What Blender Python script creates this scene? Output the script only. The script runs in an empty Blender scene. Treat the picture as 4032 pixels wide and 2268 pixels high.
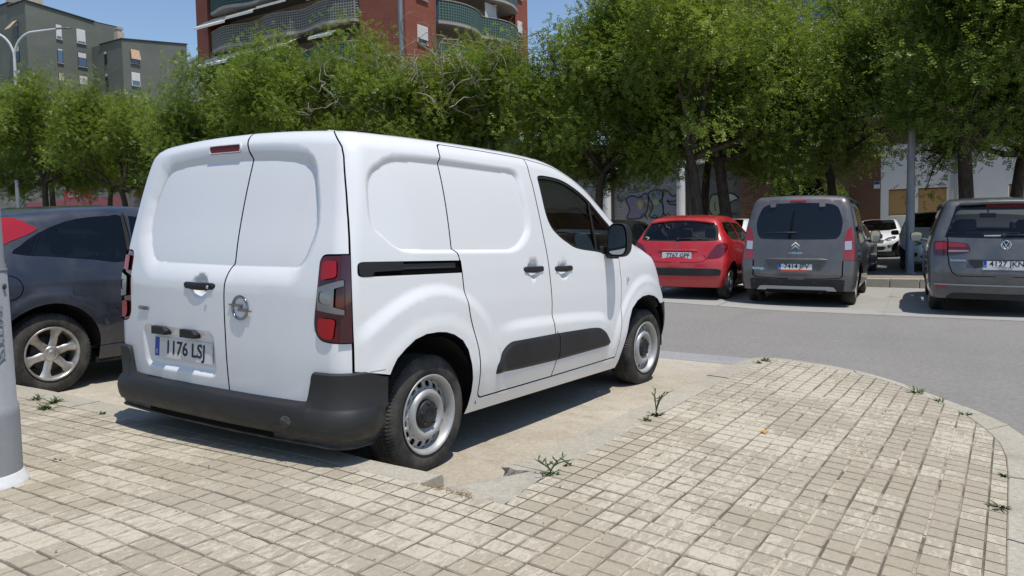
import bpy, bmesh, math, random
import numpy as np
from mathutils import Vector, Matrix
from mathutils.geometry import delaunay_2d_cdt
SC = bpy.context.scene
COL = SC.collection
R = math.radians
random.seed(7)
# ---------------------------------------------------------------- camera, sky, sun, exposure
# world: X along the parking bay towards the road, Y to the left across the bays, Z up; origin on the pavement by the kerb
CAM_AX = [[0.541368, -0.840572, -0.01896], [0.064276, 0.018892, 0.997753], [0.838325, 0.54137, -0.064256]]  # right, up, forward
CAM_POS = (-3.1673, -1.5627, 1.088)
def camera():
    cd = bpy.data.cameras.new('camera'); co = bpy.data.objects.new('camera', cd); COL.objects.link(co)
    cd.sensor_width = 36; cd.lens = 27.19; cd.clip_end = 2000; cd.clip_start = .05
    r, u, f = [Vector(v) for v in CAM_AX]
    m = Matrix((r, u, -f)).transposed().to_4x4(); m.translation = CAM_POS
    co.matrix_world = m; SC.camera = co
camera()
SUN_DIR = Vector((-.10, -.35, 1.0)).normalized()      # towards the sun
w = bpy.data.worlds.new('World'); SC.world = w; w.use_nodes = True
nt = w.node_tree; sky = nt.nodes.new('ShaderNodeTexSky'); sky.sky_type = 'NISHITA'; sky.sun_disc = False
sky.sun_elevation = math.asin(SUN_DIR.z); sky.sun_rotation = math.atan2(SUN_DIR.x, SUN_DIR.y)
sky.air_density = 1.0; sky.dust_density = .3; sky.ozone_density = 2.5; sky.altitude = 50
bg = nt.nodes['Background']; bg.inputs[1].default_value = .14; nt.links.new(sky.outputs[0], bg.inputs[0])
sd = bpy.data.lights.new('sun', 'SUN'); sd.energy = 4.2; sd.angle = R(.53); sd.color = (1, .955, .89)
so = bpy.data.objects.new('sun', sd); COL.objects.link(so); so.rotation_euler = SUN_DIR.to_track_quat('Z', 'Y').to_euler(); so.location = (0, 0, 30)
vs = SC.view_settings; vs.view_transform = 'Standard'; vs.look = 'None'; vs.exposure = 0.0; vs.gamma = 1; vs.use_curve_mapping = False
# ---------------------------------------------------------------- materials
MATS = {}
def nodes(m): return m.node_tree.nodes, m.node_tree.links
def P(name, col, rough=.5, metal=0., spec=.5, coat=0., coat_rough=.03, trans=0., ior=1.45, alpha=1., emit=None):
    m = bpy.data.materials.new(name); m.use_nodes = True; b = m.node_tree.nodes['Principled BSDF']
    b.inputs['Base Color'].default_value = (*col, 1); b.inputs['Roughness'].default_value = rough; b.inputs['Metallic'].default_value = metal
    b.inputs['Specular IOR Level'].default_value = spec; b.inputs['Coat Weight'].default_value = coat; b.inputs['Coat Roughness'].default_value = coat_rough
    b.inputs['Transmission Weight'].default_value = trans; b.inputs['IOR'].default_value = ior; b.inputs['Alpha'].default_value = alpha
    MATS[name] = m; return m
def tex(m, kind, scale, detail=4, rough=.6, coord='Object', dist=0., vec=None, mapping=None):
    n, l = nodes(m); t = n.new('ShaderNodeTex' + kind)
    if 'Scale' in t.inputs: t.inputs['Scale'].default_value = scale
    if 'Detail' in t.inputs: t.inputs['Detail'].default_value = detail
    if 'Roughness' in t.inputs: t.inputs['Roughness'].default_value = rough
    if 'Distortion' in t.inputs: t.inputs['Distortion'].default_value = dist
    if vec is None:
        c = n.new('ShaderNodeTexCoord'); v = c.outputs[coord]
    else: v = vec
    if mapping:
        mp = n.new('ShaderNodeMapping'); mp.inputs['Scale'].default_value = mapping; l.new(v, mp.inputs[0]); v = mp.outputs[0]
    l.new(v, t.inputs['Vector']); return t
def ramp(m, fac, stops):
    n, l = nodes(m); r = n.new('ShaderNodeValToRGB'); e = r.color_ramp.elements
    while len(e) < len(stops): e.new(.5)
    for i, (p, c) in enumerate(stops):
        e[i].position = p; e[i].color = (*c, 1) if len(c) == 3 else c
    l.new(fac, r.inputs[0]); return r.outputs[0]
def mix(m, fac, a, b, mode='MIX'):
    n, l = nodes(m); x = n.new('ShaderNodeMix'); x.data_type = 'RGBA'; x.blend_type = mode
    for s, v in ((0, fac), (6, a), (7, b)):
        if hasattr(v, 'is_output'): l.new(v, x.inputs[s])
        else: x.inputs[s].default_value = v if s == 0 else (*v, 1)
    return x.outputs[2]
def to(m, out, sock): nodes(m)[1].new(out, m.node_tree.nodes['Principled BSDF'].inputs[sock])
def bump(m, height, strength=.3, dist=.01):
    n, l = nodes(m); b = n.new('ShaderNodeBump'); b.inputs['Strength'].default_value = strength; b.inputs['Distance'].default_value = dist
    l.new(height, b.inputs['Height']); to(m, b.outputs[0], 'Normal')
G = lambda v: (v, v, v)
def noisy(name, a, b, scale, rough=.8, bumps=0., bscale=None, detail=6, spec=.3, lo=.35, hi=.65, dist=.01, mapping=None, coord='Object'):
    m = P(name, a, rough, spec=spec); t = tex(m, 'Noise', scale, detail, coord=coord, mapping=mapping)
    to(m, ramp(m, t.outputs[0], [(lo, a), (hi, b)]), 'Base Color')
    if bumps: bump(m, tex(m, 'Noise', bscale or scale*6, 5, coord=coord).outputs[0], bumps, dist)
    return m
# ---------------------------------------------------------------- object helpers
def link(name, me, parent=None, mat=None):
    o = bpy.data.objects.new(name, me); COL.objects.link(o)
    if parent is not None: o.parent = parent
    if mat is not None and me is not None:
        for q in (mat if isinstance(mat, (list, tuple)) else [mat]): me.materials.append(q)
        if me.name in MI: me.polygons.foreach_set('material_index', MI.pop(me.name)); del me['_mi']
    return o
def tag(o, label=None, cat=None, group=None, kind=None):
    if label: o['label'] = label
    if cat: o['category'] = cat
    if group: o['group'] = group
    if kind: o['kind'] = kind
    return o
def thing(name, label, cat, loc=(0, 0, 0), rotz=0., group=None):
    o = bpy.data.objects.new(name, None); COL.objects.link(o); o.empty_display_size = .2
    o.location = loc; o.rotation_euler = (0, 0, rotz); return tag(o, label, cat, group)
def mesh(name, V, F, normals=None, smooth=False, mi=None):
    me = bpy.data.meshes.new(name)
    me.from_pydata([tuple(map(float, v)) for v in V], [], F, shade_flat=not (smooth or normals is not None))
    if normals is not None: me.normals_split_custom_set_from_vertices([tuple(map(float, v)) for v in normals])
    if mi is not None: me['_mi'] = 1; MI[me.name] = mi
    return me
MI = {}
class MB:
    """collects simple shapes into one mesh"""
    def __init__(s): s.v, s.f, s.sm = [], [], []
    def add(s, V, F, smooth=False):
        b = len(s.v); s.v += [tuple(map(float, v)) for v in V]; s.f += [tuple(i+b for i in q) for q in F]; s.sm += [smooth]*len(F); return s
    def box(s, a, b, bev=0.):
        x0, y0, z0 = [min(p, q) for p, q in zip(a, b)]; x1, y1, z1 = [max(p, q) for p, q in zip(a, b)]
        if bev <= 0:
            return s.add([(x0,y0,z0),(x1,y0,z0),(x1,y1,z0),(x0,y1,z0),(x0,y0,z1),(x1,y0,z1),(x1,y1,z1),(x0,y1,z1)],
                         [(0,3,2,1),(4,5,6,7),(0,1,5,4),(1,2,6,5),(2,3,7,6),(3,0,4,7)])
        bm = bmesh.new(); bmesh.ops.create_cube(bm, size=1)
        for v in bm.verts: v.co = Vector(((x0+x1)/2+v.co.x*(x1-x0), (y0+y1)/2+v.co.y*(y1-y0), (z0+z1)/2+v.co.z*(z1-z0)))
        bmesh.ops.bevel(bm, geom=bm.edges[:], offset=min(bev, .45*min(x1-x0, y1-y0, z1-z0)), segments=2, affect='EDGES', profile=.5)
        bm.verts.index_update(); s.add([v.co[:] for v in bm.verts], [[v.index for v in f.verts] for f in bm.faces]); bm.free(); return s
    def tube(s, pts, rad, n=8, cap=True, smooth=True):
        pts = [Vector(p) for p in pts]; rs = rad if isinstance(rad, (list, tuple)) else [rad]*len(pts); V, F = [], []; up = None
        for i, p in enumerate(pts):
            d = ((pts[i+1] if i+1 < len(pts) else p) - (pts[i-1] if i else p)).normalized()
            if up is None: up = Vector((0, 0, 1)) if abs(d.z) < .9 else Vector((1, 0, 0))
            a = d.cross(up).normalized(); up = a.cross(d).normalized()
            for k in range(n):
                t = 2*math.pi*k/n; V.append(p + (a*math.cos(t) + up*math.sin(t))*rs[i])
        for i in range(len(pts)-1):
            for k in range(n): F.append((i*n+k, (i+1)*n+k, (i+1)*n+(k+1) % n, i*n+(k+1) % n))
        s.add(V, F, smooth)
        if cap: s.add(V[:n], [tuple(range(n))]); s.add(V[-n:], [tuple(reversed(range(n)))])
        return s
    def lathe(s, prof, n=32, axis='z', org=(0, 0, 0), smooth=True, a0=0., a1=2*math.pi):
        V, F = [], []; full = abs(a1-a0-2*math.pi) < 1e-6; m = n if full else n+1
        for r, h in prof:
            for k in range(m):
                t = a0 + (a1-a0)*k/n; c, q = r*math.cos(t), r*math.sin(t)
                V.append({'z': (c, q, h), 'y': (c, h, -q), 'x': (h, c, q)}[axis])
        for i in range(len(prof)-1):
            for k in range(n):
                k2 = (k+1) % m; F.append((i*m+k, i*m+k2, (i+1)*m+k2, (i+1)*m+k))
        V = [(a+org[0], b+org[1], c+org[2]) for a, b, c in V]
        return s.add(V, F, smooth)
    def prism(s, poly, fn, d0, d1, caps=(True, True)):
        """poly in 2D, fn(u,v,d)->xyz"""
        n = len(poly); V = [fn(u, v, d0) for u, v in poly] + [fn(u, v, d1) for u, v in poly]
        F = [(i, (i+1) % n, n+(i+1) % n, n+i) for i in range(n)]
        if caps[0]: F.append(tuple(reversed(range(n))))
        if caps[1]: F.append(tuple(range(n, 2*n)))
        return s.add(V, F)
    def obj(s, name, mat=None, parent=None, fix=False):
        me = bpy.data.meshes.new(name); me.from_pydata(s.v, [], s.f)
        me.polygons.foreach_set('use_smooth', s.sm)
        if fix:
            bm = bmesh.new(); bm.from_mesh(me); bmesh.ops.recalc_face_normals(bm, faces=bm.faces[:]); bm.to_mesh(me); bm.free()
        return link(name, me, parent, mat)
def copy_tree(o, parent=None):
    c = o.copy(); COL.objects.link(c); c.parent = parent
    for ch in o.children: copy_tree(ch, c)
    return c
# ---------------------------------------------------------------- lettering as thin raised mesh (text curve turned into mesh)
def text_mesh(txt, size, depth=.002, sx=1., align='CENTER', bold=0.):
    cu = bpy.data.curves.new('t', 'FONT'); cu.body = txt; cu.size = size; cu.align_x = align; cu.align_y = 'CENTER'; cu.extrude = depth/2; cu.offset = bold; cu.resolution_u = 3
    o = bpy.data.objects.new('t', cu); COL.objects.link(o); dg = bpy.context.evaluated_depsgraph_get(); dg.update()
    me = bpy.data.meshes.new_from_object(o.evaluated_get(dg)); bpy.data.objects.remove(o); bpy.data.curves.remove(cu)
    for v in me.vertices: v.co.x *= sx
    return me
def text(name, txt, size, mat, parent, M, depth=.002, sx=1., align='CENTER', bold=0.):
    me = text_mesh(txt, size, depth, sx, align, bold); me.transform(M); me.name = name
    return link(name, me, parent, mat)
def frame(o, xa, ya):
    """matrix with x axis xa, y axis ya, origin o"""
    xa, ya = Vector(xa).normalized(), Vector(ya).normalized(); za = xa.cross(ya).normalized(); ya = za.cross(xa)
    m = Matrix((xa, ya, za)).transposed().to_4x4(); m.translation = o; return m
# ---------------------------------------------------------------- numeric helpers
def pchip(pts):
    P = np.array(pts, float); x, y = P[:, 0], P[:, 1]
    h = np.diff(x); d = np.diff(y) / h
    m = np.zeros(len(x))
    if len(x) == 2: m[:] = d[0]
    else:
        for i in range(1, len(x) - 1):
            if d[i-1] * d[i] > 0:
                w1, w2 = 2*h[i] + h[i-1], h[i] + 2*h[i-1]
                m[i] = (w1 + w2) / (w1/d[i-1] + w2/d[i])
        m[0], m[-1] = d[0], d[-1]
    def f(q):
        q = np.clip(q, x[0], x[-1]); i = np.clip(np.searchsorted(x, q) - 1, 0, len(x) - 2)
        t = (q - x[i]) / h[i]; t2 = t*t; t3 = t2*t
        return (2*t3-3*t2+1)*y[i] + (t3-2*t2+t)*h[i]*m[i] + (-2*t3+3*t2)*y[i+1] + (t3-t2)*h[i]*m[i+1]
    return f
def sstep(a, b, x):
    t = np.clip((x - a) / (b - a), 0, 1); return t*t*(3 - 2*t)
def rmax(ds, r):
    m = np.maximum.reduce(ds); u = sum(np.maximum(d + r, 0)**2 for d in ds)
    return np.minimum(m, -r) + np.sqrt(u)
def poly_sdf(px, py, poly, closed=True):
    """signed distance to a polygon (negative inside) or unsigned distance to an open line"""
    Q = np.array(poly, float); n = len(Q); d2 = np.full(px.shape, 1e9); ins = np.zeros(px.shape, bool)
    for i in range(n if closed else n - 1):
        ax, ay = Q[i]; bx, by = Q[(i+1) % n]; ex, ey = bx-ax, by-ay
        wx, wy = px-ax, py-ay
        t = np.clip((wx*ex + wy*ey) / (ex*ex + ey*ey + 1e-15), 0, 1)
        d2 = np.minimum(d2, (wx-ex*t)**2 + (wy-ey*t)**2)
        if closed:
            c = (ay > py) != (by > py)
            with np.errstate(divide='ignore', invalid='ignore'):
                ins ^= c & (px < ax + (py-ay) * ex / (ey if ey != 0 else 1e-12))
    d = np.sqrt(d2)
    return np.where(ins, -d, d) if closed else d
def rounded(poly, r, n=6):
    """polygon with rounded corners (radius r, or a list of radii)"""
    P = [np.array(p[:2], float) for p in poly]; out = []; N = len(P)
    for i in range(N):
        a, b, c = P[i-1], P[i], P[(i+1) % N]; ri = r[i] if isinstance(r, (list, tuple)) else r
        u, v = a-b, c-b; lu, lv = np.linalg.norm(u), np.linalg.norm(v); u, v = u/lu, v/lv
        k = min(ri, .48*lu, .48*lv)
        if k < 1e-4: out.append(tuple(b)); continue
        p, q = b+u*k, b+v*k
        for j in range(n+1):
            t = j/n; out.append(tuple((1-t)**2*p + 2*t*(1-t)*b + t*t*q))
    return out
def spline(pts, per=6, closed=False):
    """Catmull-Rom through the points"""
    P = [np.array(p, float) for p in pts]; N = len(P); out = []
    for i in range(N if closed else N-1):
        p1, p2 = P[i], P[(i+1) % N]
        p0 = P[i-1] if (i > 0 or closed) else 2*p1-p2
        p3 = P[(i+2) % N] if (i+2 < N or closed) else 2*p2-p1
        for j in range(per):
            t = j/per
            out.append(tuple(.5*((2*p1)+(-p0+p2)*t+(2*p0-5*p1+4*p2-p3)*t*t+(-p0+3*p1-3*p2+p3)*t**3)))
    if not closed: out.append(tuple(P[-1]))
    return out
def table(pts, n=2400):
    f = pchip(pts); X = np.linspace(pts[0][0], pts[-1][0], n); Y = f(X); D = np.gradient(Y, X)
    g = lambda q: np.interp(q, X, Y); g.d = lambda q: np.interp(q, X, D); return g
# ---------------------------------------------------------------- car skin: an implicit surface with a chart wrapped round it
class Skin:
    """Body skin: half width over height and length, roof line, tail and nose profiles, blended with round edges."""
    def __init__(s, W, low, up, top, tail, nose, zb, crown=.04, bow=(.06, 2.2), nbow=(.14, 2.2), r=(.06, .08), core=(-.2, 3., .5, 1.3), r0=.4, feat=None):
        s.W, s.low, s.up, s.top, s.tail, s.nose = map(table, (W, low, up, top, tail, nose))
        s.zb, s.crown, s.bow, s.nbow, s.r, s.core, s.r0, s.feat = zb, crown, bow, nbow, r, core, r0, feat
    def half(s, x, z):
        k = sstep(s.zb - .12, s.zb + .45, z)
        return s.W(z) + s.low(x)*(1-k) + s.up(x)*k
    def f(s, p):
        x, y, z = p[..., 0], p[..., 1], p[..., 2]
        ay = np.abs(y); yn = np.minimum(ay / .9, 1.3)
        ds = ay - s.half(x, z)
        zt = s.top(x); sl = s.top.d(x)
        dt = (z - zt + s.crown*yn**2) / np.sqrt(1 + sl*sl)
        xt = s.tail(z); sl = s.tail.d(z)
        dr = (xt + s.bow[0]*yn**s.bow[1] - x) / np.sqrt(1 + sl*sl)
        xf = s.nose(z); sl = s.nose.d(z)
        df = (x - xf + s.nbow[0]*yn**s.nbow[1]) / np.sqrt(1 + sl*sl)
        a = rmax([dt, dr, df], s.r[0])
        return rmax([a, ds], s.r[1])
    def cast(s, o, d, tmax=2.2):
        lo = np.zeros(len(o)); hi = np.full(len(o), tmax); fl = np.full(len(o), -1.); fh = np.full(len(o), 1.)
        for it in range(15):
            m = .5*(lo+hi) if it < 7 else np.clip(lo - fl*(hi-lo)/(fh-fl+1e-12), lo, hi)
            v = s.f(o + d*m[:, None]); ins = v < 0
            if it >= 7: fh = np.where(ins, fh*.5, fh); fl = np.where(ins, fl, fl*.5)
            lo = np.where(ins, m, lo); hi = np.where(ins, hi, m); fl = np.where(ins, v, fl); fh = np.where(ins, fh, v)
        m = lo - fl*(hi-lo)/(fh-fl+1e-12)
        return o + d*np.clip(m, lo, hi)[:, None]
    def ray_st(s, st):
        """chart (s,t): t up; s = x along the right side, then round the tail (s falling) or the nose (s rising)"""
        x0, x1, yc, zc = s.core; L = s.r0*math.pi/2; S, T = st[:, 0], st[:, 1]
        o = np.zeros((len(S), 3)); d = np.zeros((len(S), 2))
        def put(m, ox, oy, ang):          # ang: direction angle in plan
            o[m, 0], o[m, 1] = (ox[m] if np.ndim(ox) else ox), (oy[m] if np.ndim(oy) else oy)
            d[m, 0], d[m, 1] = np.cos(ang[m] if np.ndim(ang) else ang), np.sin(ang[m] if np.ndim(ang) else ang)
        H = -math.pi/2
        put((S >= x0) & (S <= x1), S, -yc, H)
        q = x0 - S
        put((q > 0) & (q <= L), x0, -yc, H - q/s.r0)
        put((q > L) & (q <= L+2*yc), x0, -yc + (q-L), math.pi)
        put((q > L+2*yc) & (q <= 2*L+2*yc), x0, yc, math.pi - (q-L-2*yc)/s.r0)
        put(q > 2*L+2*yc, x0 + (q-2*L-2*yc), yc, math.pi/2)
        q = S - x1
        put((q > 0) & (q <= L), x1, -yc, H + q/s.r0)
        put((q > L) & (q <= L+2*yc), x1, -yc + (q-L), 0.)
        put((q > L+2*yc), x1, yc, (q-L-2*yc)/s.r0)
        ph = np.maximum(T - zc, 0) / s.r0; o[:, 2] = np.minimum(T, zc)
        return o, np.c_[d*np.cos(ph)[:, None], np.sin(ph)]
    def to_st(s, p):
        p = np.atleast_2d(np.asarray(p, float)); x0, x1, yc, zc = s.core; L = s.r0*math.pi/2
        o = np.c_[np.clip(p[:, 0], x0, x1), np.clip(p[:, 1], -yc, yc), np.minimum(p[:, 2], zc)]; v = p - o
        hor = np.hypot(v[:, 0], v[:, 1]); T = np.where(p[:, 2] > zc, zc + s.r0*np.arctan2(v[:, 2], hor), p[:, 2])
        a = np.arctan2(v[:, 1], v[:, 0])
        S = np.where(p[:, 0] >= x0, p[:, 0], 0.)
        ar = np.where(a > 0, a - 2*math.pi, a)         # -pi..: tail fan
        tail = p[:, 0] < x0
        S = np.where(tail & (p[:, 1] < -yc), x0 - s.r0*(-math.pi/2 - ar), S)
        S = np.where(tail & (np.abs(p[:, 1]) <= yc), x0 - L - (p[:, 1] + yc), S)
        S = np.where(tail & (p[:, 1] > yc), x0 - L - 2*yc - s.r0*(-math.pi - ar), S)
        nose = p[:, 0] > x1
        S = np.where(nose & (p[:, 1] < -yc), x1 + s.r0*(a + math.pi/2), S)
        S = np.where(nose & (np.abs(p[:, 1]) <= yc), x1 + L + (p[:, 1] + yc), S)
        S = np.where(nose & (p[:, 1] > yc), x1 + L + 2*yc + s.r0*a, S)
        return np.c_[S, T]
    def base_st(s, st):
        o, d = s.ray_st(st); return s.cast(o, d)
    def base_xy(s, xy):
        o = np.c_[xy, np.full(len(xy), min(s.core[3], .9) - .35)]; d = np.zeros_like(o); d[:, 2] = 1; return s.cast(o, d)
    def place(s, q, top=False, off=0.):
        """surface points and normals for chart points; pressed-in features and offset included"""
        fn = s.base_xy if top else s.base_st; e = 1e-3
        def nrm(P):
            f0 = s.f(P); g = np.stack([s.f(P + v) - f0 for v in np.eye(3)*e], -1)
            return g / np.linalg.norm(g, axis=-1, keepdims=True)
        def full(Q):
            P = fn(Q); n = nrm(P); h = s.feat(P, n) if s.feat else 0.
            return P + n*(np.asarray(h) + off)[..., None] if np.ndim(h) else P + n*(h + off), n
        P, n = full(q); A, _ = full(q + [e, 0]); B, _ = full(q + [0, e])
        m = np.cross(A - P, B - P); m /= np.linalg.norm(m, axis=1, keepdims=True) + 1e-12
        sg = np.sign((m*n).sum(1, keepdims=True)); m *= np.where(sg == 0, 1, sg)
        return P, m
# ---------------------------------------------------------------- cutting a skin into panels
def resample(poly, step, closed=True):
    out = []; n = len(poly)
    for i in range(n if closed else n-1):
        a, b = np.array(poly[i], float), np.array(poly[(i+1) % n], float); L = np.linalg.norm(b-a)
        if L < 1e-6: continue
        k = max(1, int(math.ceil(L/step)))
        out += [tuple(a+(b-a)*j/k) for j in range(k)]
    if not closed: out.append(tuple(poly[-1]))
    return out
def strip(line, w):
    """closed polygon of width w round an open line"""
    L = np.array(line, float); T = np.gradient(L, axis=0); T /= np.linalg.norm(T, axis=1, keepdims=True)+1e-9; N = np.c_[-T[:, 1], T[:, 0]]*w/2
    return [tuple(p) for p in L+N] + [tuple(p) for p in (L-N)[::-1]]
def patch(skin, region, parts, base, root, res=.04, fine=.014, band=.05, lines=(), top=False, sink=.02, mirror=False, fineall=False, creases=()):
    """Mesh one region of a skin's chart and split it into parts. base = (name, material) of what is left over;
    parts = [dict(name, poly, mat, off, skirt, under)] later ones cut earlier ones. Returns {key: object}."""
    reg = resample(region, res); polys = [resample(p['poly'], p.get('step', fine)) for p in parts]
    segs = [(reg[i], reg[(i+1) % len(reg)]) for i in range(len(reg))]
    for q in polys: segs += [(q[i], q[(i+1) % len(q)]) for i in range(len(q))]
    cr = [resample(q, fine) for q in creases]
    for q in cr: segs += [(q[i], q[(i+1) % len(q)]) for i in range(len(q))]
    R_ = np.array(reg); lo, hi = R_.min(0), R_.max(0)
    def hexgrid(h):
        ys = np.arange(lo[1]+h*.3, hi[1], h*.866); pts = []
        for j, y in enumerate(ys): x = np.arange(lo[0]+h*(.25+.5*(j % 2)), hi[0], h); pts.append(np.c_[x, np.full(len(x), y)])
        return np.concatenate(pts)
    flines = [(l, True) for l in polys] + [(resample(l, .03, False), False) for l in lines]
    def fdist(pts):
        d = np.full(len(pts), 9.)
        for l, c in flines:
            A = np.array(l); mn, mx = A.min(0)-band*1.5, A.max(0)+band*1.5
            m = ((pts >= mn) & (pts <= mx)).all(1)
            if m.any(): d[m] = np.minimum(d[m], np.abs(poly_sdf(pts[m, 0], pts[m, 1], l, c)))
        return d
    C1, F1 = hexgrid(res), hexgrid(fine)
    if fineall: pts = F1; sp = np.full(len(F1), fine)
    else:
        dc, df = fdist(C1), fdist(F1)
        M1 = hexgrid((res+fine)/2*.8); dm = fdist(M1)
        c, m_, f_ = C1[dc > band*2.2], M1[(dm > band) & (dm <= band*2.2)], F1[df <= band]
        pts = np.concatenate([c, m_, f_]); sp = np.r_[np.full(len(c), res), np.full(len(m_), (res+fine)/2), np.full(len(f_), fine)]
    ok = poly_sdf(pts[:, 0], pts[:, 1], reg) < -.3*fine
    dd = np.full(len(pts), 9.)
    for l in [reg]+polys+cr:
        A = np.array(l); mn, mx = A.min(0)-res, A.max(0)+res; m = ((pts >= mn) & (pts <= mx)).all(1)
        if m.any(): dd[m] = np.minimum(dd[m], np.abs(poly_sdf(pts[m, 0], pts[m, 1], l)))
    ok &= dd > np.minimum(.45*sp, .6*fine)
    pts = pts[ok]
    vs = [Vector(p) for p in pts]; es = []
    for a, b in segs:
        i = len(vs); vs += [Vector(a), Vector(b)]; es.append((i, i+1))
    ov, oe, of, *_ = delaunay_2d_cdt(vs, es, [], 0, 1e-5, False)
    Q = np.array([tuple(v) for v in ov]); T = np.array([t for t in of if len(t) == 3])
    c = Q[T].mean(1)
    cls = np.full(len(T), -1); cls[poly_sdf(c[:, 0], c[:, 1], reg) > 0] = -2
    for k, p in enumerate(parts):
        cls[(cls > -2) & (poly_sdf(c[:, 0], c[:, 1], polys[k]) < 0)] = k
    res_o = {}
    spec = [(-1, dict(name=base[0], mat=base[1]))] + list(enumerate(parts))
    groups = {}
    for k, p in spec:
        if p.get('drop'): continue
        groups.setdefault(p.get('key', (p['name'], k)), []).append((k, p))
    for key, lst in groups.items():
        p = lst[0][1]; sel = np.isin(cls, [k for k, _ in lst])
        if not sel.any(): continue
        tri = T[sel]; used, inv = np.unique(tri, return_inverse=True); tri = inv.reshape(-1, 3); q = Q[used]
        X, n = skin.place(q, top, p.get('off', 0.))
        if 'bulge' in p:
            sd = np.zeros(len(q))
            sd = -poly_sdf(q[:, 0], q[:, 1], p['poly']); X = X + n*(p['bulge']*sstep(0, p.get('bw', .02), sd))[:, None]
        # orientation
        a, b, cc = X[tri[:, 0]], X[tri[:, 1]], X[tri[:, 2]]
        fl = (np.cross(b-a, cc-a)*n[tri[:, 0]]).sum(1) < 0; tri[fl] = tri[fl][:, ::-1]
        if 'bulge' in p:
            vn = np.zeros_like(X); fn = np.cross(X[tri[:, 1]]-X[tri[:, 0]], X[tri[:, 2]]-X[tri[:, 0]])
            for j in range(3): np.add.at(vn, tri[:, j], fn)
            n = vn/(np.linalg.norm(vn, axis=1, keepdims=True)+1e-12)
        V, N, Fc = list(X), list(n), [tuple(t) for t in tri]; nt_ = len(Fc)
        e = np.sort(np.concatenate([tri[:, [0, 1]], tri[:, [1, 2]], tri[:, [2, 0]]]), 1)
        # boundary edges with direction
        de = np.concatenate([tri[:, [0, 1]], tri[:, [1, 2]], tri[:, [2, 0]]]); keyv = e[:, 0]*len(X)+e[:, 1]
        u, ix, ct = np.unique(keyv, return_index=True, return_counts=True); bd = de[ix[ct == 1]]
        sk = p.get('skirt', sink)
        if sk > 0:
            for i, j in bd:
                b0 = len(V); d = X[j]-X[i]; w = np.cross(d, n[i]); w /= np.linalg.norm(w)+1e-12
                V += [X[i], X[j], X[j]-n[j]*sk, X[i]-n[i]*sk]; N += [w]*4; Fc.append((b0+3, b0+2, b0+1, b0))
        for s_ in ((1, -1) if (mirror or p.get('mirror')) else (1,)):
            V2 = np.array(V); N2 = np.array(N); F2 = Fc
            if s_ < 0: V2 = V2*[1, -1, 1]; N2 = N2*[1, -1, 1]; F2 = [t[::-1] for t in Fc]
            o = link(p['name'], mesh(p['name'], V2, F2, N2, mi=[0]*nt_+[1]*(len(F2)-nt_)), p.get('parent', root), [p['mat'], p.get('edge', gap_m)])
            if p.get('label'): o['label'] = p['label']
            if p['name'] == 'panel_gap': o['kind'] = 'stuff'
            res_o[key if s_ > 0 else (key, 'm')] = o
    return res_o
# ---------------------------------------------------------------- shared materials
def glass(name, tint, refl=1.0, rough=.02):
    m = bpy.data.materials.new(name); m.use_nodes = True; n, l = nodes(m); n.clear()
    o = n.new('ShaderNodeOutputMaterial'); mx = n.new('ShaderNodeMixShader'); t = n.new('ShaderNodeBsdfTransparent'); g = n.new('ShaderNodeBsdfGlossy'); f = n.new('ShaderNodeFresnel')
    t.inputs[0].default_value = (*tint, 1); g.inputs['Roughness'].default_value = rough; g.inputs[0].default_value = (*G(refl), 1); f.inputs[0].default_value = 1.5
    l.new(f.outputs[0], mx.inputs[0]); l.new(t.outputs[0], mx.inputs[1]); l.new(g.outputs[0], mx.inputs[2]); l.new(mx.outputs[0], o.inputs[0]); MATS[name] = m; return m
def paint(name, col, metal=0., rough=.35, dirt=.0, coat=.9):
    m = P(name, col, rough, metal, .5, coat, .04)
    if dirt:
        t = tex(m, 'Noise', 2.3, 6, .7); f = ramp(m, t.outputs[0], [(.42, G(0.)), (.75, G(dirt))])
        to(m, mix(m, f, col, (.42, .39, .34)), 'Base Color')
        r = ramp(m, t.outputs[0], [(.35, G(rough)), (.8, G(rough+.25))]); to(m, r, 'Roughness')
        to(m, ramp(m, tex(m, 'Noise', 5, 5).outputs[0], [(.3, G(.02)), (.8, G(.14))]), 'Coat Roughness')
    return m
white_paint = paint('white_paint', (.765, .77, .775), 0, .40, .05, .8)
grey_paint = paint('grey_metallic_paint', (.085, .088, .095), .55, .38, .10)
brown_grey_paint = paint('brown_grey_metallic_paint', (.115, .105, .105), .55, .36, .16)
dark_grey_paint = paint('sharan_grey_paint', (.10, .102, .105), .55, .38, .22)
red_paint = paint('red_paint', (.46, .012, .018), 0, .33, .08)
silver_paint = paint('silver_paint', (.56, .58, .57), .35, .34, .1)
white_paint2 = paint('white_car_paint', (.74, .74, .74), 0, .35, .06)
black_paint = paint('black_paint', (.012, .012, .014), 0, .25, .05)
blue_paint = paint('blue_paint', (.02, .04, .14), .3, .3, .05)
plastic = noisy('black_plastic', (.013, .014, .016), (.022, .022, .024), 3.5, .55, .25, 700, spec=.45, dist=.0006)
scuffed = P('scuffed_bumper_plastic', (.03, .03, .032), .55, spec=.45)
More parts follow.
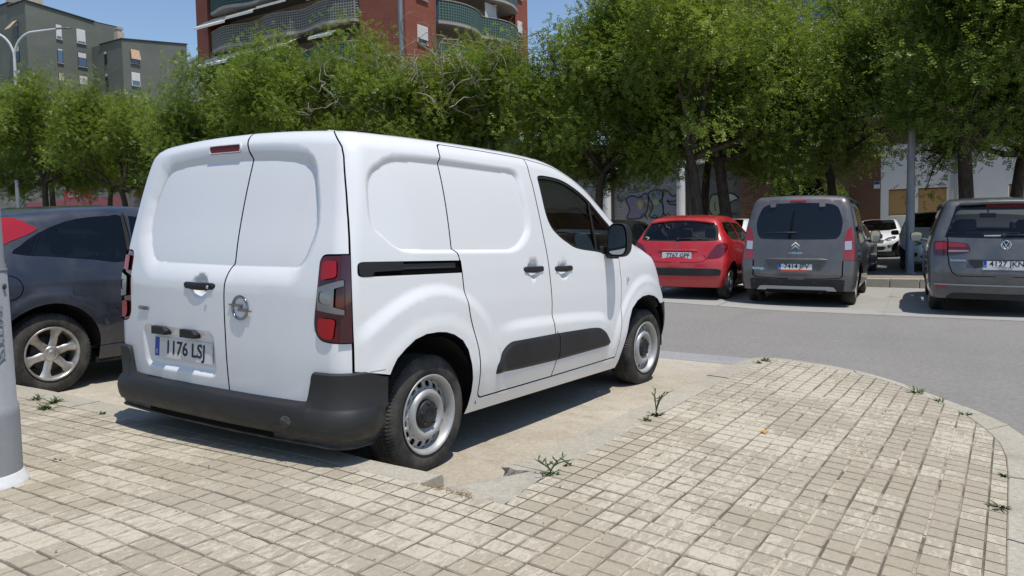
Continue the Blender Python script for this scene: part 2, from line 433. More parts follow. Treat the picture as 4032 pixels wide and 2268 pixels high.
def _sc():
    m = scuffed; t = tex(m, 'Noise', 9, 8, .75, mapping=(1, 1, 3)); z = tex(m, 'Noise', 2.0, 5, .6)
    n, l = nodes(m); sep = n.new('ShaderNodeSeparateXYZ'); c = n.new('ShaderNodeTexCoord'); l.new(c.outputs['Object'], sep.inputs[0])
    base = mix(m, ramp(m, z.outputs[0], [(.3, G(0)), (.8, G(1))]), (.014, .0145, .016), (.028, .028, .028))
    # road dust low down on the bumper
    dust = ramp(m, sep.outputs[2], [(.24, G(1)), (.40, G(0))]); k = mix(m, 1., dust, ramp(m, t.outputs[0], [(.42, G(0)), (.68, G(.85))]), 'MULTIPLY')
    to(m, mix(m, k, base, (.13, .12, .10)), 'Base Color')
    sc = tex(m, 'Noise', 55, 3, .5, mapping=(1, 1, .5)); s2 = ramp(m, sc.outputs[0], [(.70, G(0)), (.74, G(.6))])
    to(m, ramp(m, z.outputs[0], [(.3, G(.42)), (.7, G(.62))]), 'Roughness')
    bump(m, tex(m, 'Noise', 600, 2).outputs[0], .2, .0006)
_sc()
rubber = P('rubber', (.018, .018, .018), .75, spec=.3)
tyre_m = noisy('tyre_rubber', (.024, .024, .024), (.085, .080, .072), 7, .85, .3, 90, spec=.25, dist=.002)
gap_m = P('panel_gap_shadow_black', (.004, .004, .004), .9, spec=.1)
under_m = noisy('underbody', (.012, .012, .012), (.03, .028, .026), 5, .9)
chrome = P('chrome', (.75, .76, .77), .08, 1.)
steel_m = noisy('silver_steel_wheel', (.34, .34, .34), (.46, .46, .45), 6, .48, 0, spec=.5); steel_m.node_tree.nodes['Principled BSDF'].inputs['Metallic'].default_value = .45
alloy = P('alloy_wheel', (.55, .55, .54), .32, .85)
dirty_alloy = noisy('dirty_alloy_wheel', (.30, .27, .24), (.56, .55, .53), 9, .38, 0); dirty_alloy.node_tree.nodes['Principled BSDF'].inputs['Metallic'].default_value = .7
brake_m = P('brake_disc', (.10, .095, .09), .5, .7)
red_lens = P('red_lens', (.32, .004, .008), .08, 0, .6, 1., .02)
maroon_lens = P('maroon_lens', (.045, .004, .007), .07, 0, .6, 1., .02)
clear_lens = P('clear_lens', (.50, .51, .52), .12, .35, .6, 1., .02)
lamp_inner = P('lamp_reflector', (.30, .30, .31), .22, .8)
amber = P('amber_lens', (.55, .13, .01), .1, 0, .6, 1.)
dark_glass = glass('tinted_window_glass', (.36, .42, .40))
privacy = P('privacy_glass', (.006, .008, .011), .03, 0, .6, .0)
clear_glass = glass('car_window_glass', (.80, .85, .83))
plate_white = noisy('plate_white', (.60, .61, .62), (.70, .70, .70), 30, .3, spec=.5)
plate_blue = P('plate_blue', (.01, .05, .36), .35)
plate_black = P('plate_lettering', (.012, .012, .014), .5)
trim_dark = P('dark_trim', (.03, .03, .032), .45)
cabin_m = P('cabin_grey_fabric', (.05, .05, .055), .9)
bulk_m = P('bulkhead_white', (.62, .62, .60), .6)

focus_glass = glass('smoked_window_glass', (.10, .125, .16))
brake_red = P('dark_red_lens', (.16, .003, .008), .3, 0, .3)
lamp_deep = P('deep_red_lamp', (.13, .006, .010), .08, 0, .6, 1., .02)
van_red = P('bright_red_lens', (.34, .006, .010), .14, 0, .4, .35, .03)
van_clear = P('grey_clear_lens', (.17, .172, .178), .16, .25, .5, .8, .03)
van_glass = glass('van_window_glass', (.66, .73, .71))
# ---------------------------------------------------------------- skins of the other cars (x forward from the rear axle, z up from the ground)
BERL = dict(W=[(.15,.79),(.3,.865),(.5,.895),(.8,.905),(1.0,.893),(1.2,.862),(1.5,.80),(1.7,.745),(1.85,.69)],
    low=[(-.9,-.03),(-.4,-.008),(0,0),(2.1,0),(2.7,-.02),(3.1,-.06),(3.4,-.12)], up=[(-.9,-.03),(-.4,-.01),(0,0),(.9,0),(1.4,-.02),(1.9,-.07),(2.5,-.13),(3.4,-.25)],
    top=[(-.9,1.76),(-.5,1.795),(0,1.82),(.7,1.825),(1.2,1.775),(1.5,1.70),(1.8,1.55),(2.2,1.29),(2.42,1.16),(2.7,1.09),(3.0,1.0),(3.25,.88),(3.45,.7)],
    tail=[(.1,-.70),(.3,-.76),(.5,-.775),(.75,-.755),(.95,-.735),(1.15,-.705),(1.4,-.645),(1.6,-.585),(1.75,-.525),(1.9,-.44)],
    nose=[(.1,3.22),(.3,3.30),(.5,3.34),(.75,3.32),(.9,3.25),(1.1,3.1)], zb=1.05, crown=.045, bow=(.07,2.6), nbow=(.25,2.4), r=(.06,.08), core=(-.15,2.6,.5,1.25), r0=.4)
P207 = dict(W=[(.15,.74),(.25,.80),(.45,.848),(.65,.858),(.85,.85),(.98,.825),(1.1,.77),(1.25,.69),(1.4,.60),(1.5,.53)],
    low=[(-.8,-.05),(-.4,-.015),(0,0),(1.9,0),(2.5,-.02),(2.9,-.07),(3.2,-.15)], up=[(-.8,-.08),(-.3,-.02),(.2,0),(1.0,0),(1.5,-.02),(2.0,-.08),(3.2,-.2)],
    top=[(-.9,1.30),(-.35,1.385),(0,1.445),(.5,1.485),(.9,1.483),(1.25,1.435),(1.6,1.28),(2.0,1.05),(2.2,.95),(2.6,.86),(2.95,.74),(3.2,.55)],
    tail=[(.1,-.58),(.25,-.63),(.45,-.668),(.62,-.66),(.75,-.615),(.92,-.57),(1.0,-.545),(1.1,-.475),(1.22,-.385),(1.32,-.305),(1.42,-.23),(1.5,-.15)],
    nose=[(.1,3.22),(.3,3.30),(.5,3.33),(.7,3.25),(.85,3.05)], zb=.92, crown=.05, bow=(.16,2.2), nbow=(.38,2.2), r=(.05,.075), core=(.0,2.4,.42,.95), r0=.4)
SHAR = dict(W=[(.15,.82),(.28,.90),(.5,.94),(.75,.95),(.95,.94),(1.1,.905),(1.3,.845),(1.5,.775),(1.65,.72),(1.8,.65)],
    low=[(-1.1,-.05),(-.5,-.012),(0,0),(2.3,0),(2.9,-.02),(3.4,-.08),(3.8,-.2)], up=[(-1.1,-.05),(-.5,-.015),(0,0),(1.2,0),(1.8,-.03),(2.4,-.08),(3.8,-.3)],
    top=[(-1.1,1.59),(-.75,1.635),(-.3,1.675),(.3,1.705),(.9,1.71),(1.4,1.68),(1.7,1.62),(2.1,1.45),(2.6,1.18),(2.85,1.08),(3.3,.98),(3.7,.8),(3.9,.6)],
    tail=[(.1,-.86),(.25,-.93),(.45,-.975),(.62,-.985),(.7,-.965),(.9,-.93),(1.05,-.90),(1.2,-.85),(1.4,-.775),(1.55,-.71),(1.68,-.64),(1.8,-.56)],
    nose=[(.1,3.75),(.3,3.84),(.55,3.87),(.8,3.8),(1.0,3.6)], zb=1.0, crown=.045, bow=(.10,2.4), nbow=(.35,2.2), r=(.055,.08), core=(-.35,3.0,.5,1.12), r0=.4)
FOCU = dict(W=[(.15,.80),(.27,.87),(.45,.905),(.62,.92),(.78,.915),(.92,.89),(1.02,.855),(1.15,.795),(1.3,.72),(1.45,.64),(1.55,.57)],
    low=[(-1.0,-.10),(-.6,-.05),(-.2,-.012),(.2,0),(2.0,0),(2.6,-.015),(3.1,-.07),(3.4,-.15)], up=[(-1.0,-.16),(-.6,-.09),(-.2,-.04),(.2,-.01),(.6,0),(1.1,0),(1.6,-.03),(2.2,-.1),(3.4,-.25)],
    top=[(-1.0,1.20),(-.6,1.32),(-.3,1.395),(0,1.44),(.4,1.478),(.8,1.495),(1.15,1.48),(1.5,1.38),(1.9,1.17),(2.2,1.01),(2.6,.93),(3.0,.82),(3.3,.65)],
    tail=[(.1,-.70),(.25,-.78),(.45,-.83),(.6,-.83),(.72,-.80),(.95,-.755),(1.02,-.72),(1.12,-.63),(1.25,-.50),(1.35,-.40),(1.45,-.28),(1.55,-.15)],
    nose=[(.1,3.35),(.3,3.45),(.5,3.48),(.7,3.4),(.9,3.15)], zb=.92, crown=.05, bow=(.16,2.2), nbow=(.40,2.2), r=(.05,.075), core=(-.1,2.5,.45,1.0), r0=.4)
H308 = dict(W=[(.15,.80),(.27,.86),(.45,.89),(.62,.90),(.78,.895),(.92,.87),(1.02,.83),(1.15,.76),(1.3,.68),(1.42,.60),(1.5,.55)],
    low=[(-1.0,-.12),(-.6,-.05),(-.2,-.01),(.2,0),(2.0,0),(2.6,-.02),(3.0,-.08),(3.3,-.18)], up=[(-1.0,-.15),(-.6,-.08),(-.2,-.03),(.2,0),(1.1,0),(1.6,-.03),(2.2,-.1),(3.4,-.25)],
    top=[(-1.0,1.15),(-.6,1.28),(-.3,1.36),(.2,1.43),(.7,1.457),(1.1,1.43),(1.45,1.33),(1.9,1.10),(2.1,1.0),(2.5,.93),(2.9,.83),(3.2,.70),(3.4,.5)],
    tail=[(.1,-.68),(.25,-.76),(.45,-.82),(.6,-.82),(.72,-.79),(.95,-.74),(1.05,-.68),(1.2,-.53),(1.35,-.38),(1.5,-.2)],
    nose=[(.1,3.25),(.25,3.36),(.45,3.41),(.6,3.40),(.72,3.34),(.9,3.05)], zb=.92, crown=.05, bow=(.16,2.2), nbow=(.36,2.2), r=(.05,.075), core=(-.1,2.4,.45,.98), r0=.4)
ALTE = dict(W=[(.15,.78),(.27,.84),(.45,.875),(.65,.885),(.85,.88),(1.0,.85),(1.15,.80),(1.3,.74),(1.45,.66),(1.6,.58)],
    low=[(-1.0,-.12),(-.6,-.05),(-.2,-.01),(.2,0),(2.0,0),(2.6,-.02),(3.0,-.08),(3.3,-.18)], up=[(-1.0,-.15),(-.6,-.08),(-.2,-.03),(.2,0),(1.1,0),(1.6,-.02),(2.2,-.08),(3.4,-.25)],
    top=[(-1.0,1.3),(-.6,1.42),(-.2,1.51),(.3,1.56),(.8,1.57),(1.2,1.53),(1.6,1.39),(2.1,1.12),(2.25,1.06),(2.6,.98),(3.0,.86),(3.2,.74),(3.4,.5)],
    tail=[(.1,-.68),(.25,-.76),(.45,-.80),(.7,-.80),(1.0,-.74),(1.2,-.62),(1.4,-.45),(1.6,-.25)],
    nose=[(.1,3.2),(.25,3.3),(.45,3.36),(.65,3.34),(.8,3.24),(.95,3.0)], zb=.95, crown=.05, bow=(.16,2.2), nbow=(.36,2.2), r=(.05,.075), core=(-.1,2.4,.45,1.0), r0=.4)
FARZ = pchip([(-40,-.18),(-6,-.16),(-1.4,-.135),(1.36,-.105),(3.34,-.03),(7,.02),(12,.06),(400,.08)])
def gz(x, y):
    """height of the road and bays"""
    x = np.asarray(x, float); y = np.asarray(y, float); k = sstep(4.5, 9.5, x); k2 = sstep(13, 27, x)
    far = FARZ(y)*(1-k2) + .11*k2
    return (-.148 + .02*np.clip(y, -12, 10))*(1-k) + far*k + .045*np.clip(y-12, 0, 120)
# ---------------------------------------------------------------- ground: road, bays, pavement of small tiles, kerbs
def pos_tex(m, kind, scale, detail=5, rough=.6, mapping=None, dist=0.):
    g = m.node_tree.nodes.new('ShaderNodeNewGeometry'); return tex(m, kind, scale, detail, rough, vec=g.outputs['Position'], mapping=mapping, dist=dist)
def mat_asphalt():
    m = P('asphalt', (.15, .15, .15), .9, spec=.25)
    a = pos_tex(m, 'Noise', .35, 6, .65); b = pos_tex(m, 'Noise', 60, 3, .8); c = pos_tex(m, 'Voronoi', 95); d = pos_tex(m, 'Noise', 1.7, 5, .6, (1, .25, 1))
    base = ramp(m, a.outputs[0], [(.3, (.275, .257, .232)), (.7, (.32, .30, .27))])
    base = mix(m, ramp(m, d.outputs[0], [(.42, G(0)), (.7, G(.35))]), base, (.25, .243, .232))
    agg = ramp(m, c.outputs[0], [(.05, (.52, .51, .49)), (.45, (.31, .303, .29)), (.9, (.14, .138, .132))])
    base = mix(m, .38, base, agg); e = pos_tex(m, 'Noise', 26, 6, .8); base = mix(m, .30, base, ramp(m, e.outputs[0], [(.30, G(.12)), (.70, G(.88))]), 'OVERLAY'); f = pos_tex(m, 'Noise', .22, 4, .55, (.5, 2.2, 1)); base = mix(m, ramp(m, f.outputs[0], [(.52, G(0)), (.62, G(.22))]), base, (.17, .16, .15)); to(m, base, 'Base Color'); bump(m, c.outputs[0], .5, .004); return m
def mat_concrete(name, a, b, stain, k=.4, rough=.85):
    m = P(name, a, rough, spec=.3); n1 = pos_tex(m, 'Noise', .9, 7, .65, (1, .45, 1)); n2 = pos_tex(m, 'Noise', 5.5, 7, .7, (1, .6, 1)); n3 = pos_tex(m, 'Noise', 140, 3, .6); n4 = pos_tex(m, 'Noise', 2.1, 8, .75, dist=.8)
    base = ramp(m, n1.outputs[0], [(.32, a), (.68, b)])
    base = mix(m, ramp(m, n2.outputs[0], [(.50, G(0)), (.72, G(k))]), base, stain)
    base = mix(m, ramp(m, n4.outputs[0], [(.56, G(0)), (.70, G(.35))]), base, tuple(x*.62 for x in stain))
    n6 = pos_tex(m, 'Noise', 45, 6, .8); base = mix(m, .40, base, ramp(m, n6.outputs[0], [(.3, G(.2)), (.7, G(.8))]), 'OVERLAY'); base = mix(m, .22, base, ramp(m, n3.outputs[0], [(.3, G(.25)), (.7, G(.75))]), 'OVERLAY'); to(m, base, 'Base Color')
    bump(m, n3.outputs[0], .35, .003); return m
asphalt = mat_asphalt()
bay_m = mat_concrete('bay_concrete', (.36, .315, .245), (.49, .445, .365), (.32, .262, .18), .8)
far_bay_m = mat_concrete('far_bay_concrete', (.30, .29, .265), (.37, .355, .32), (.25, .235, .21), .4)
kerb_m = mat_concrete('kerb_concrete', (.34, .31, .25), (.42, .385, .315), (.26, .235, .19), .5)
gutter_m = mat_concrete('gutter_concrete', (.27, .27, .27), (.33, .33, .325), (.22, .21, .20), .3)
infill_m = mat_concrete('infill_concrete', (.33, .305, .25), (.40, .37, .305), (.22, .20, .165), .5)
bed_m = noisy('joint_mortar', (.125, .106, .082), (.36, .315, .25), 5, .95, .3, 80, coord='Object', lo=.46, hi=.68)
def mat_tile():
    m = P('paving_tile', (.4, .35, .28), .82, spec=.3); n, l = nodes(m)
    big = pos_tex(m, 'Noise', 1.15, 4, .6); n1 = pos_tex(m, 'Noise', 14, 8, .75, (1.0, 2.6, 1), .7); n3 = pos_tex(m, 'Noise', 260, 2, .6); n4 = pos_tex(m, 'Noise', .8, 3, .5)
    oi = n.new('ShaderNodeObjectInfo'); ad = n.new('ShaderNodeMath'); ad.operation = 'MULTIPLY_ADD'; l.new(oi.outputs['Random'], ad.inputs[0]); ad.inputs[1].default_value = .16; ad.inputs[2].default_value = -.08
    s1 = n.new('ShaderNodeMath'); s1.operation = 'ADD'; l.new(n1.outputs[0], s1.inputs[0]); l.new(ad.outputs[0], s1.inputs[1])
    s2 = n.new('ShaderNodeMath'); s2.operation = 'MULTIPLY_ADD'; l.new(big.outputs[0], s2.inputs[0]); s2.inputs[1].default_value = .75; l.new(s1.outputs[0], s2.inputs[2])
    base = mix(m, oi.outputs['Random'], (.335, .290, .215), (.385, .338, .258)); base = mix(m, ramp(m, n4.outputs[0], [(.4, G(0)), (.65, G(.45))]), base, (.355, .325, .262))
    pale = ramp(m, s2.outputs[0], [(.895, G(0)), (.955, G(.9))])            # worn, lime-whitened skin
    base = mix(m, pale, base, (.485, .437, .345)); n5 = pos_tex(m, 'Noise', 55, 6, .8); base = mix(m, .30, base, ramp(m, n5.outputs[0], [(.30, G(.22)), (.70, G(.78))]), 'OVERLAY'); base = mix(m, .14, base, ramp(m, n3.outputs[0], [(.3, G(.2)), (.7, G(.8))]), 'OVERLAY')
    to(m, base, 'Base Color'); bump(m, n1.outputs[0], .35, .004); return m
tile_m = mat_tile()
groove_m = P('groove_mortar', (.3, .27, .2), .95, spec=.2)
to(groove_m, ramp(groove_m, pos_tex(groove_m, 'Noise', 4.5, 6, .7).outputs[0], [(.38, (.20, .172, .13)), (.54, (.46, .41, .32))]), 'Base Color')
def H(x, y):
    """height of the paved island and pavement (it falls away to the right)"""
    y = np.clip(y, -2.2, 1.2); return .066*y - .012*y*y
def sheet(name, xs, ys, zf, mat, off=0.):
    V = [(x, y, float(zf(x, y))+off) for y in ys for x in xs]; n = len(xs)
    F = [(j*n+i, j*n+i+1, (j+1)*n+i+1, (j+1)*n+i) for j in range(len(ys)-1) for i in range(n-1)]
    return tag(link(name, mesh(name, V, F, smooth=True), None, mat), kind='structure')
xs = [-300, -120, -60, -30, -16, -8, -4] + list(np.arange(-2, 34, 1.)) + [36, 40, 50, 70, 110, 200, 500]
ys = [-400, -150, -70, -40, -25, -16] + list(np.arange(-12, 16, 1.)) + list(np.arange(16, 64, 4.)) + [70, 90, 110, 132, 200, 400]
def road_z(x, y):   # under the pavement the road sheet dips away
    return gz(x, y) - .25*(x < -1.5)
sheet('road', xs, ys, road_z, asphalt)
sheet('parking_bay', np.arange(-.56, 4.01, .38), np.arange(.30, 14.2, .5), gz, bay_m, .004)
sheet('gutter', [3.975, 4.18, 4.40], np.arange(.30, 14.2, .5), gz, gutter_m, .006)
sheet('far_parking_bay', np.arange(9.05, 15.6, .7), np.arange(-9, 14.2, .6), gz, far_bay_m, .004)
for yy in (-.02, 2.42, 4.85, -2.5):       # worn joints between the far bays
    mb = MB(); mb.add([(9.1, yy-.02, float(gz(9.1, yy))+.008), (15.3, yy+.53, float(gz(15.3, yy+.5))+.008), (15.3, yy+.56, float(gz(15.3, yy+.5))+.008), (9.1, yy+.01, float(gz(9.1, yy))+.008)], [(0, 1, 2, 3)]); tag(mb.obj('slab_joint', gutter_m), kind='structure')
# ---- pavement outline: straight kerb along the bay, rounded tip, right edge
ARC = [(3.536,.187),(3.60,.08),(3.60,-.042),(3.548,-.304),(3.484,-.497),(3.377,-.687),(3.23,-.85),(3.068,-.993),(2.847,-1.184),(2.556,-1.339),(2.259,-1.455),(1.969,-1.53),(1.678,-1.56),(1.293,-1.57),(.6,-1.569),(-4.4,-1.565)]
ISLAND = [(-4.4,.145),(-.60,.145),(-.374,.174),(.1,.190),(.8,.198),(1.93,.207)] + ARC
LEFTP = [(-4.4,9.5),(-.56,9.5),(-.555,4.2),(-.608,2.85),(-.652,.925),(-.635,.564),(-.602,.145),(-4.4,.145)]
def clip(poly, inside, cross):
    out = []
    for i in range(len(poly)):
        a, b = poly[i-1], poly[i]; ia, ib = inside(a), inside(b)
        if ia != ib: out.append(cross(a, b))
        if ib: out.append(b)
    return out
def pip(p, poly):
    x, y = p; c = False; j = poly[-1]
    for i in poly:
        if (i[1] > y) != (j[1] > y) and x < (j[0]-i[0])*(y-i[1])/(j[1]-i[1])+i[0]: c = not c
        j = i
    return c
def clip_to(poly, P_):
    """clip polygon P_ by bisection against a region (good enough for small tiles)"""
    ins = lambda q: pip(q, poly)
    def cr(a, b):
        ia = ins(a)
        for _ in range(12):
            m = ((a[0]+b[0])/2, (a[1]+b[1])/2)
            if ins(m) == ia: a = m
            else: b = m
        return ((a[0]+b[0])/2, (a[1]+b[1])/2)
    P2 = resample(P_, .02); return clip(P2, ins, cr)
def tile_mesh(seed, g=.0085):
    """20 cm tile pressed as four 10 cm squares with grooves between; edges slightly chipped"""
    rnd = random.Random(seed); hw = .0958; V, F = [], []
    for kx in (-1, 1):
        for ky in (-1, 1):
            x0, x1 = sorted((kx*hw, kx*g/2)); y0, y1 = sorted((ky*hw, ky*g/2)); xm, ym = (x0+x1)/2, (y0+y1)/2; b = .0032
            ring = [(x0, y0), (xm, y0), (x1, y0), (x1, ym), (x1, y1), (xm, y1), (x0, y1), (x0, ym)]; B = len(V); zt = rnd.uniform(-.0008, .0004)
            for x, y in ring:
                j = rnd.uniform(.4, 1.9) if rnd.random() < .35 else rnd.uniform(.5, 1.1); V.append((x+np.sign(xm-x)*b*j, y+np.sign(ym-y)*b*j, zt))
            V += [(x, y, -.008) for x, y in ring]
            F += [tuple(range(B, B+8))] + [(B+8+i, B+8+(i+1) % 8, B+(i+1) % 8, B+i) for i in range(8)]
    V += [(-hw, -hw, -.0048), (hw, -hw, -.0048), (hw, hw, -.0048), (-hw, hw, -.0048)]; B = len(V)-4; F.append((B, B+1, B+2, B+3))
    me = mesh('paving_tile', V, F); me.materials.append(tile_m); me.materials.append(groove_m); me.polygons[len(F)-1].material_index = 1; return me
def inside_faces(ov, of, reg):
    Q = np.array([tuple(v) for v in ov]); c = np.array([Q[list(f)].mean(0) for f in of]); k = poly_sdf(c[:, 0], c[:, 1], reg) < 0
    return [tuple(f) for f, q in zip(of, k) if q]
PAVE = [(-4.4,-1.565)]+[p for p in ARC[::-1][1:]]+[(1.93,.207),(.8,.198),(.1,.19),(-.374,.174),(-.602,.145),(-.635,.564),(-.652,.925),(-.608,2.85),(-.555,4.2),(-.56,9.5),(-4.4,9.5)]
def pavement():
    R_ = resample(PAVE, .25); lo, hi = np.min(R_, 0), np.max(R_, 0); g = np.array([(x, y) for x in np.arange(lo[0], hi[0], .25) for y in np.arange(lo[1], hi[1], .25)]); g = g[poly_sdf(g[:, 0], g[:, 1], R_) < -.06]
    vs = [Vector(p) for p in R_]+[Vector(p) for p in g]; es = [(i, (i+1) % len(R_)) for i in range(len(R_))]
    ov, _, of, *_x = delaunay_2d_cdt(vs, es, [], 0, 1e-5, False)
    of = inside_faces(ov, of, R_)
    pv = tag(link('pavement', mesh('pavement', [(v.x, v.y, float(H(v.x, v.y))-.0055) for v in ov], of, smooth=True), None, bed_m), kind='structure')
    meshes = [tile_mesh(i) for i in range(6)]; cells = []
    for i in range(-22, 19):
        for j in range(-9, 48):
            x, y = .2*i+.1, .2*j+.1
            if x > -.45 and y > .25: continue
            d = (Vector((x, y, float(H(x, y))))-Vector(CAM_POS)); f = d.dot(Vector(CAM_AX[2]))
            if f < .25: continue
            u, v = d.dot(Vector(CAM_AX[0]))/f, d.dot(Vector(CAM_AX[1]))/f
            if abs(u) > .80 or v < -.52: continue           # nothing of it shows
            reg = PAVE
            cn = [(x-.1, y-.1), (x+.1, y-.1), (x+.1, y+.1), (x-.1, y+.1)]; ins = [pip(p, ISLAND) or pip(p, LEFTP) for p in cn]
            if not any(ins): continue
            cells.append((d.length, x, y, all(ins), reg))
    cells.sort(key=lambda c: c[0]); rnd = random.Random(3); rest = MB()
    for n, (dd, x, y, whole, reg) in enumerate(cells):
        e = .02; sy = (float(H(x, y+e))-float(H(x, y-e)))/(2*e); z = float(H(x, y))+rnd.uniform(-.0014, .0014); rx, ry, rz = math.atan(sy)+rnd.gauss(0, .004), rnd.gauss(0, .004), rnd.gauss(0, .006)
        jx, jy = rnd.gauss(0, .0012), rnd.gauss(0, .0012)
        if whole:
            me = rnd.choice(meshes)
            if n < 300:
                o = link('paving_tile', me, pv); o.location = (x+jx, y+jy, z); o.rotation_euler = (rx, ry, rz)
            else:
                M = Matrix.Translation((x+jx, y+jy, z)) @ Matrix.Rotation(rz, 4, 'Z') @ Matrix.Rotation(rx, 4, 'X'); rest.add([M @ v.co for v in me.vertices][:-4], [tuple(p.vertices) for p in me.polygons][:-1])
        else:
            for kx, k in ((-1, -1), (-1, 1), (1, -1), (1, 1)):
                y0, y1 = (y-.0958, y-.0045) if k < 0 else (y+.0045, y+.0958); xa, xb = (x-.0958, x-.0045) if kx < 0 else (x+.0045, x+.0958)
                c_ = clip_to(reg, [(xa, y0), (xb, y0), (xb, y1), (xa, y1)])
                if len(c_) < 3: continue
                mb = rest if n >= 300 else MB()
                mb.prism(c_, lambda u, v, d: (u, v, float(H(u, v))+d), -.02, -.0005)
                if mb is not rest: o = mb.obj('cut_tile', tile_m, pv, True)
    if rest.v: tag(rest.obj('paving_tile_far', tile_m, pv), kind='stuff')
    return pv
pv = pavement()
# ---- kerb stones
def kerb_run(name, inner, outer, zin, zout, drop, n_joint, parent, seed=1, gap=.006, mat=None):
    """stones between two lines (same point count), each stone an object; zin/zout height functions, drop = depth of the face"""
    rnd = random.Random(seed); A = np.array(inner, float); B = np.array(outer, float)
    L = np.r_[0, np.cumsum(np.linalg.norm(np.diff(B, axis=0), axis=1))]; tot = L[-1]; cuts = np.linspace(0, tot, n_joint+1)
    cuts[1:-1] += [rnd.uniform(-.06, .06) for _ in range(n_joint-1)]
    at = lambda Q, s: (np.interp(s, L, Q[:, 0]), np.interp(s, L, Q[:, 1]))
    for k in range(n_joint):
        s0, s1 = cuts[k]+gap/2, cuts[k+1]-gap/2; m = max(2, int((s1-s0)/.12)); b = .014; V, F = [], []; dz = rnd.uniform(-.003, .003)
        for i in range(m+1):
            s = s0+(s1-s0)*i/m; a, o = np.array(at(A, s)), np.array(at(B, s)); d = o-a; w = np.linalg.norm(d); d /= w; ch = rnd.uniform(0, .0035)
            z0, z1 = float(zin(*a))+dz, float(zout(*o))+dz
            a = a-d*.003; pts = [(a, z0-drop), (a, z0-.004), (a+d*.006, z0), (o-d*b*1.2, z1+.001), (o-d*b*.35, z1-b*.35-ch), (o, z1-b*1.2-ch), (o+d*.012, z1-drop)]
            V += [(q[0], q[1], z) for q, z in pts]
        for i in range(m):
            for j in range(6): F.append((i*7+j, (i+1)*7+j, (i+1)*7+j+1, i*7+j+1))
        F += [tuple(range(7))[::-1], tuple(m*7+j for j in range(7))]
        me = mesh('kerb_stone', V, F); bm = bmesh.new(); bm.from_mesh(me); bmesh.ops.recalc_face_normals(bm, faces=bm.faces[:]); bm.to_mesh(me); bm.free()
        link('kerb_stone', me, parent, mat or kerb_m)
def kerbs():
    base = MB(); base.box((-.66, .5, -.5), (-.52, 9.5, -.22)); kb = tag(base.obj('kerb', kerb_m), kind='structure')
    yl = [.564, .925, 1.9, 2.85, 4.2, 9.5]; xin = [-.635, -.652, -.632, -.608, -.555, -.55]; xo = [-.467, -.499, -.455, -.412, -.355, -.34]
    kerb_run('k', [(x+.004, y) for x, y in zip(xin, yl)], list(zip(xo, yl)), H, H, .24, 9, kb, 2)
    s_in = [(-.16,.188),(.1,.194),(.8,.202),(1.93,.211),(2.9,.20),(3.42,.195)]; s_out = [(-.14,.420),(.1,.420),(.75,.409),(1.93,.398),(2.98,.382),(3.42,.335)]
    kerb_run('k', s_in, s_out, H, lambda x, y: H(x, y)-.012, .24, 4, kb, 5)
    a_in = [(3.43,.195),(3.545,.187),(3.605,.09),(3.606,-.042),(3.554,-.304),(3.49,-.497),(3.383,-.687),(3.236,-.852),(3.072,-.996),(2.851,-1.188),(2.559,-1.344),(2.261,-1.460),(1.971,-1.535),(1.68,-1.565),(1.29,-1.575),(.6,-1.574),(-1.2,-1.57)]
    a_out = [(3.43,.333),(3.62,.31),(3.72,.18),(3.753,-.038),(3.726,-.302),(3.66,-.46),(3.588,-.60),(3.46,-.77),(3.33,-.914),(3.039,-1.196),(2.812,-1.397),(2.56,-1.57),(2.25,-1.69),(1.9,-1.77),(1.4,-1.81),(.6,-1.82),(-1.2,-1.82)]
    kerb_run('k', a_in, a_out, H, lambda x, y: H(x, y)-.01, .18, 12, kb, 9)
    # broken corner: sunken infill patch where the kerb is missing
    P_ = [(-.632,.560),(-.606,.150),(-.50,.158),(-.374,.178),(-.165,.192),(-.145,.30),(-.16,.42),(-.20,.50),(-.30,.57),(-.44,.60),(-.47,.565)]
    rs = resample(P_, .04); g = np.array([(x, y) for x in np.arange(-.64, -.1, .035) for y in np.arange(.14, .62, .035)]); g = g[poly_sdf(g[:, 0], g[:, 1], rs) < -.012]
    vs = [Vector(p) for p in rs]+[Vector(p) for p in g]; ov, _, of, *_q = delaunay_2d_cdt(vs, [(i, (i+1) % len(rs)) for i in range(len(rs))], [], 0, 1e-5, False)
    def zz(x, y):
        k = 1-sstep(-.03, .15, (x+.47)*-.424+(y-.565)*-.906); return float(H(x, y))*(1-k)+(float(gz(x, y))+.012)*k - .003 + .004*math.sin(37*x+11*y)*math.sin(29*y)
    tag(link('kerb_corner_patch', mesh('kerb_corner_patch', [(v.x, v.y, zz(v.x, v.y)) for v in ov], inside_faces(ov, of, rs), smooth=True), kb, infill_m))
    # jagged broken end of the side kerb
    rnd = random.Random(4); mb = MB(); pts = []
    for i in range(7):
        y = .20+.222*i/6
        for j in range(5): pts.append((-.145-.05*rnd.random()*(1-.3*j/4)-(.05 if i > 3 else 0)*(1-j/4), y, float(H(0, y))-.004-.030*j))
    mb.add(pts, [(i*5+j, i*5+j+1, (i+1)*5+j+1, (i+1)*5+j) for i in range(6) for j in range(4)])
    mb.add([(-.10, .20, float(H(0, .2))-.002), (-.10, .422, float(H(0, .42))-.013)] + [pts[i*5] for i in range(6, -1, -1)], [tuple(range(9))]); mb.add([pts[i] for i in range(30, 35)]+[(-.10, .422, -.13), (-.10, .422, float(H(0, .42))-.013)], [tuple(range(7))]); o = mb.obj('broken_kerb_end', kerb_m, kb)
kerbs()
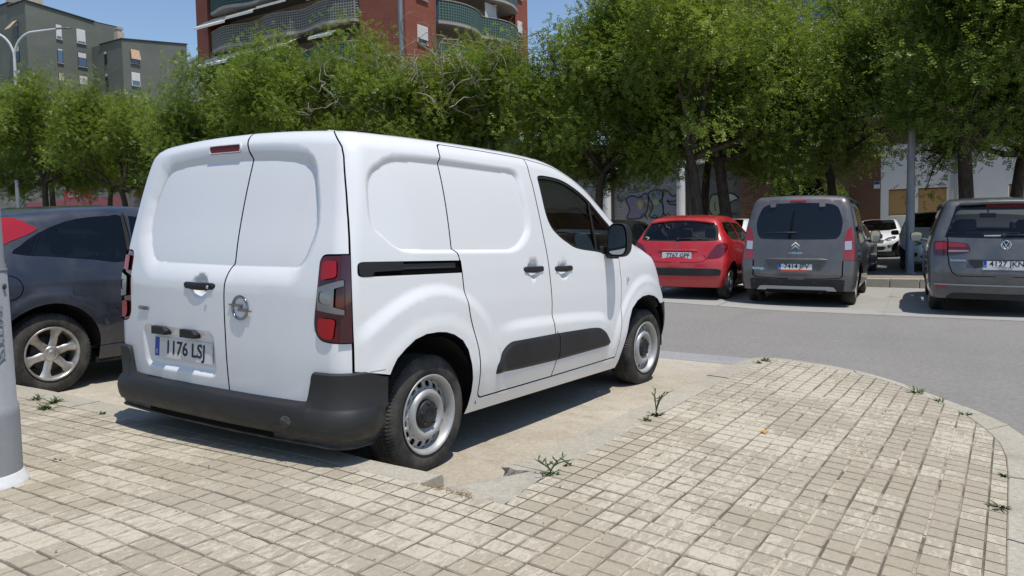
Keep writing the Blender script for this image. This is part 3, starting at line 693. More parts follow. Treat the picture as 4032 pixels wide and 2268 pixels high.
# ---- far kerbed island between the parked cars, building terrace
def far_island():
    mb = MB(); P_ = rounded([(14.95,-4.0),(14.95,1.55),(15.2,4.5),(16.4,4.5),(16.4,-4.0)], .3, 4)
    mb.prism(P_, lambda u, v, d: (u, v, d), -.3, .075); o = tag(mb.obj('planted_island', noisy('dry_soil', (.20, .165, .12), (.30, .25, .18), 4, .95, .4, 30)), kind='structure')
    for k in range(10):
        y = -3.9+.56*k; kb = MB(); kb.box((14.80, y, -.32), (14.96, y+.545, .085), .012); kb.obj('kerb_stone', kerb_m, o)
far_island()
def terrace():
    mb = MB(); mb.box((30.9, -40, -.5), (33.4, 40, .80)); mb.box((30.8, -40, .80), (33.4, 40, .86)); tag(mb.obj('terrace', mat_concrete('terrace_concrete', (.42, .38, .32), (.50, .46, .39), (.36, .32, .27))), kind='structure')
    mb = MB(); mb.box((33.4, 20, 0), (34.2, 100, 2.2)); 
terrace()
# ---------------------------------------------------------------- buildings
def brick_mat(name, a, b, mortar, w=.24, h=.065, m_=.012, axis='y'):
    """brickwork laid along world y (facade facing x) or x"""
    m = P(name, a, .9, spec=.2); n, l = nodes(m); g = n.new('ShaderNodeNewGeometry'); sp = n.new('ShaderNodeSeparateXYZ'); l.new(g.outputs['Position'], sp.inputs[0]); cb = n.new('ShaderNodeCombineXYZ')
    l.new(sp.outputs['Y' if axis == 'y' else 'X'], cb.inputs[0]); l.new(sp.outputs['Z'], cb.inputs[1])
    t = n.new('ShaderNodeTexBrick'); l.new(cb.outputs[0], t.inputs['Vector']); t.inputs['Scale'].default_value = 1; t.inputs['Brick Width'].default_value = w+m_; t.inputs['Row Height'].default_value = h+m_; t.inputs['Mortar Size'].default_value = m_/2
    t.inputs['Color1'].default_value = (*a, 1); t.inputs['Color2'].default_value = (*b, 1); t.inputs['Mortar'].default_value = (*mortar, 1); t.inputs['Bias'].default_value = -.1
    ns = tex(m, 'Noise', .35, 5, .6, vec=g.outputs['Position'], mapping=(1, 1, 2.5)); to(m, mix(m, ramp(m, ns.outputs[0], [(.35, G(0)), (.7, G(.35))]), t.outputs['Color'], tuple(x*1.25 for x in b)), 'Base Color'); bump(m, t.outputs['Fac'], -.4, .01); return m
red_brick = brick_mat('red_tower_brick', (.235, .070, .048), (.29, .10, .066), (.25, .13, .095), axis='y'); red_brick_x = brick_mat('red_tower_brick_side', (.235, .070, .048), (.29, .10, .066), (.25, .13, .095), axis='x')
brown_brick = brick_mat('brown_facade_brick', (.155, .085, .058), (.20, .115, .08), (.17, .13, .10), axis='y')
brown_piece = P('brown_brick_piece', (.19, .105, .072), .9, spec=.2)
def _bp():
    m = brown_piece; n, l = nodes(m); oi = n.new('ShaderNodeObjectInfo'); to(m, mix(m, oi.outputs['Random'], (.145, .075, .050), (.235, .135, .093)), 'Base Color'); bump(m, tex(m, 'Noise', 30, 4).outputs[0], .3, .004)
_bp()
mortar_m = noisy('mortar', (.13, .10, .08), (.17, .135, .105), 6, .95)
render_white = noisy('white_render', (.60, .60, .585), (.68, .675, .66), .8, .85, .1, 40)
render_green = P('grey_green_render', (.085, .095, .08), .9, spec=.2)
def _rg():
    m = render_green; a = pos_tex(m, 'Noise', .16, 6, .65, (1, 1, 2.2)); b = pos_tex(m, 'Noise', 1.1, 5, .6, (1, 1, .3)); base = ramp(m, a.outputs[0], [(.32, (.125, .138, .115)), (.68, (.165, .176, .15))])
    to(m, mix(m, ramp(m, b.outputs[0], [(.45, G(0)), (.8, G(.4))]), base, (.18, .173, .145)), 'Base Color')
_rg()
roof_dark = P('dark_roof_edge', (.03, .028, .03), .8); stone_m = noisy('beige_stone', (.42, .37, .30), (.50, .45, .37), 2, .9); concrete_b = noisy('balcony_concrete', (.33, .30, .26), (.40, .37, .32), 1.5, .9)
shutter_m = noisy('roller_shutter_grey', (.22, .23, .235), (.29, .295, .30), 1.2, .5, spec=.4, mapping=(1, 1, .2)); shutter_d = noisy('roller_shutter_dark', (.10, .10, .095), (.14, .138, .13), 1.2, .6)
white_frame = P('white_window_frame', (.72, .72, .70), .5); blind_m = noisy('blind_white', (.60, .59, .56), (.68, .67, .64), 4, .7); blind_b = P('blind_beige', (.55, .49, .40), .7)
pane_m = P('dark_window_pane', (.015, .02, .026), .06, 0, .6); pane_blue = P('sky_blue_pane', (.10, .16, .25), .08, 0, .7); osb = None
def mat_osb():
    m = P('osb_board', (.33, .20, .08), .75, spec=.3); a = pos_tex(m, 'Noise', 22, 6, .75, (1, 1, 1), 1.5); b = pos_tex(m, 'Voronoi', 26)
    base = ramp(m, a.outputs[0], [(.3, (.22, .125, .045)), (.7, (.40, .25, .10))]); to(m, mix(m, .35, base, ramp(m, b.outputs[0], [(0, (.16, .09, .035)), (.6, (.46, .31, .14))])), 'Base Color'); return m
osb = mat_osb()
awn_white = noisy('cream_awning', (.62, .60, .54), (.70, .68, .62), 2, .8); 
def stripes(name, a, b, scale, axis=0):
    m = P(name, a, .8, spec=.2); n, l = nodes(m); c = n.new('ShaderNodeTexCoord'); sp = n.new('ShaderNodeSeparateXYZ'); l.new(c.outputs['Object'], sp.inputs[0]); w = n.new('ShaderNodeMath'); w.operation = 'MULTIPLY'; l.new(sp.outputs[axis], w.inputs[0]); w.inputs[1].default_value = scale; f = n.new('ShaderNodeMath'); f.operation = 'FRACT'; l.new(w.outputs[0], f.inputs[0]); to(m, ramp(m, f.outputs[0], [(.45, a), (.55, b)]), 'Base Color'); return m
awn_or_x = stripes('orange_striped_awning_cloth', (.50, .18, .06), (.62, .55, .42), 5.5, 0)
def grid_mat(name, hole, web, sc, thr=.30, axis='y'):
    m = P(name, web, .8, spec=.2); n, l = nodes(m); g = n.new('ShaderNodeNewGeometry'); sp = n.new('ShaderNodeSeparateXYZ'); l.new(g.outputs['Position'], sp.inputs[0]); mx = []
    for ax in ('Y' if axis == 'y' else 'X', 'Z'):
        a = n.new('ShaderNodeMath'); a.operation = 'MULTIPLY'; a.inputs[1].default_value = sc; l.new(sp.outputs[ax], a.inputs[0]); b = n.new('ShaderNodeMath'); b.operation = 'FRACT'; l.new(a.outputs[0], b.inputs[0]); c = n.new('ShaderNodeMath'); c.operation = 'SUBTRACT'; l.new(b.outputs[0], c.inputs[0]); c.inputs[1].default_value = .5; d = n.new('ShaderNodeMath'); d.operation = 'ABSOLUTE'; l.new(c.outputs[0], d.inputs[0]); mx.append(d.outputs[0])
    k = n.new('ShaderNodeMath'); k.operation = 'MAXIMUM'; l.new(mx[0], k.inputs[0]); l.new(mx[1], k.inputs[1]); to(m, ramp(m, k.outputs[0], [(thr, hole), (thr+.05, web)]), 'Base Color'); return m
rail_teal = grid_mat('teal_mesh_parapet', (.022, .045, .042), (.10, .17, .155), 5.2, .36); rail_teal_x = grid_mat('teal_mesh_parapet_side', (.03, .06, .055), (.13, .20, .18), 5.2, .36, 'x'); rail_grey = grid_mat('grey_mesh_parapet', (.06, .065, .06), (.26, .26, .24), 5.2, .34); perf_m = grid_mat('perforated_panel', (.05, .05, .05), (.30, .29, .28), 7.5, .24)
def sub(name, mat, parent, *boxes, bev=0.):
    mb = MB()
    for a, b in boxes: mb.box(a, b, bev)
    return mb.obj(name, mat, parent)
def T0(name, label, cat): return thing(name, label, cat)
# ---- brown-brick block straight ahead: shops below, flats above
def shops_block():
    r = T0('apartment_block', 'brown brick block of flats over shuttered shops and a boarded white shopfront', 'building'); X = 33.
    z0, z1 = .86, 4.47
    up = sub('upper_wall', brown_brick, r, ((X+.4, -30, 5.6), (X+12, 15.65, 24)))
    sub('brick_band', brown_brick, r, ((X-.02, -30, 4.66), (X+.5, 24, 5.75)))
    sub('ledge', P('white_ledge', (.66, .65, .62), .7), r, ((X-.20, -30, 4.47), (X+.5, 24, 4.655)), ((X-.05, 3.13, 4.47), (X+.2, 24, 4.60)))
    sub('back_wall', shutter_d, r, ((X+.62, 16.2, z0), (X+.70, 24, z1)))
    sub('side_wall', brown_brick, r, ((X, 23.5, z0), (X+12, 24, 5.7)))
    # shutters of ribbed slats
    for nm, y0, y1, mt, xo in (('roller_shutter', 12.1, 15.62, shutter_m, .30), ('roller_shutter', 9.07, 11.68, shutter_d, .34), ('roller_shutter', 16.05, 19.6, shutter_m, .30), ('roller_shutter', 19.7, 23.4, shutter_d, .3)):
        mb = MB(); V, F = [], []; n = int((z1-z0)/.09)*4
        for i in range(n+1):
            z = z0+(z1-z0)*i/n; d = (0, .012, .018, .012)[i % 4]; V += [(X+xo-d, y0, z), (X+xo-d, y1, z)]
        F = [(2*i, 2*i+2, 2*i+3, 2*i+1) for i in range(n)]; mb.add(V, F); mb.obj(nm, mt, r)
    sub('shop_frame', shutter_d, r, ((X+.1, 11.68, z0), (X+.4, 12.1, z1))); sub('shop_frame', shutter_d, r, ((X+.1, 15.62, z0), (X+.4, 16.05, z1)))
    for y in (15.84, 11.9):
        mb = MB(); mb.lathe([(.21, z0), (.21, z1-.01)], 20, 'z', (X-.12, y, 0)); mb.obj('column', render_white, r)
    # brick piers with each brick its own piece
    cnt = 0; bw, bh, gp = .235, .055, .014; meshb = {}
    more = MB()
    for y0, y1 in ((7.66, 9.06), (3.13, 4.34)):
        pier = sub('brick_pier', mortar_m, r, ((X+.012, y0, z0), (X+.5, y1, z1)))
        rows = int((z1-z0)/(bh+gp))
        for j in range(rows, -1, -1):
            z = z0+j*(bh+gp)+.006; y = y0-(bw+gp)*(.5 if j % 2 else 0)
            while y < y1-.03:
                a, b = max(y, y0+.004), min(y+bw, y1-.004); y += bw+gp
                if b-a < .03 or z+bh > z1: continue
                key = round(b-a, 3)
                if z > 1.55 and cnt < 300:
                    if key not in meshb: q = MB(); q.box((0, 0, 0), (.03, key, bh), .003); o = q.obj('brick', brown_piece); meshb[key] = o.data; bpy.data.objects.remove(o)
                    o = link('brick', meshb[key], pier); o.location = (X-.002+random.uniform(-.003, .003), a, z); cnt += 1
                else: more.box((X-.002, a, z), (X+.02, b, z+bh))
    tag(more.obj('brick_rest', brown_piece, r), kind='stuff')
    # entrance recess with canopy
    sub('entrance_side', brown_brick, r, ((X+.5, 7.66, z0), (X+3.28, 7.9, z1))); sub('entrance_side', brown_brick, r, ((X+.02, 4.34, z0), (X+1.2, 5.40, z1))); sub('entrance_back', brown_brick, r, ((X+3.3, 4.3, z0), (X+3.6, 7.95, z1)))
    sub('entrance_ceiling', stone_m, r, ((X-.0, 5.4, 4.40), (X+3.4, 7.66, 4.465)))
    sub('canopy', render_white, r, ((X-1.1, 5.75, 4.40), (X-.01, 7.70, 4.50)))
    for k in range(4): sub('canopy_board', stone_m, r, ((X-1.08, 5.78+.48*k, 4.375), (X-.02, 6.22+.48*k, 4.398)))
    sub('entrance_door', pane_m, r, ((X+2.9, 5.6, z0), (X+2.95, 7.5, 3.2)))
    # boarded white shopfront
    sub('shopfront', render_white, r, ((X+.02, 2.82, z0), (X+.5, 3.125, z1)), ((X+.02, -30, z0), (X+.5, 2.82, 1.72)), ((X+.02, -30, 2.83), (X+.5, 2.82, z1)), ((X+.02, 1.71, 1.72), (X+.5, 2.01, 2.83)), ((X+.02, -1.44, 1.72), (X+.5, .67, 2.83)), ((X+.02, -4.2, 1.72), (X+.5, -3.0, 2.83)), ((X+.02, -30, 1.72), (X+.5, -5.8, 2.83)))
    for y0, y1 in ((2.01, 2.82), (.67, 1.71), (-3.0, -1.44), (-5.8, -4.2)):
        b = sub('boarded_window', osb, r, ((X+.10, y0+.01, 1.73), (X+.14, y1-.01, 2.82))); sub('frame', P('dark_board_frame', (.06, .03, .02), .7) if 'dark_board_frame' not in MATS else MATS['dark_board_frame'], b, ((X+.05, y0, 2.785), (X+.12, y1, 2.828)))
    sub('pilaster', render_white, r, ((X-.10, -.12, z0), (X+.1, .28, z1))); sub('drainpipe', P('grey_pipe', (.35, .36, .36), .5), r, ((X-.06, .42, z0), (X+.02, .52, z1)))
    s_ = sub('notice_plate', plate_white, r, ((X-.035, 3.15, 2.90), (X-.02, 3.38, 3.20))); sub('notice_band', P('notice_blue', (.03, .04, .16), .5), s_, ((X-.039, 3.16, 3.06), (X-.036, 3.37, 3.19))); text('notice_lettering', 'ALARMA', .045, plate_black, s_, frame((X-.04, 3.265, 2.98), (0, -1, 0), (0, 0, 1)), .002)
    # upper storeys: slab, perforated parapets, glazed bays, awnings
    for k in range(5):
        zf = 6.0+3.05*k
        for y0, y1 in ((-9.5, -2.2), (-.6, 7.6)):
            sub('balcony_slab', concrete_b, r, ((X-.75, y0, zf-.28), (X+.4, y1, zf))); sub('parapet', perf_m, r, ((X-.75, y0, zf), (X-.70, y1, zf+1.15))); sub('handrail', concrete_b, r, ((X-.78, y0, zf+1.15), (X-.67, y1, zf+1.22)))
            for q in range(3):
                a = y0+.5+q*(y1-y0-.6)/3; b = a+(y1-y0-.6)/3-.4
                w_ = sub('window', white_frame, r, ((X+.33, a, zf+.1), (X+.40, b, zf+2.35))); sub('pane', pane_blue if (q+k) % 2 else pane_m, w_, ((X+.31, a+.07, zf+.17), (X+.329, (a+b)/2-.03, zf+2.28)), ((X+.31, (a+b)/2+.03, zf+.17), (X+.329, b-.07, zf+2.28)))
        for y0, y1 in ((9.4, 10.5), (11.6, 12.8), (13.6, 14.6)):
            w_ = sub('window', white_frame, r, ((X+.36, y0, zf+.9), (X+.43, y1, zf+2.3))); sub('pane', pane_m, w_, ((X+.34, y0+.06, zf+.95), (X+.359, y1-.06, zf+1.5))); sub('blind', blind_m, w_, ((X+.34, y0+.06, zf+1.5), (X+.359, y1-.06, zf+2.25)))
    for y0, y1, z in ((10.3, 11.7, 11.9), (-7.5, -4.0, 8.6), (2.5, 5.5, 14.6)):
        mb = MB(); mb.add([(X+.38, y0, z), (X+.38, y1, z), (X-1.15, y1, z-.62), (X-1.15, y0, z-.62), (X-1.15, y1, z-.80), (X-1.15, y0, z-.80)], [(0, 1, 2, 3), (3, 2, 4, 5)]); mb.obj('awning', awn_white, r)
    graffiti(X, r)
    return r
def graffiti(X, r):
    """sprayed lettering on the shutters: filled blocks with dark outlines, a few mm proud"""
    x0 = X+.27
    def blob(pts, mat, k, nm='graffiti_fill'):
        L = spline([(-a, b) for a, b in pts], 5, True); mb = MB(); mb.prism(L, lambda u, v, d: (x0-.004*k-d, -u, v), 0, .002); return mb.obj(nm, mat, r, True)
    def line(pts, w=.05, k=3, mat=None, closed=True):
        L = spline(pts, 6, closed); L = L+L[:1] if closed else L; mb = MB(); mb.tube([(x0-.004*k, a, b) for a, b in L], w/2, 5); o = mb.obj('graffiti_outline', mat or g_black, r); return o
    ol = lambda pts, mat: (blob(pts, mat, 1), line(pts))
    ol([(14.95,2.95),(14.6,3.1),(14.2,3.0),(13.95,3.2),(13.75,3.05),(13.8,2.4),(14.1,2.0),(14.9,1.98),(14.75,2.4)], g_purple)
    ol([(13.75,3.15),(13.35,3.35),(12.95,3.25),(13.0,2.9),(13.15,2.8),(12.95,2.55),(13.05,2.0),(13.7,2.05),(13.5,2.5)], g_teal)
    ol([(12.98,3.22),(12.75,3.25),(12.45,2.98),(12.2,3.12),(12.15,2.92),(12.45,2.72),(12.75,2.80),(12.6,2.6),(12.3,2.55),(12.25,2.1),(12.8,2.0),(12.98,2.5)], g_lilac)
    blob([(14.35,2.75),(14.15,2.85),(14.05,2.6),(14.2,2.4)], g_yellow, 2); blob([(13.5,2.8),(13.3,2.9),(13.2,2.7),(13.4,2.6)], g_yellow, 2); blob([(13.9,2.75),(13.82,2.9),(13.78,2.6)], g_yellow, 2)
    for pts in ([(14.2,1.95),(14.0,2.2),(13.8,1.9)], [(13.6,1.9),(13.4,2.1),(13.2,1.9)], [(12.9,1.95),(12.7,2.15),(12.5,1.9)]): line(pts, .04, 3, g_black, False)
    # second shutter
    x0 = X+.31
    for pts in ([(11.5,2.75),(11.2,2.9),(10.95,2.8),(11.0,2.3),(10.9,2.0),(11.4,1.98),(11.35,2.4)], [(10.55,2.9),(10.2,2.95),(10.0,2.6),(10.1,2.1),(10.4,1.95),(10.65,2.3)], [(9.95,2.9),(9.6,3.0),(9.25,2.75),(9.6,2.6),(9.7,2.2),(9.9,2.05),(10.0,2.5)]): ol(pts, g_lime if pts[0][0] > 10 else g_pale)
    line([(10.35,2.65),(10.38,2.35),(10.3,2.2)], .035, 3, g_black, False)
    text('graffiti_tag', 'ÖZIL', .26, g_black, r, frame((X+.26, 14.55, 3.33), (0, -1, 0), (0, 0, 1)), .002); text('graffiti_tag', 'GLO', .22, g_black, r, frame((X+.26, 15.2, 2.95), (0, -1, 0), (0, 0, 1)), .002); text('graffiti_tag', 'NEN', .2, g_black, r, frame((X+.30, 9.5, 2.02), (0, -1, 0), (0, 0, 1)), .002)
g_black = P('spray_black', (.012, .012, .016), .6); g_purple = P('spray_purple', (.155, .15, .215), .6); g_teal = P('spray_teal', (.14, .185, .205), .6); g_lilac = P('spray_lilac', (.20, .195, .25), .6); g_yellow = P('spray_yellow', (.30, .28, .12), .6); g_lime = P('spray_lime', (.20, .22, .14), .6); g_pale = P('spray_pale', (.38, .38, .37), .6)
shops_block()
# ---- red brick tower with wavy mesh balconies
def tower():
    r = T0('apartment_tower', 'red brick apartment tower with wavy mesh balconies and cream awnings', 'building'); X, Y = 37., 32.36; ztop = 40
    sub('front_wall', red_brick, r, ((X, Y, 0), (X+2.0, 36.42, ztop))); sub('side_wall', red_brick_x, r, ((X+2.0, Y, 0), (40.25, Y+1.5, ztop)), ((50.6, Y, 0), (52.5, Y+1.5, ztop)))
    mb = MB(); mb.add([(X-.3, 52.55, 0), (X+.9, 55.65, 0), (X+.9, 55.65, ztop), (X-.3, 52.55, ztop), (X+2.2, 52.55, 0), (X+2.2, 52.55, ztop), (X+14, 55.65, 0), (X+14, 55.65, ztop)], [(0, 3, 2, 1), (0, 4, 5, 3), (1, 2, 7, 6)]); mb.obj('end_wall', red_brick, r)
    sub('core_wall', stone_m, r, ((X+1.9, 36.4, 0), (X+2.1, 52.6, ztop)), ((40.2, Y+1.5, 0), (50.7, Y+1.6, ztop)), ((X+2.1, 52.6, ztop-.3), (52.4, Y+1.6, ztop)))
    for k in range(9):
        zf = 4.65+2.95*k; zf2 = zf+.0
        # front balcony, wavy in plan
        ys_ = np.linspace(36.45, 52.5, 48); xo = X-.25-.55*np.sin((ys_-36.45)/16.05*math.pi*3.0)**2; xo[0] = xo[-1] = X+.3
        V = [(x, y, z) for x, y in zip(xo, ys_) for z in (zf+.02, zf+1.35)]
        pm = MB(); half = 24; F = [(2*i, 2*i+2, 2*i+3, 2*i+1) for i in range(47)]
        pm.add(V, F, True); o = pm.obj('balcony_parapet', (rail_teal if k % 2 else rail_grey), r)
        hr = MB(); hr.tube([(x-.01, y, zf+1.40) for x, y in zip(xo, ys_)], .035, 6); hr.obj('handrail', concrete_b, r)
        sl = MB(); n = len(ys_); V = [(x, y, zf-.22) for x, y in zip(xo, ys_)]+[(x, y, zf) for x, y in zip(xo, ys_)]+[(X+1.9, y, zf-.22) for y in ys_]+[(X+1.9, y, zf) for y in ys_]
        sl.add(V, [(i, i+1, n+i+1, n+i) for i in range(n-1)]+[(2*n+i, 2*n+i+1, i+1, i) for i in range(n-1)]+[(n+i, n+i+1, 3*n+i+1, 3*n+i) for i in range(n-1)]); sl.obj('balcony_slab', concrete_b, r)
        rnd = random.Random(k+5)
        for q in range(5):     # doors and windows behind
            y0 = 37.4+3.1*q; w_ = sub('window', white_frame if rnd.random() < .5 else trim_dark, r, ((X+1.84, y0, zf+.05), (X+1.9, y0+1.7, zf+2.2))); sub('pane', pane_m, w_, ((X+1.82, y0+.08, zf+.1), (X+1.839, y0+.82, zf+2.1)), ((X+1.82, y0+.88, zf+.1), (X+1.839, y0+1.62, zf+2.1)))
        for y0, y1, d in ((49.2, 53.0, 1.0), (45.8, 49.0, 1.35), (42.4, 45.6, .9), (38.0, 40.4, .55)):
            if rnd.random() < .72 or k in (3, 4, 5):
                z = zf+2.62; dr = rnd.uniform(.55, 1.0); mb = MB(); mb.add([(X+.2, y0, z), (X+.2, y1, z), (X-.95-.3*d, y1, z-dr), (X-.95-.3*d, y0, z-dr), (X-.95-.3*d, y1, z-dr-.18), (X-.95-.3*d, y0, z-dr-.18)], [(0, 1, 2, 3), (3, 2, 4, 5)]); mb.obj('awning', awn_white, r)
        # side balcony
        xs_ = np.linspace(40.3, 50.6, 30); yo = Y-.05-1.0*np.sin((xs_-40.3)/10.3*math.pi)**.7 if False else Y-.2-.85*np.abs(np.sin((xs_-40.3)/10.3*math.pi*2))**.8; zs = zf-.15
        pm = MB(); pm.add([(x, y, z) for x, y in zip(xs_, yo) for z in (zs, zs+1.35)], [(2*i, 2*i+1, 2*i+3, 2*i+2) for i in range(29)], True); pm.obj('balcony_parapet', rail_teal_x, r)
        hr = MB(); hr.tube([(x, y-.01, zs+1.40) for x, y in zip(xs_, yo)], .035, 6); hr.obj('handrail', concrete_b, r)
        n = 30; sl = MB(); V = [(x, y, zs-.2) for x, y in zip(xs_, yo)]+[(x, y, zs) for x, y in zip(xs_, yo)]+[(x, Y+1.5, zs-.2) for x in xs_]+[(x, Y+1.5, zs) for x in xs_]; sl.add(V, [(i, n+i, n+i+1, i+1) for i in range(n-1)]+[(i, i+1, 2*n+i+1, 2*n+i) for i in range(n-1)]); sl.obj('balcony_slab', concrete_b, r)
        for q in range(3):
            a = 41.0+3.2*q; w_ = sub('window', white_frame, r, ((a, Y+1.42, zs+.1), (a+2.2, Y+1.5, zs+2.3))); sub('pane', pane_m if q else pane_blue, w_, ((a+.08, Y+1.40, zs+.15), (a+1.05, Y+1.419, zs+2.2)), ((a+1.15, Y+1.40, zs+.15), (a+2.12, Y+1.419, zs+2.2)))
        if k % 2 == 0: sub('glazed_bay', blind_m, r, ((46.0, Y-.25, zs+1.42), (47.6, Y-.2, zs+2.6))); 
        for a, b, zz in ((38.2, 39.3, zf-.05+.05), (50.9, 51.6, zf+.1)):
            w_ = sub('window', white_frame, r, ((a, Y-.03, zz+.9), (b, Y+.05, zz+2.1))); sub('blind', blind_m, w_, ((a+.06, Y-.045, zz+1.2), (b-.06, Y-.031, zz+2.05))); sub('pane', pane_m, w_, ((a+.06, Y-.045, zz+.95), (b-.06, Y-.031, zz+1.195))); sub('sill', concrete_b, w_, ((a-.08, Y-.12, zz+.84), (b+.08, Y-.032, zz+.895)))
tower()
# ---- grey-green rendered blocks far left
def win_y(r, x0, x1, Y, z0, z1, blind=.5, frame_m=None, pale=False):
    """window in a wall facing -y"""
    w_ = sub('window', frame_m or trim_dark, r, ((x0, Y-.06, z0), (x1, Y+.05, z1))); zb = z1-(z1-z0)*blind
    sub('pane', pane_blue, w_, ((x0+.06, Y-.075, z0+.06), (x1-.06, Y-.061, max(zb, z0+.07))))
    if blind > .02: sub('blind', blind_m if not pale else blind_b, w_, ((x0+.05, Y-.085, zb), (x1-.05, Y-.061, z1-.04)))
    sub('sill', concrete_b, w_, ((x0-.08, Y-.16, z0-.10), (x1+.08, Y-.0, z0-.005)))
def win_x(r, X, y0, y1, z0, z1, blind=.5):
    w_ = sub('window', trim_dark, r, ((X-.06, y0, z0), (X+.05, y1, z1))); zb = z1-(z1-z0)*blind
    sub('pane', pane_m, w_, ((X-.075, y0+.06, z0+.06), (X-.061, y1-.06, max(zb, z0+.07))))
    if blind > .02: sub('blind', blind_b, w_, ((X-.085, y0+.05, zb), (X-.061, y1-.05, z1-.04)))
def green_blocks():
    r = T0('apartment_block', 'grey-green rendered apartment block at the far left with half-lowered blinds', 'building'); X, Y = 47.2, 102.64
    mb = MB(); mb.prism([(X, 0), (55.84, 0), (55.84, 31.15), (X, 31.85)], lambda u, v, d: (u, d, v), Y, Y+4.1); mb.obj('main_wall', render_green, r, True)
    sub('rear_wall', render_green, r, ((X+.02, Y+4.1, 0), (62, Y+16, 32.3))); sub('link_wall', render_green, r, ((55.84, Y+.02, 0), (56.85, Y+6, 30.8)))
    mb = MB(); mb.prism([(X-.15, 31.86), (55.95, 31.16), (55.95, 31.30), (X-.15, 32.0)], lambda u, v, d: (u, d, v), Y-.15, Y+4.3); mb.obj('roof_edge', roof_dark, r, True); sub('roof_edge', roof_dark, r, ((X-.1, Y+4.1, 32.3), (62, Y+16, 32.45)))
    sub('stair_head', stone_m, r, ((X+1.5, Y+4.5, 32.4), (X+4.5, Y+8, 34.6)))
    for k in range(9):
        z = 27.94-3.03*k
        win_y(r, 50.82, 51.5, Y, z, z+1.8, (.8, .12, .62, .9, .5, .3, .6, .2, .9)[k], white_frame if k == 0 else None, k == 2); win_y(r, 53.44, 54.57, Y, z, z+1.82, (.85, .36, .62, .05, .4, .9, .3, .6, .4)[k], white_frame if k == 0 else None)
        win_x(r, X, Y+2.0, Y+3.0, z-.2, z+1.75, (.3, .35, .6, .3, .8, .2, .5, .4, .3)[k])
    for (x, y, z, w, ax) in ((53.4, Y-.1, 22.45-3.03*1+.2, 1.25, 'y'),):
        mb = MB(); mb.add([(0, 0, 0), (w, 0, 0), (w+.1, -.75, -1.0), (-.1, -.75, -1.0)], [(0, 1, 2, 3)]); o = mb.obj('awning', awn_or_x, r); o.location = (x, y, z)
    mb = MB(); mb.add([(X-.1, Y+1.9, 29.8), (X-.1, Y+3.1, 29.8), (X-1.15, Y+3.2, 28.55), (X-1.15, Y+1.8, 28.55)], [(0, 1, 2, 3)]); mb.obj('awning', P('tan_awning', (.42, .33, .20), .8), r)
    mb = MB(); mb.tube([(50.5, Y+5, 32.4), (50.5, Y+5, 34.5)], .04, 6); mb.obj('aerial', trim_dark, r)
    r = T0('apartment_block', 'lower grey-green rendered block with a square chimney and an orange striped blind', 'building'); X, Y = 55.34, 95.51
    mb = MB(); mb.prism([(X, 0), (64.8, 0), (64.8, 28.85), (X, 27.68)], lambda u, v, d: (u, d, v), Y, Y+5); mb.obj('main_wall', render_green, r, True)
    sub('side_wall', render_green, r, ((X+.02, Y+5, 0), (64.7, Y+9, 27.7))); mb = MB(); mb.prism([(X-.1, 27.68), (64.9, 28.85), (64.9, 29.0), (X-.1, 27.83)], lambda u, v, d: (u, d, v), Y-.1, Y+5.1); mb.obj('roof_edge', roof_dark, r, True)
    c_ = sub('chimney', stone_m, r, ((X+.1, Y+1.0, 27.6), (X+1.0, Y+1.9, 28.9))); sub('chimney_cap', concrete_b, c_, ((X+.3, Y+1.2, 28.9), (X+.8, Y+1.7, 29.2)), ((X+.15, Y+1.05, 29.2), (X+.95, Y+1.85, 29.5)))
    for k in range(8):
        z = 24.9-2.9*k; win_y(r, 56.45, 57.6, Y, z, z+1.7, (.7, .62, .5, .2, .6, .3, .8, .4)[k], white_frame if k == 1 else None); win_x(r, X, Y+3.5, Y+4.1, z-.1, z+1.8, .2)
    mb = MB(); mb.add([(0, 0, 0), (1.2, 0, 0), (1.25, -.28, -1.25), (-.05, -.28, -1.25)], [(0, 1, 2, 3)]); o = mb.obj('awning', awn_or_x, r); o.location = (56.43, Y-.1, 26.65)
    mb = MB(); mb.tube([(63.7, Y-.1, 20), (63.7, Y-.15, 24.6), (64.2, Y-.15, 24.9)], .03, 5); mb.obj('cable', trim_dark, r)
    # white strip of another block behind, glimpsed beside the tower
    r = T0('apartment_block', 'narrow glimpse of a white block between the grey-green block and the red tower', 'building'); sub('wall', render_white, r, ((72.2, 101, 0), (80, 110, 29.6)))
    for k in range(7): win_y(r, 72.6, 74.4, 101, 25.2-3*k, 27-3*k, .3); win_y(r, 75.6, 77.4, 101, 25.2-3*k, 27-3*k, .5)
green_blocks()
# ---- shops at street level far left, under the trees
def far_shops():
    r = T0('shop_row', 'low row of shops with red signs behind the trees at far left', 'building'); X = 34.; zb = 2.4
    sub('wall', noisy('shop_render', (.22, .20, .17), (.28, .26, .22), 1, .9), r, ((X+.3, 40, zb-2), (X+8, 92, 7.4)))
    for y0, y1, t in ((66.4, 70.3, 'Coca-Cola'), (57.6, 59.3, 'Coca-Cola')):
        s_ = sub('shop_sign', P('sign_red', (.42, .02, .025), .5) if 'sign_red' not in MATS else MATS['sign_red'], r, ((X-.1, y0, 5.25), (X+.3, y1, 6.1))); text('sign_lettering', t, .62, plate_white, s_, frame((X-.11, (y0+y1)/2, 5.67), (0, -1, 0), (0, 0, 1)), .01, .8)
    for y0, y1 in ((62.0, 65.5), (71.2, 76), (77, 82), (50, 56)):
        w_ = sub('shop_window', trim_dark, r, ((X+.22, y0, zb+.4), (X+.3, y1, 5.0))); sub('pane', pane_m, w_, ((X+.2, y0+.1, zb+.5), (X+.219, y1-.1, 4.9)))
    sub('red_fence', P('red_fence_panel', (.36, .10, .11), .7), r, ((X-3.1, 56, 3.0), (X-3.05, 71.5, 4.95)))
far_shops()
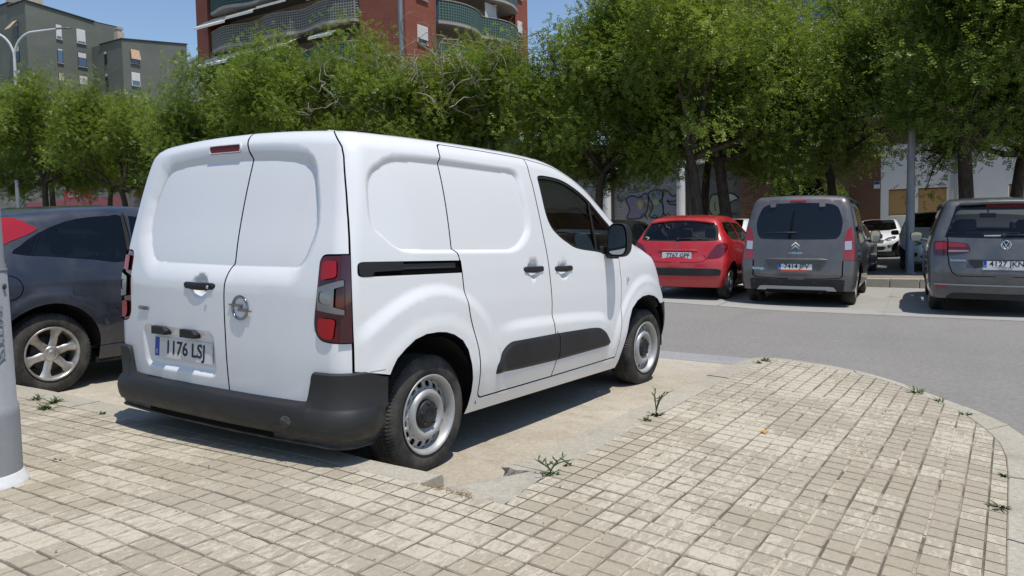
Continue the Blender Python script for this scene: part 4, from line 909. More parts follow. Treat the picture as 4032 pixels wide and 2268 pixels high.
# ---------------------------------------------------------------- street trees: tapering limbs, twigs, feathery compound leaves
bark = noisy('bark', (.045, .036, .028), (.10, .082, .064), 14, .95, .6, 30, mapping=(1, 1, .25), dist=.03); twig_m = noisy('dead_twig', (.20, .17, .135), (.30, .26, .21), 3, .9)
def leaf_mat(name, a, b):
    m = bpy.data.materials.new(name); m.use_nodes = True; n, l = nodes(m); bs = n['Principled BSDF']; bs.inputs['Roughness'].default_value = .42; bs.inputs['Specular IOR Level'].default_value = .35
    g = n.new('ShaderNodeNewGeometry'); t = tex(m, 'Noise', .55, 3, .5, vec=g.outputs['Position']); t2 = tex(m, 'Noise', 6, 3, .6, vec=g.outputs['Position']); ad = n.new('ShaderNodeMath'); ad.operation = 'MULTIPLY_ADD'; l.new(t2.outputs[0], ad.inputs[0]); ad.inputs[1].default_value = .6; l.new(t.outputs[0], ad.inputs[2])
    c = ramp(m, ad.outputs[0], [(.62, a), (.98, b)]); l.new(c, bs.inputs['Base Color'])
    tr = n.new('ShaderNodeBsdfTranslucent'); l.new(mix(m, .5, c, (.30, .40, .035), 'MIX'), tr.inputs[0]); mx = n.new('ShaderNodeMixShader'); mx.inputs[0].default_value = .42; l.new(bs.outputs[0], mx.inputs[1]); l.new(tr.outputs[0], mx.inputs[2]); l.new(mx.outputs[0], n['Material Output'].inputs[0]); MATS[name] = m; return m
leaf_a = leaf_mat('leaf_green', (.085, .138, .022), (.24, .310, .050)); leaf_b = leaf_mat('leaf_dark', (.078, .135, .026), (.21, .285, .055)); leaf_f = leaf_mat('leaf_fig', (.05, .085, .02), (.12, .17, .05))
def leaf_cloud(tips, seed, per=14, L=.20, pairs=4, lw=.016, ll=.050, droop=.5, spread=.28):
    """compound leaves round every twig tip; numpy built, one quad per leaflet"""
    rs = np.random.RandomState(seed); T = np.repeat(np.array([t[0] for t in tips]), per, 0); D = np.repeat(np.array([t[1] for t in tips]), per, 0); n = len(T)
    o = T + rs.normal(0, 1, (n, 3))*spread*np.array([1, 1, .75]); d = D*.6+rs.normal(0, 1, (n, 3)); d[:, 2] -= droop*rs.rand(n); d /= np.linalg.norm(d, axis=1, keepdims=True)
    up = np.array([0, 0, 1.])+rs.normal(0, .35, (n, 3)); s = np.cross(d, up); s /= np.linalg.norm(s, axis=1, keepdims=True)+1e-9; u = np.cross(s, d); ln = L*(.65+.6*rs.rand(n))[:, None]
    V = []
    for k in range(pairs):
        f = (k+1)/pairs; base = o+d*ln*f+u*(-.05*f*f)*ln
        for sg in (-1, 1):
            a = s*sg*.86+d*.5+u*rs.normal(-.1, .3, (n, 1)); a /= np.linalg.norm(a, axis=1, keepdims=True); q = ll*(.75+.5*rs.rand(n))[:, None]*(1-.25*f); w = np.cross(a, u); w = w/(np.linalg.norm(w, axis=1, keepdims=True)+1e-9)*lw*(1+q*0)
            V.append(np.stack([base, base+a*q*.5+w, base+a*q, base+a*q*.5-w], 1))
    return np.concatenate(V).reshape(-1, 3)
def grow(seed, height, rad, z0, trunk_r, lean=(0, 0), nl=5, flat=1.0):
    """skeleton by recursive branching inside an uneven crown; returns limb tubes and twig tips"""
    rnd = random.Random(seed); tubes, tips = [], []; top = Vector((lean[0], lean[1], z0))
    tubes.append(([(0, 0, -1.2), (0, 0, .1), (lean[0]*.15, lean[1]*.15, z0*.4), (lean[0]*.6+rnd.uniform(-.06, .06), lean[1]*.6, z0*.8), tuple(top)], [trunk_r*1.25, trunk_r*1.2, trunk_r, trunk_r*.88, trunk_r*.8]))
    ccen = Vector((lean[0]*1.3, lean[1]*1.3, z0+(height-z0)*.42)); cr = Vector((rad, rad, (height-z0)*.62*flat)); lob = [(rnd.uniform(0, 6.28), rnd.uniform(-.5, .9), rnd.uniform(.72, 1.12)) for _ in range(9)]
    def inside(p):
        v = p-ccen; q = Vector((v.x/cr.x, v.y/cr.y, v.z/cr.z)); m = q.length; 
        if m < .01: return True
        k = 1.0
        for a, e, s in lob:
            dv = Vector((math.cos(a)*math.cos(e), math.sin(a)*math.cos(e), math.sin(e))).dot(q/m)
            if dv > .75: k = k*(1+(s-1)*(dv-.75)*4)
        return m < k
    def branch(p, d, L, r, lev):
        pts = [p]; rr = [r]; n = 4; q = p.copy(); dd = d.copy()
        for i in range(n):
            dd = (dd+Vector((rnd.gauss(0, .17), rnd.gauss(0, .17), rnd.gauss(.05, .14)))).normalized(); q = q+dd*(L/n); pts.append(q.copy()); rr.append(r*(1-.55*(i+1)/n))
            if not inside(q) and i > 0: break
        tubes.append(([tuple(v) for v in pts], rr))
        if lev >= 2:
            for v in pts[1:]: tips.append((tuple(v), tuple(dd)))
        if lev >= nl or (lev > 2 and not inside(q)): return
        for k in range(3 if lev < 3 else 2 if rnd.random() < .7 else 3):
            a = rnd.uniform(0, 6.28); e = rnd.uniform(.35, .95); s = dd.orthogonal().normalized(); t = dd.cross(s); nd = (dd*math.cos(e)+(s*math.cos(a)+t*math.sin(a))*math.sin(e)).normalized(); nd.z += rnd.uniform(-.30, .22); i = rnd.choice(range(max(1, len(pts)-3), len(pts)))
            branch(pts[i], nd.normalized(), L*rnd.uniform(.62, .85), rr[i]*rnd.uniform(.55, .75), lev+1)
    m = 7
    for k in range(m):
        a = 6.28*k/m+rnd.uniform(-.4, .4); e = rnd.uniform(.35, 1.5); branch(top*(1-.05*(k % 3)) if k % 3 == 0 else Vector((top.x*.95, top.y*.95, z0*(.90+.1*rnd.random()))), Vector((math.cos(a)*math.sin(e), math.sin(a)*math.sin(e), math.cos(e))), rad*rnd.uniform(.50, .72), trunk_r*.6, 1)
    return tubes, tips
KINDS = {}
def tree_kind(key, seed, height, rad, z0, trunk_r, lean, per, mat, L=.20, ll=.052, lw=.017, pairs=4, nl=5, dead=0, spread=.30, droop=.5):
    tubes, tips = grow(seed, height, rad, z0, trunk_r, lean, nl); tb = MB()
    for pts, rr in tubes:
        if rr[0] > .011: tb.tube(pts, [max(r, .004) for r in rr], 8 if rr[0] > .06 else 5 if rr[0] > .03 else 3, False)
    rnd = random.Random(seed); use = [t for t in tips if rnd.random() < .97]
    V = leaf_cloud(use, seed, per, L, pairs, lw, ll, droop, spread); n = len(V)//4; me = bpy.data.meshes.new('crown'); me.vertices.add(len(V)); me.vertices.foreach_set('co', V.astype(np.float32).ravel()); me.loops.add(len(V)); me.loops.foreach_set('vertex_index', np.arange(len(V), dtype=np.int32)); me.polygons.add(n); me.polygons.foreach_set('loop_start', np.arange(0, len(V), 4, dtype=np.int32)); me.update(calc_edges=True); me.materials.append(mat)
    o = tb.obj('trunk', bark); tm = o.data; bpy.data.objects.remove(o); dm = None
    if dead:
        db = MB(); cz = z0+(height-z0)*.45
        for k in range(dead):
            a = rnd.uniform(0, 6.28); b_ = rnd.uniform(.55, .98)*rad; p = Vector((math.cos(a)*b_, math.sin(a)*b_, cz+rnd.gauss(.5, .55))); d = Vector((rnd.gauss(0, 1), rnd.gauss(0, 1), rnd.gauss(.4, .6))).normalized(); pts = [p]
            for i in range(7): d = (d+Vector((rnd.gauss(0, .45), rnd.gauss(0, .45), rnd.gauss(0, .4)))).normalized(); pts.append(pts[-1]+d*rnd.uniform(.12, .24))
            db.tube(pts, [.022-.0022*i for i in range(8)], 4, False)
        o = db.obj('dead_twigs', twig_m); dm = o.data; bpy.data.objects.remove(o)
    KINDS[key] = (tm, me, dm); return n
tree_kind('A', 11, 8.6, 3.5, 2.9, .15, (.3, .1), 15, leaf_a, L=.24, ll=.072, lw=.023)
tree_kind('B', 23, 8.2, 3.3, 2.8, .14, (-.2, .2), 13, leaf_a, L=.24, ll=.072, lw=.023, dead=150)
tree_kind('C', 37, 8.8, 3.4, 3.0, .17, (.1, -.3), 14, leaf_b, L=.27, ll=.078, lw=.025)
tree_kind('D', 51, 6.4, 2.7, 2.4, .12, (.2, .2), 15, leaf_a, L=.22, ll=.068, lw=.022)
tree_kind('F', 67, 7.0, 2.2, 2.6, .13, (0, 0), 9, leaf_f, L=.20, ll=.13, lw=.045, pairs=2, nl=5)
def tree(kind, x, y, rot, sc, label, z=None, sz=None):
    tm, cm, dm = KINDS[kind]; r = thing('street_tree', label, 'tree', (x, y, float(gz(x, y)) + (z or 0.)), rot, 'street trees round the car park'); r.scale = (sc, sc, sz or sc)
    link('trunk', tm, r); link('crown', cm, r)
    if dm: tag(link('dead_twigs', dm, r), kind='stuff')
TREES = [('D', 16.5, 38.2, .3, 1.25, 'leafy tree at the far left above the roof of the blue-grey hatchback'), ('A', 17.6, 33.0, 2.1, .95, 'leafy tree between the far left tree and the white van roof'),
         ('F', 22.5, 49.5, 1.0, 1.35, 'broad-leaved pale tree below the double-armed street lamp'), ('D', 21.5, 41.5, 4.0, 1.2, 'small tree in the gap in front of the grey-green blocks'),
         ('C', 17.2, 24.9, .9, 1.08, 'tall tree in front of the red tower balconies, above the van roof at left'), ('A', 17.6, 20.4, 3.6, 1.07, 'tree in front of the awnings of the red tower'),
         ('B', 17.9, 16.4, 1.3, 1.02, 'tree with bare grey twigs by the tall lamp pole'), ('B', 18.6, 13.0, 4.2, 1.06, 'tree with a tangle of dead twigs above the van windscreen'),
         ('D', 18.6, 9.3, 5.2, 1.12, 'tree whose trunk stands before the shuttered shop beside the white column', .35), ('A', 18.3, 5.9, 1.1, 1.06, 'large tree in front of the second graffitied shutter, left of two trunks', .35),
         ('C', 20.2, 5.7, 2.9, 1.05, 'large tree in front of the second graffitied shutter, right of two trunks', .45), ('D', 24.2, 3.3, .7, 1.3, 'small tree in front of the dark entrance', .3),
         ('C', 21.2, -.55, 3.9, 1.10, 'big knotted tree in front of the boarded white shopfront', .5), ('C', 24.5, -1.6, .2, 1.0, 'forked tree at the right edge by the white shopfront', .5), ('A', 19.5, -4.6, 2.0, 1.1, 'tree beyond the right edge overhanging the large people carrier', .8),
         ('D', 23.0, 7.4, 3.3, 1.15, 'tree set back between the shutters and the brick pier', .9), ('A', 20.5, 28.6, 5.5, 1.05, 'tree behind the van roof in front of the end wall of the red tower')]
for t in TREES: tree(*t)
def shrub(x, y, z, h, rad, label, seed):
    rs = random.Random(seed); r = thing('shrub', label, 'shrub', (x, y, z)); mb = MB(); tips = []
    for k in range(26):
        a, e = rs.uniform(0, 6.28), rs.uniform(.05, .8); p = (math.cos(a)*rad*e, math.sin(a)*rad*e, h*rs.uniform(.3, 1)); mb.tube([(0, 0, 0), (p[0]*.5, p[1]*.5, p[2]*.6), p], [.02, .012, .005], 4, False); tips.append((p, (math.cos(a)*.4, math.sin(a)*.4, .8)))
    mb.obj('stems', bark, r); V = leaf_cloud(tips*3, seed, 16, .14, 3, .02, .06, .3, .16); n = len(V)//4; link('foliage', mesh('foliage', V, [tuple(range(4*i, 4*i+4)) for i in range(n)]), r, leaf_b)
shrub(32.2, 6.6, .86, 3.0, .9, 'dark shrub standing in the dark entrance', 5); shrub(32.3, 4.8, .86, 2.2, .7, 'small shrub beside the entrance pier', 8)
# ---------------------------------------------------------------- wheels
def tyre_mesh(R_, rim, w, n=96, tread=True):
    """tyre round the y axis, outer face at y=0 going to +w (inwards)"""
    sh = .030; prof = [(rim-.004, .012), (rim+.010, .004), (rim+.028, -.002), (R_-.055, -.004), (R_-.028, .004), (R_-.012, .014), (R_-.004, .026)]
    g = [.30, .36, .46, .52, .64, .70]
    y0, y1 = .026, w-.026; pr = []
    for a, d in ((.0, 0), (g[0]-.10, 0), (g[0], 0), (g[0]+.001, .008), (g[1], .008), (g[1]+.001, 0), (g[2], 0), (g[2]+.001, .008), (g[3], .008), (g[3]+.001, 0), (g[4], 0), (g[4]+.001, .008), (g[5], .008), (g[5]+.001, 0), (1., 0)):
        pr.append((R_-d-.002*abs(2*a-1)**3, y0+(y1-y0)*a))
    prof += pr; prof += [(R_-.012, w-.014), (R_-.05, w+.004), (rim, w-.01)]
    V, F = [], []; m = n*3
    for r, h in prof:
        for k in range(m):
            t = 2*math.pi*k/m; rr = r
            if tread and r > R_-.02 and (h < y0+(y1-y0)*.27 or h > y0+(y1-y0)*.73) and k % 3 == 0: rr = r-.0065
            V.append((rr*math.cos(t), h, rr*math.sin(t)))
    for i in range(len(prof)-1):
        for k in range(m): F.append((i*m+k, i*m+(k+1) % m, (i+1)*m+(k+1) % m, (i+1)*m+k))
    me = mesh('tyre', V, F, smooth=True)
    me.set_sharp_from_angle(angle=R(38)); return me
def ring_holes(mb, r0, r1, h0, h1, n, frac, hr0, hr1, seg=8):
    """annulus from r0 to r1 with n rounded holes; depth h0->h1 linear"""
    H = lambda r: h0+(h1-h0)*(r-r0)/(r1-r0)
    pt = lambda r, t: (r*math.cos(t), H(r), r*math.sin(t))
    for k in range(n):
        a0 = 2*math.pi*k/n; w = 2*math.pi/n; e = w*frac/2; m = a0+w/2
        rc = (hr0+hr1)/2; hh = (hr1-hr0)/2
        hole = []
        for j in range(seg*2):
            t = math.pi*2*j/(seg*2)+math.pi/(seg*2); cs, sn = math.cos(t), math.sin(t); p = .6
            hole.append((rc+hh*math.copysign(abs(sn)**p, sn), m+e*math.copysign(abs(cs)**p, cs)))
        outer = []
        for (r, t), j in zip(hole, range(len(hole))):
            ang = math.pi*2*j/(seg*2)+math.pi/(seg*2); cs, sn = math.cos(ang), math.sin(ang); q = max(abs(cs), abs(sn))
            u, v = cs/q, sn/q; outer.append(((r0+r1)/2+(r1-r0)/2*v, m+w/2*u))
        L = len(hole); V = [pt(*p) for p in outer]+[pt(*p) for p in hole]+[tuple(np.array(pt(*p))+[0, .012, 0]) for p in hole]
        mb.add(V, [(i, (i+1) % L, L+(i+1) % L, L+i) for i in range(L)]+[(L+i, L+(i+1) % L, 2*L+(i+1) % L, 2*L+i) for i in range(L)], True)
def steel_wheel(root, loc, rot=0., Rt=.312, mir=1, steer=0.):
    wh = bpy.data.objects.new('wheel', None); COL.objects.link(wh); wh.parent = root; wh.location = loc; wh.rotation_euler = (0, 0, steer if mir > 0 else math.pi+steer); wh.empty_display_size = .1
    rim = .205
    link('tyre', tyre_mesh(Rt, rim, .195), wh, tyre_m)
    mb = MB(); mb.lathe([(rim-.006, .150), (rim-.018, .10), (rim-.022, .03), (rim-.012, .016), (rim-.004, .010), (rim+.004, .002), (rim+.006, -.003), (rim+.002, -.006), (rim-.006, -.003), (rim-.014, .010), (rim-.020, .026), (rim-.024, .046)], 64, 'y')
    ring_holes(mb, .132, rim-.024, .030, .047, 16, .66, .143, .174)
    mb.lathe([(.135, .030), (.128, .012), (.118, .004), (.108, .004), (.098, .010), (.088, .024), (.080, .030), (.06, .030), (0.0001, .030)], 64, 'y')
    o = mb.obj('rim', steel_m, wh, True)
    cb = MB(); cb.lathe([(.078, .030), (.074, .012), (.066, .006), (.050, .003), (.046, .0), (.034, -.003), (.030, .001), (.0001, .001)], 40, 'y')
    for k in range(5):
        t = 2*math.pi*k/5+.4; cb.lathe([(.011, .004), (.010, -.002), (.0001, -.003)], 10, 'y', (.058*math.cos(t), 0, .058*math.sin(t)))
    cb.obj('hub_cap', plastic, wh, True)
    db = MB(); db.lathe([(.15, .09), (.15, .10), (.0001, .10)], 40, 'y'); db.obj('brake_drum', under_m, wh, True)
    return wh
def alloy_wheel(root, loc, Rt=.31, rim=.205, n=6, mir=1, mat=None, w=.2, sw=.34, dish=.035, steer=0., twin=False):
    wh = bpy.data.objects.new('wheel', None); COL.objects.link(wh); wh.parent = root; wh.location = loc; wh.rotation_euler = (0, 0, (0 if mir > 0 else math.pi)+steer); wh.empty_display_size = .1
    link('tyre', tyre_mesh(Rt, rim, w, 60), wh, tyre_m)
    mb = MB(); mb.lathe([(rim-.008, .15), (rim-.02, .10), (rim-.018, .02), (rim-.004, .006), (rim+.006, -.003), (rim+.001, -.007), (rim-.010, -.002), (rim-.016, .014)], 56, 'y')
    for k in range(n):
        a = 2*math.pi*k/n+.26
        for off in ((-.5, .5) if twin else (0,)):
            aa = a+off*sw*.8; hw0, hw1 = (.55, .62) if not twin else (.25, .22)
            V = []
            for r, h, ww in ((.045, dish-.012, .040), (.09, dish-.016, .030*(1 if not twin else .6)), (.14, dish-.014, .028*(1 if not twin else .6)), (rim-.012, .008, .046*(1 if not twin else .5))):
                e = ww/r*sw/.34
                for s_ in (-1, -.6, .6, 1):
                    t = aa+s_*e; V.append((r*math.cos(t), h+(0 if abs(s_) < .9 else .014), r*math.sin(t)))
            F = []
            for i in range(3):
                for j in range(3): F.append((i*4+j, i*4+j+1, (i+1)*4+j+1, (i+1)*4+j))
            mb.add(V, F, True)
    mb.lathe([(.062, dish+.02), (.058, dish-.016), (.045, dish-.020), (.026, dish-.022), (.024, dish-.026), (.0001, dish-.026)], 32, 'y')
    for k in range(5):
        t = 2*math.pi*k/5+.3; mb.lathe([(.008, dish-.02), (.007, dish-.012), (.0001, dish-.012)], 8, 'y', (.040*math.cos(t), 0, .040*math.sin(t)))
    mb.obj('rim', mat or alloy, wh, True)
    db = MB(); db.lathe([(.135, .085), (.135, .07), (.05, .07), (.05, .06), (.0001, .06)], 36, 'y'); db.lathe([(rim-.02, .12), (.0001, .12)], 32, 'y'); db.obj('brake_disc', brake_m, wh, True)
    return wh
def plate(root, M, txt, w=.52, h=.11, blue=True, dx=.0, size=.100, sx=1.04):
    """number plate: M maps plate x (right), y (up), z (outwards)"""
    mb = MB(); mb.box((-w/2, -h/2, -.003), (w/2, h/2, .001), .0015); o = mb.obj('number_plate', plate_white, root); o.matrix_local = M
    if blue:
        b = MB(); b.box((-w/2+.004, -h/2+.004, .0012), (-w/2+.044, h/2-.004, .0022)); b.obj('blue_band', plate_blue, o)
        text('country_letter', 'E', .034, plate_white, o, Matrix.Translation((-w/2+.024, -h/2+.026, .0026)), .0006)
    text('plate_lettering', txt, size, plate_black, o, Matrix.Translation((.022+dx, 0, .0022)), .0012, sx, bold=.0016)
    return o
# ---------------------------------------------------------------- the white delivery van
VAN = dict(
    W=[(.15,.80),(.24,.855),(.32,.892),(.45,.912),(.65,.922),(.85,.924),(1.0,.919),(1.15,.909),(1.35,.885),(1.55,.852),(1.70,.815),(1.85,.77)],
    low=[(-.8,-.02),(-.4,-.006),(0,0),(2.2,0),(2.7,-.012),(3.1,-.05),(3.4,-.12)],
    up=[(-.8,-.02),(-.4,-.008),(0,0),(.9,0),(1.3,-.006),(1.9,-.04),(2.4,-.085),(3.4,-.25)],
    top=[(-.9,1.75),(-.43,1.768),(0,1.785),(.5,1.795),(.9,1.797),(1.2,1.79),(1.4,1.768),(1.65,1.712),(1.85,1.645),(2.05,1.545),(2.3,1.405),(2.5,1.29),(2.6,1.243),(2.75,1.205),(3.0,1.13),(3.2,1.01),(3.35,.88),(3.5,.7)],
    tail=[(.1,-.66),(.45,-.68),(.7,-.69),(.95,-.685),(1.1,-.665),(1.35,-.61),(1.6,-.55),(1.75,-.505),(1.95,-.44)],
    nose=[(.1,3.24),(.3,3.32),(.5,3.37),(.75,3.35),(.9,3.28),(1.05,3.17),(1.3,2.95)],
    zb=1.1, crown=.045, bow=(.055,2.6), nbow=(.22,2.4), r=(.07,.085), core=(-.15,2.75,.5,1.35), r0=.4)
VO = (-.046, 1.861, -.115); V_YAW, V_PITCH, V_ROLL = -.0125, .014, .0216
def side_fold(p): return p*np.where(p[:, 1:2] > 0, [1, -1, 1], [1, 1, 1])
SIDE_IN = [(-.153,1.621),(.14,1.63),(.803,1.631),(.868,1.622),(.893,1.595),(.902,1.534),(.920,1.436),(.923,1.335),(.912,1.29),(.87,1.245),(.804,1.2),(.744,1.179),(.686,1.171),(.174,1.175),(-.193,1.18),(-.257,1.19),(-.313,1.228),(-.373,1.277),(-.389,1.307),(-.395,1.364),(-.397,1.443),(-.393,1.488),(-.368,1.532),(-.295,1.586),(-.235,1.61)]
SIDE_OUT = [(-.226,1.648),(-.143,1.655),(.149,1.658),(.859,1.656),(.922,1.638),(.940,1.585),(.958,1.437),(.974,1.336),(.965,1.271),(.925,1.219),(.859,1.175),(.786,1.15),(.716,1.142),(.208,1.146),(-.166,1.150),(-.238,1.161),(-.315,1.200),(-.390,1.264),(-.412,1.306),(-.421,1.375),(-.424,1.462),(-.419,1.510),(-.388,1.557),(-.318,1.612)]
REAR_IN = [(-1.13,1.601),(-1.326,1.602),(-1.535,1.6),(-1.704,1.593),(-1.81,1.583),(-1.864,1.556),(-1.891,1.506),(-1.916,1.423),(-1.916,1.343),(-1.9,1.26),(-1.857,1.172),(-1.827,1.126),(-1.79,1.103),(-1.645,1.1),(-1.13,1.095),(-.704,1.1),(-.681,1.113),(-.661,1.147),(-.644,1.204),(-.629,1.255),(-.625,1.301),(-.636,1.398),(-.664,1.517),(-.682,1.555),(-.726,1.577),(-.804,1.588),(-.944,1.596)]
REAR_OUT = [(-1.166,1.662),(-1.512,1.669),(-1.698,1.668),(-1.865,1.652),(-1.945,1.609),(-1.968,1.543),(-1.989,1.445),(-1.990,1.344),(-1.976,1.226),(-1.945,1.157),(-1.894,1.07),(-1.845,1.018),(-1.8,.996),(-1.68,.991),(-1.14,.993),(-1.101,.99),(-.705,1.000),(-.662,1.035),(-.630,1.11),(-.604,1.2),(-.592,1.29),(-.594,1.371),(-.606,1.447),(-.629,1.544),(-.66,1.593),(-.719,1.633),(-.795,1.649),(-.927,1.658)]
PLATE_REC = rounded([(-1.868,.752),(-1.225,.752),(-1.212,.512),(-1.850,.512)], .06)
def dish(px, py, outer, inner):
    a = np.maximum(-poly_sdf(px, py, outer), 0); b = np.maximum(poly_sdf(px, py, inner), 0); h = a/(a+b+1e-9); return h**1.7
SIDE_IN, SIDE_OUT, REAR_IN, REAR_OUT = [spline(resample(q, .07), 2, True) for q in (SIDE_IN, SIDE_OUT, REAR_IN, REAR_OUT)]
SWAGE = pchip([(.3,.74),(.595,.746),(.771,.757),(1.173,.752),(1.664,.735),(1.865,.717),(2.009,.661),(2.2,.55)])
def van_feat(P_, n):
    q = side_fold(P_); h = np.zeros(len(P_)); back = P_[:, 0] < -.40
    S_ = VANSKIN.to_st(np.where(back[:, None], P_, q)); s, t = S_[:, 0], S_[:, 1]
    m = (~back) | (s > -.5)
    if m.any():
        x, z = s[m], t[m]; d = np.zeros(m.sum())
        d -= .019*dish(x, z, SIDE_OUT, SIDE_IN)
        for cx, cz, r1, k in ((-.01, .335, .67, 1.), (2.665, .36, .60, .8)):
            r = np.hypot(x-cx, (z-cz)); lo = sstep(.28, .55, z)
            d += k*(.020*(1-sstep(r1-.075, r1, r)) + .007*(1-sstep(.44, .52, r)))*lo
        zl = SWAGE(x)
        d += .017*sstep(0, .075, zl-z)*sstep(.5, .85, x)*(1-sstep(1.9, 2.1, x))*sstep(.33, .44, z)
        for hx, hz in ((.962, 1.041), (1.335, 1.035)):
            r = np.hypot((x-hx)/.070, (z-hz)/.060); d -= .026*(1-sstep(.45, 1., r))
        h[m] += d*sstep(-.49, -.41, x)
    m = back
    if m.any():
        x, z = s[m], t[m]; d = -.030*dish(x, z, REAR_OUT, REAR_IN)
        d -= .022*sstep(0, .045, -poly_sdf(x, z, PLATE_REC))
        r = np.hypot((x+1.352)/.078, (z-.982)/.066); d -= .027*(1-sstep(.45, 1., r))
        h[m] += d
    return h
VANSKIN = Skin(**VAN, feat=van_feat)
def build_van():
    root = thing('delivery_van', 'white two-door-backed panel van parked in the bay beside the kerb', 'van')
    def rot(yaw, pitch, roll): return Matrix.Rotation(yaw, 4, 'Z') @ Matrix.Rotation(pitch, 4, 'Y') @ Matrix.Rotation(roll, 4, 'X')
    Rw = rot(V_YAW, .002, V_ROLL); Rb = Rw @ Matrix.Rotation(.012, 4, 'Y'); piv = Vector((0, 0, .312))
    M = Rb.copy(); M.translation = Vector(VO) + Rw.to_3x3() @ piv - Rb.to_3x3() @ piv
    root.matrix_world = M
    K = VANSKIN; mirror_s = lambda s: -2.5566-s
    # ---- back: two loading doors, tail lamps
    qgap = [(-.590,1.745),(-.579,1.70),(-.538,1.631),(-.515,1.597),(-.505,1.559),(-.499,1.493),(-.491,1.414),(-.484,1.318),(-.48,1.234),(-.478,1.159),(-.473,.909),(-.47,.742),(-.469,.60),(-.469,.44)]
    lgap = [(mirror_s(s), t) for s, t in qgap]
    split = [(-1.205,1.745),(-1.185,1.70),(-1.175,1.679),(-1.164,1.659),(-1.146,1.625),(-1.129,1.606),(-1.125,1.582),(-1.128,1.509),(-1.132,1.413),(-1.133,1.322),(-1.13,1.23),(-1.123,1.127),(-1.126,1.100),(-1.139,1.078),(-1.146,1.029),(-1.149,.957),(-1.145,.853),(-1.135,.714),(-1.129,.559),(-1.122,.44)]
    region = lgap[::-1][:0] + [(mirror_s(-.469), .44), (-.469, .44)] + [p for p in reversed(qgap)][1:] + [(-1.0, 1.745), (-1.5, 1.745)] + lgap[:-1]
    lamp = rounded([(-.4785,1.158),(-.570,1.155),(-.584,1.125),(-.589,1.0),(-.600,.84),(-.596,.795),(-.575,.758),(-.535,.750),(-.4735,.749)], [0,.02,.02,.02,.02,.03,.03,.03,0], 3)
    lampm = [(mirror_s(s), t) for s, t in lamp]
    clear = [(-.577,1.003),(-.511,1.034),(-.500,1.037),(-.499,1.012),(-.525,.999),(-.527,.917),(-.498,.904),(-.498,.882),(-.579,.901),(-.581,.958)]
    dark = [(-.4785,1.158),(-.505,1.158),(-.508,1.045),(-.496,1.04),(-.495,.88),(-.508,.875),(-.512,.749),(-.4735,.749)]
    red_hi = rounded([(-.520,1.125),(-.566,1.122),(-.572,1.035),(-.520,1.05)], .012, 2)
    red_lo = rounded([(-.522,.862),(-.578,.868),(-.580,.80),(-.565,.775),(-.530,.770)], .012, 2)
    ldoor = split + [(mirror_s(-.469)-.1, .44), (mirror_s(-.469)-.1, 1.745)]
    parts = [dict(name='loading_door', poly=[(-1.0,1.9)]+ldoor[:-2]+[(mirror_s(-.469)-.2,.3),(mirror_s(-.469)-.2,1.9)], mat=white_paint, label='wider left loading door with the number plate')]
    parts += [dict(name='panel_gap', key='gap', poly=strip(spline(split, 3), .0095), mat=gap_m, off=-.018, skirt=0), dict(name='panel_gap', key='gap', poly=strip([(a-.002, b) for a, b in qgap], .010), mat=gap_m, off=-.018, skirt=0), dict(name='panel_gap', key='gap', poly=strip([(a+.002, b) for a, b in lgap], .010), mat=gap_m, off=-.018, skirt=0)]
    for s_, dk in ((lamp, dark), (lampm, [(mirror_s(a), b) for a, b in dark])):
        parts += [dict(name='panel_gap', key='gap', poly=[(a+(b_-.0), b) for (a, b), b_ in zip(rounded(s_, 0), [0]*len(s_))], mat=gap_m, off=-.018, skirt=0)]
    brake = rounded([(-1.472,1.632),(-1.472,1.657),(-1.218,1.656),(-1.218,1.631)], .0125, 5); ring = rounded([(-1.480,1.628),(-1.480,1.661),(-1.210,1.660),(-1.210,1.627)], .016, 5)
    parts += [dict(name='brake_light_bezel', poly=ring, mat=white_paint, off=.006, skirt=.008, edge=white_paint), dict(name='brake_light', poly=brake, mat=brake_red, off=.001, skirt=.01, label='red high brake light strip')]
    objs = patch(K, region, parts, ('loading_door', white_paint), root, .035, .009, .035, [REAR_IN+REAR_IN[:1], REAR_OUT+REAR_OUT[:1], PLATE_REC+PLATE_REC[:1]], sink=.02, creases=(REAR_IN, REAR_OUT))
    def inset(poly, k):
        A = np.array(poly); c = A.mean(0); return [tuple(p) for p in c+(A-c)*(1-k)]
    for mir in (False, True):
        fl = (lambda L: [(mirror_s(a), b) for a, b in L]) if mir else (lambda L: L)
        lp = inset(fl(lamp), .035)
        o = patch(K, lp, [dict(name='reflector', poly=fl(red_hi), mat=van_red, off=.012, skirt=.004), dict(name='reflector', poly=fl(red_lo), mat=van_red, off=.012, skirt=.004),
                          dict(name='dark_edge', poly=inset(fl(dark), .03), mat=maroon_lens, off=.012, skirt=.02),
                          dict(name='reversing_lens', poly=fl(clear), mat=van_clear, off=.018, skirt=.008),
                          dict(name='reversing_bulb', poly=fl(rounded([(-.532,.985),(-.573,.99),(-.575,.93),(-.532,.93)], .02, 3)), mat=lamp_inner, off=.014, skirt=0)],
                  ('tail_light', MATS['tail_red']), root, .03, .012, .03, sink=.03)
        tl = o[('tail_light', -1)]
        for k, q in o.items():
            if q is not tl: q.parent = tl
        # lens stands a little proud of the door skin
        for v in tl.data.vertices: pass
    # ---- right side, copied to the left
    arch = [(-.335+.0,.25),(-.341,.584),(-.326,.616),(-.303,.653),(-.252,.694),(-.187,.732),(-.105,.751),(-.016,.752),(.053,.745),(.124,.725),(.198,.687),(.25,.628),(.286,.546),(.311,.464),(.324,.382),(.326,.25)]
    farch = [(2.235,.25),(2.243,.353),(2.263,.445),(2.314,.623),(2.357,.7),(2.455,.757),(2.559,.783),(2.689,.788),(2.81,.770),(2.899,.742),(2.967,.698),(3.02,.60),(3.05,.45),(3.06,.25)]
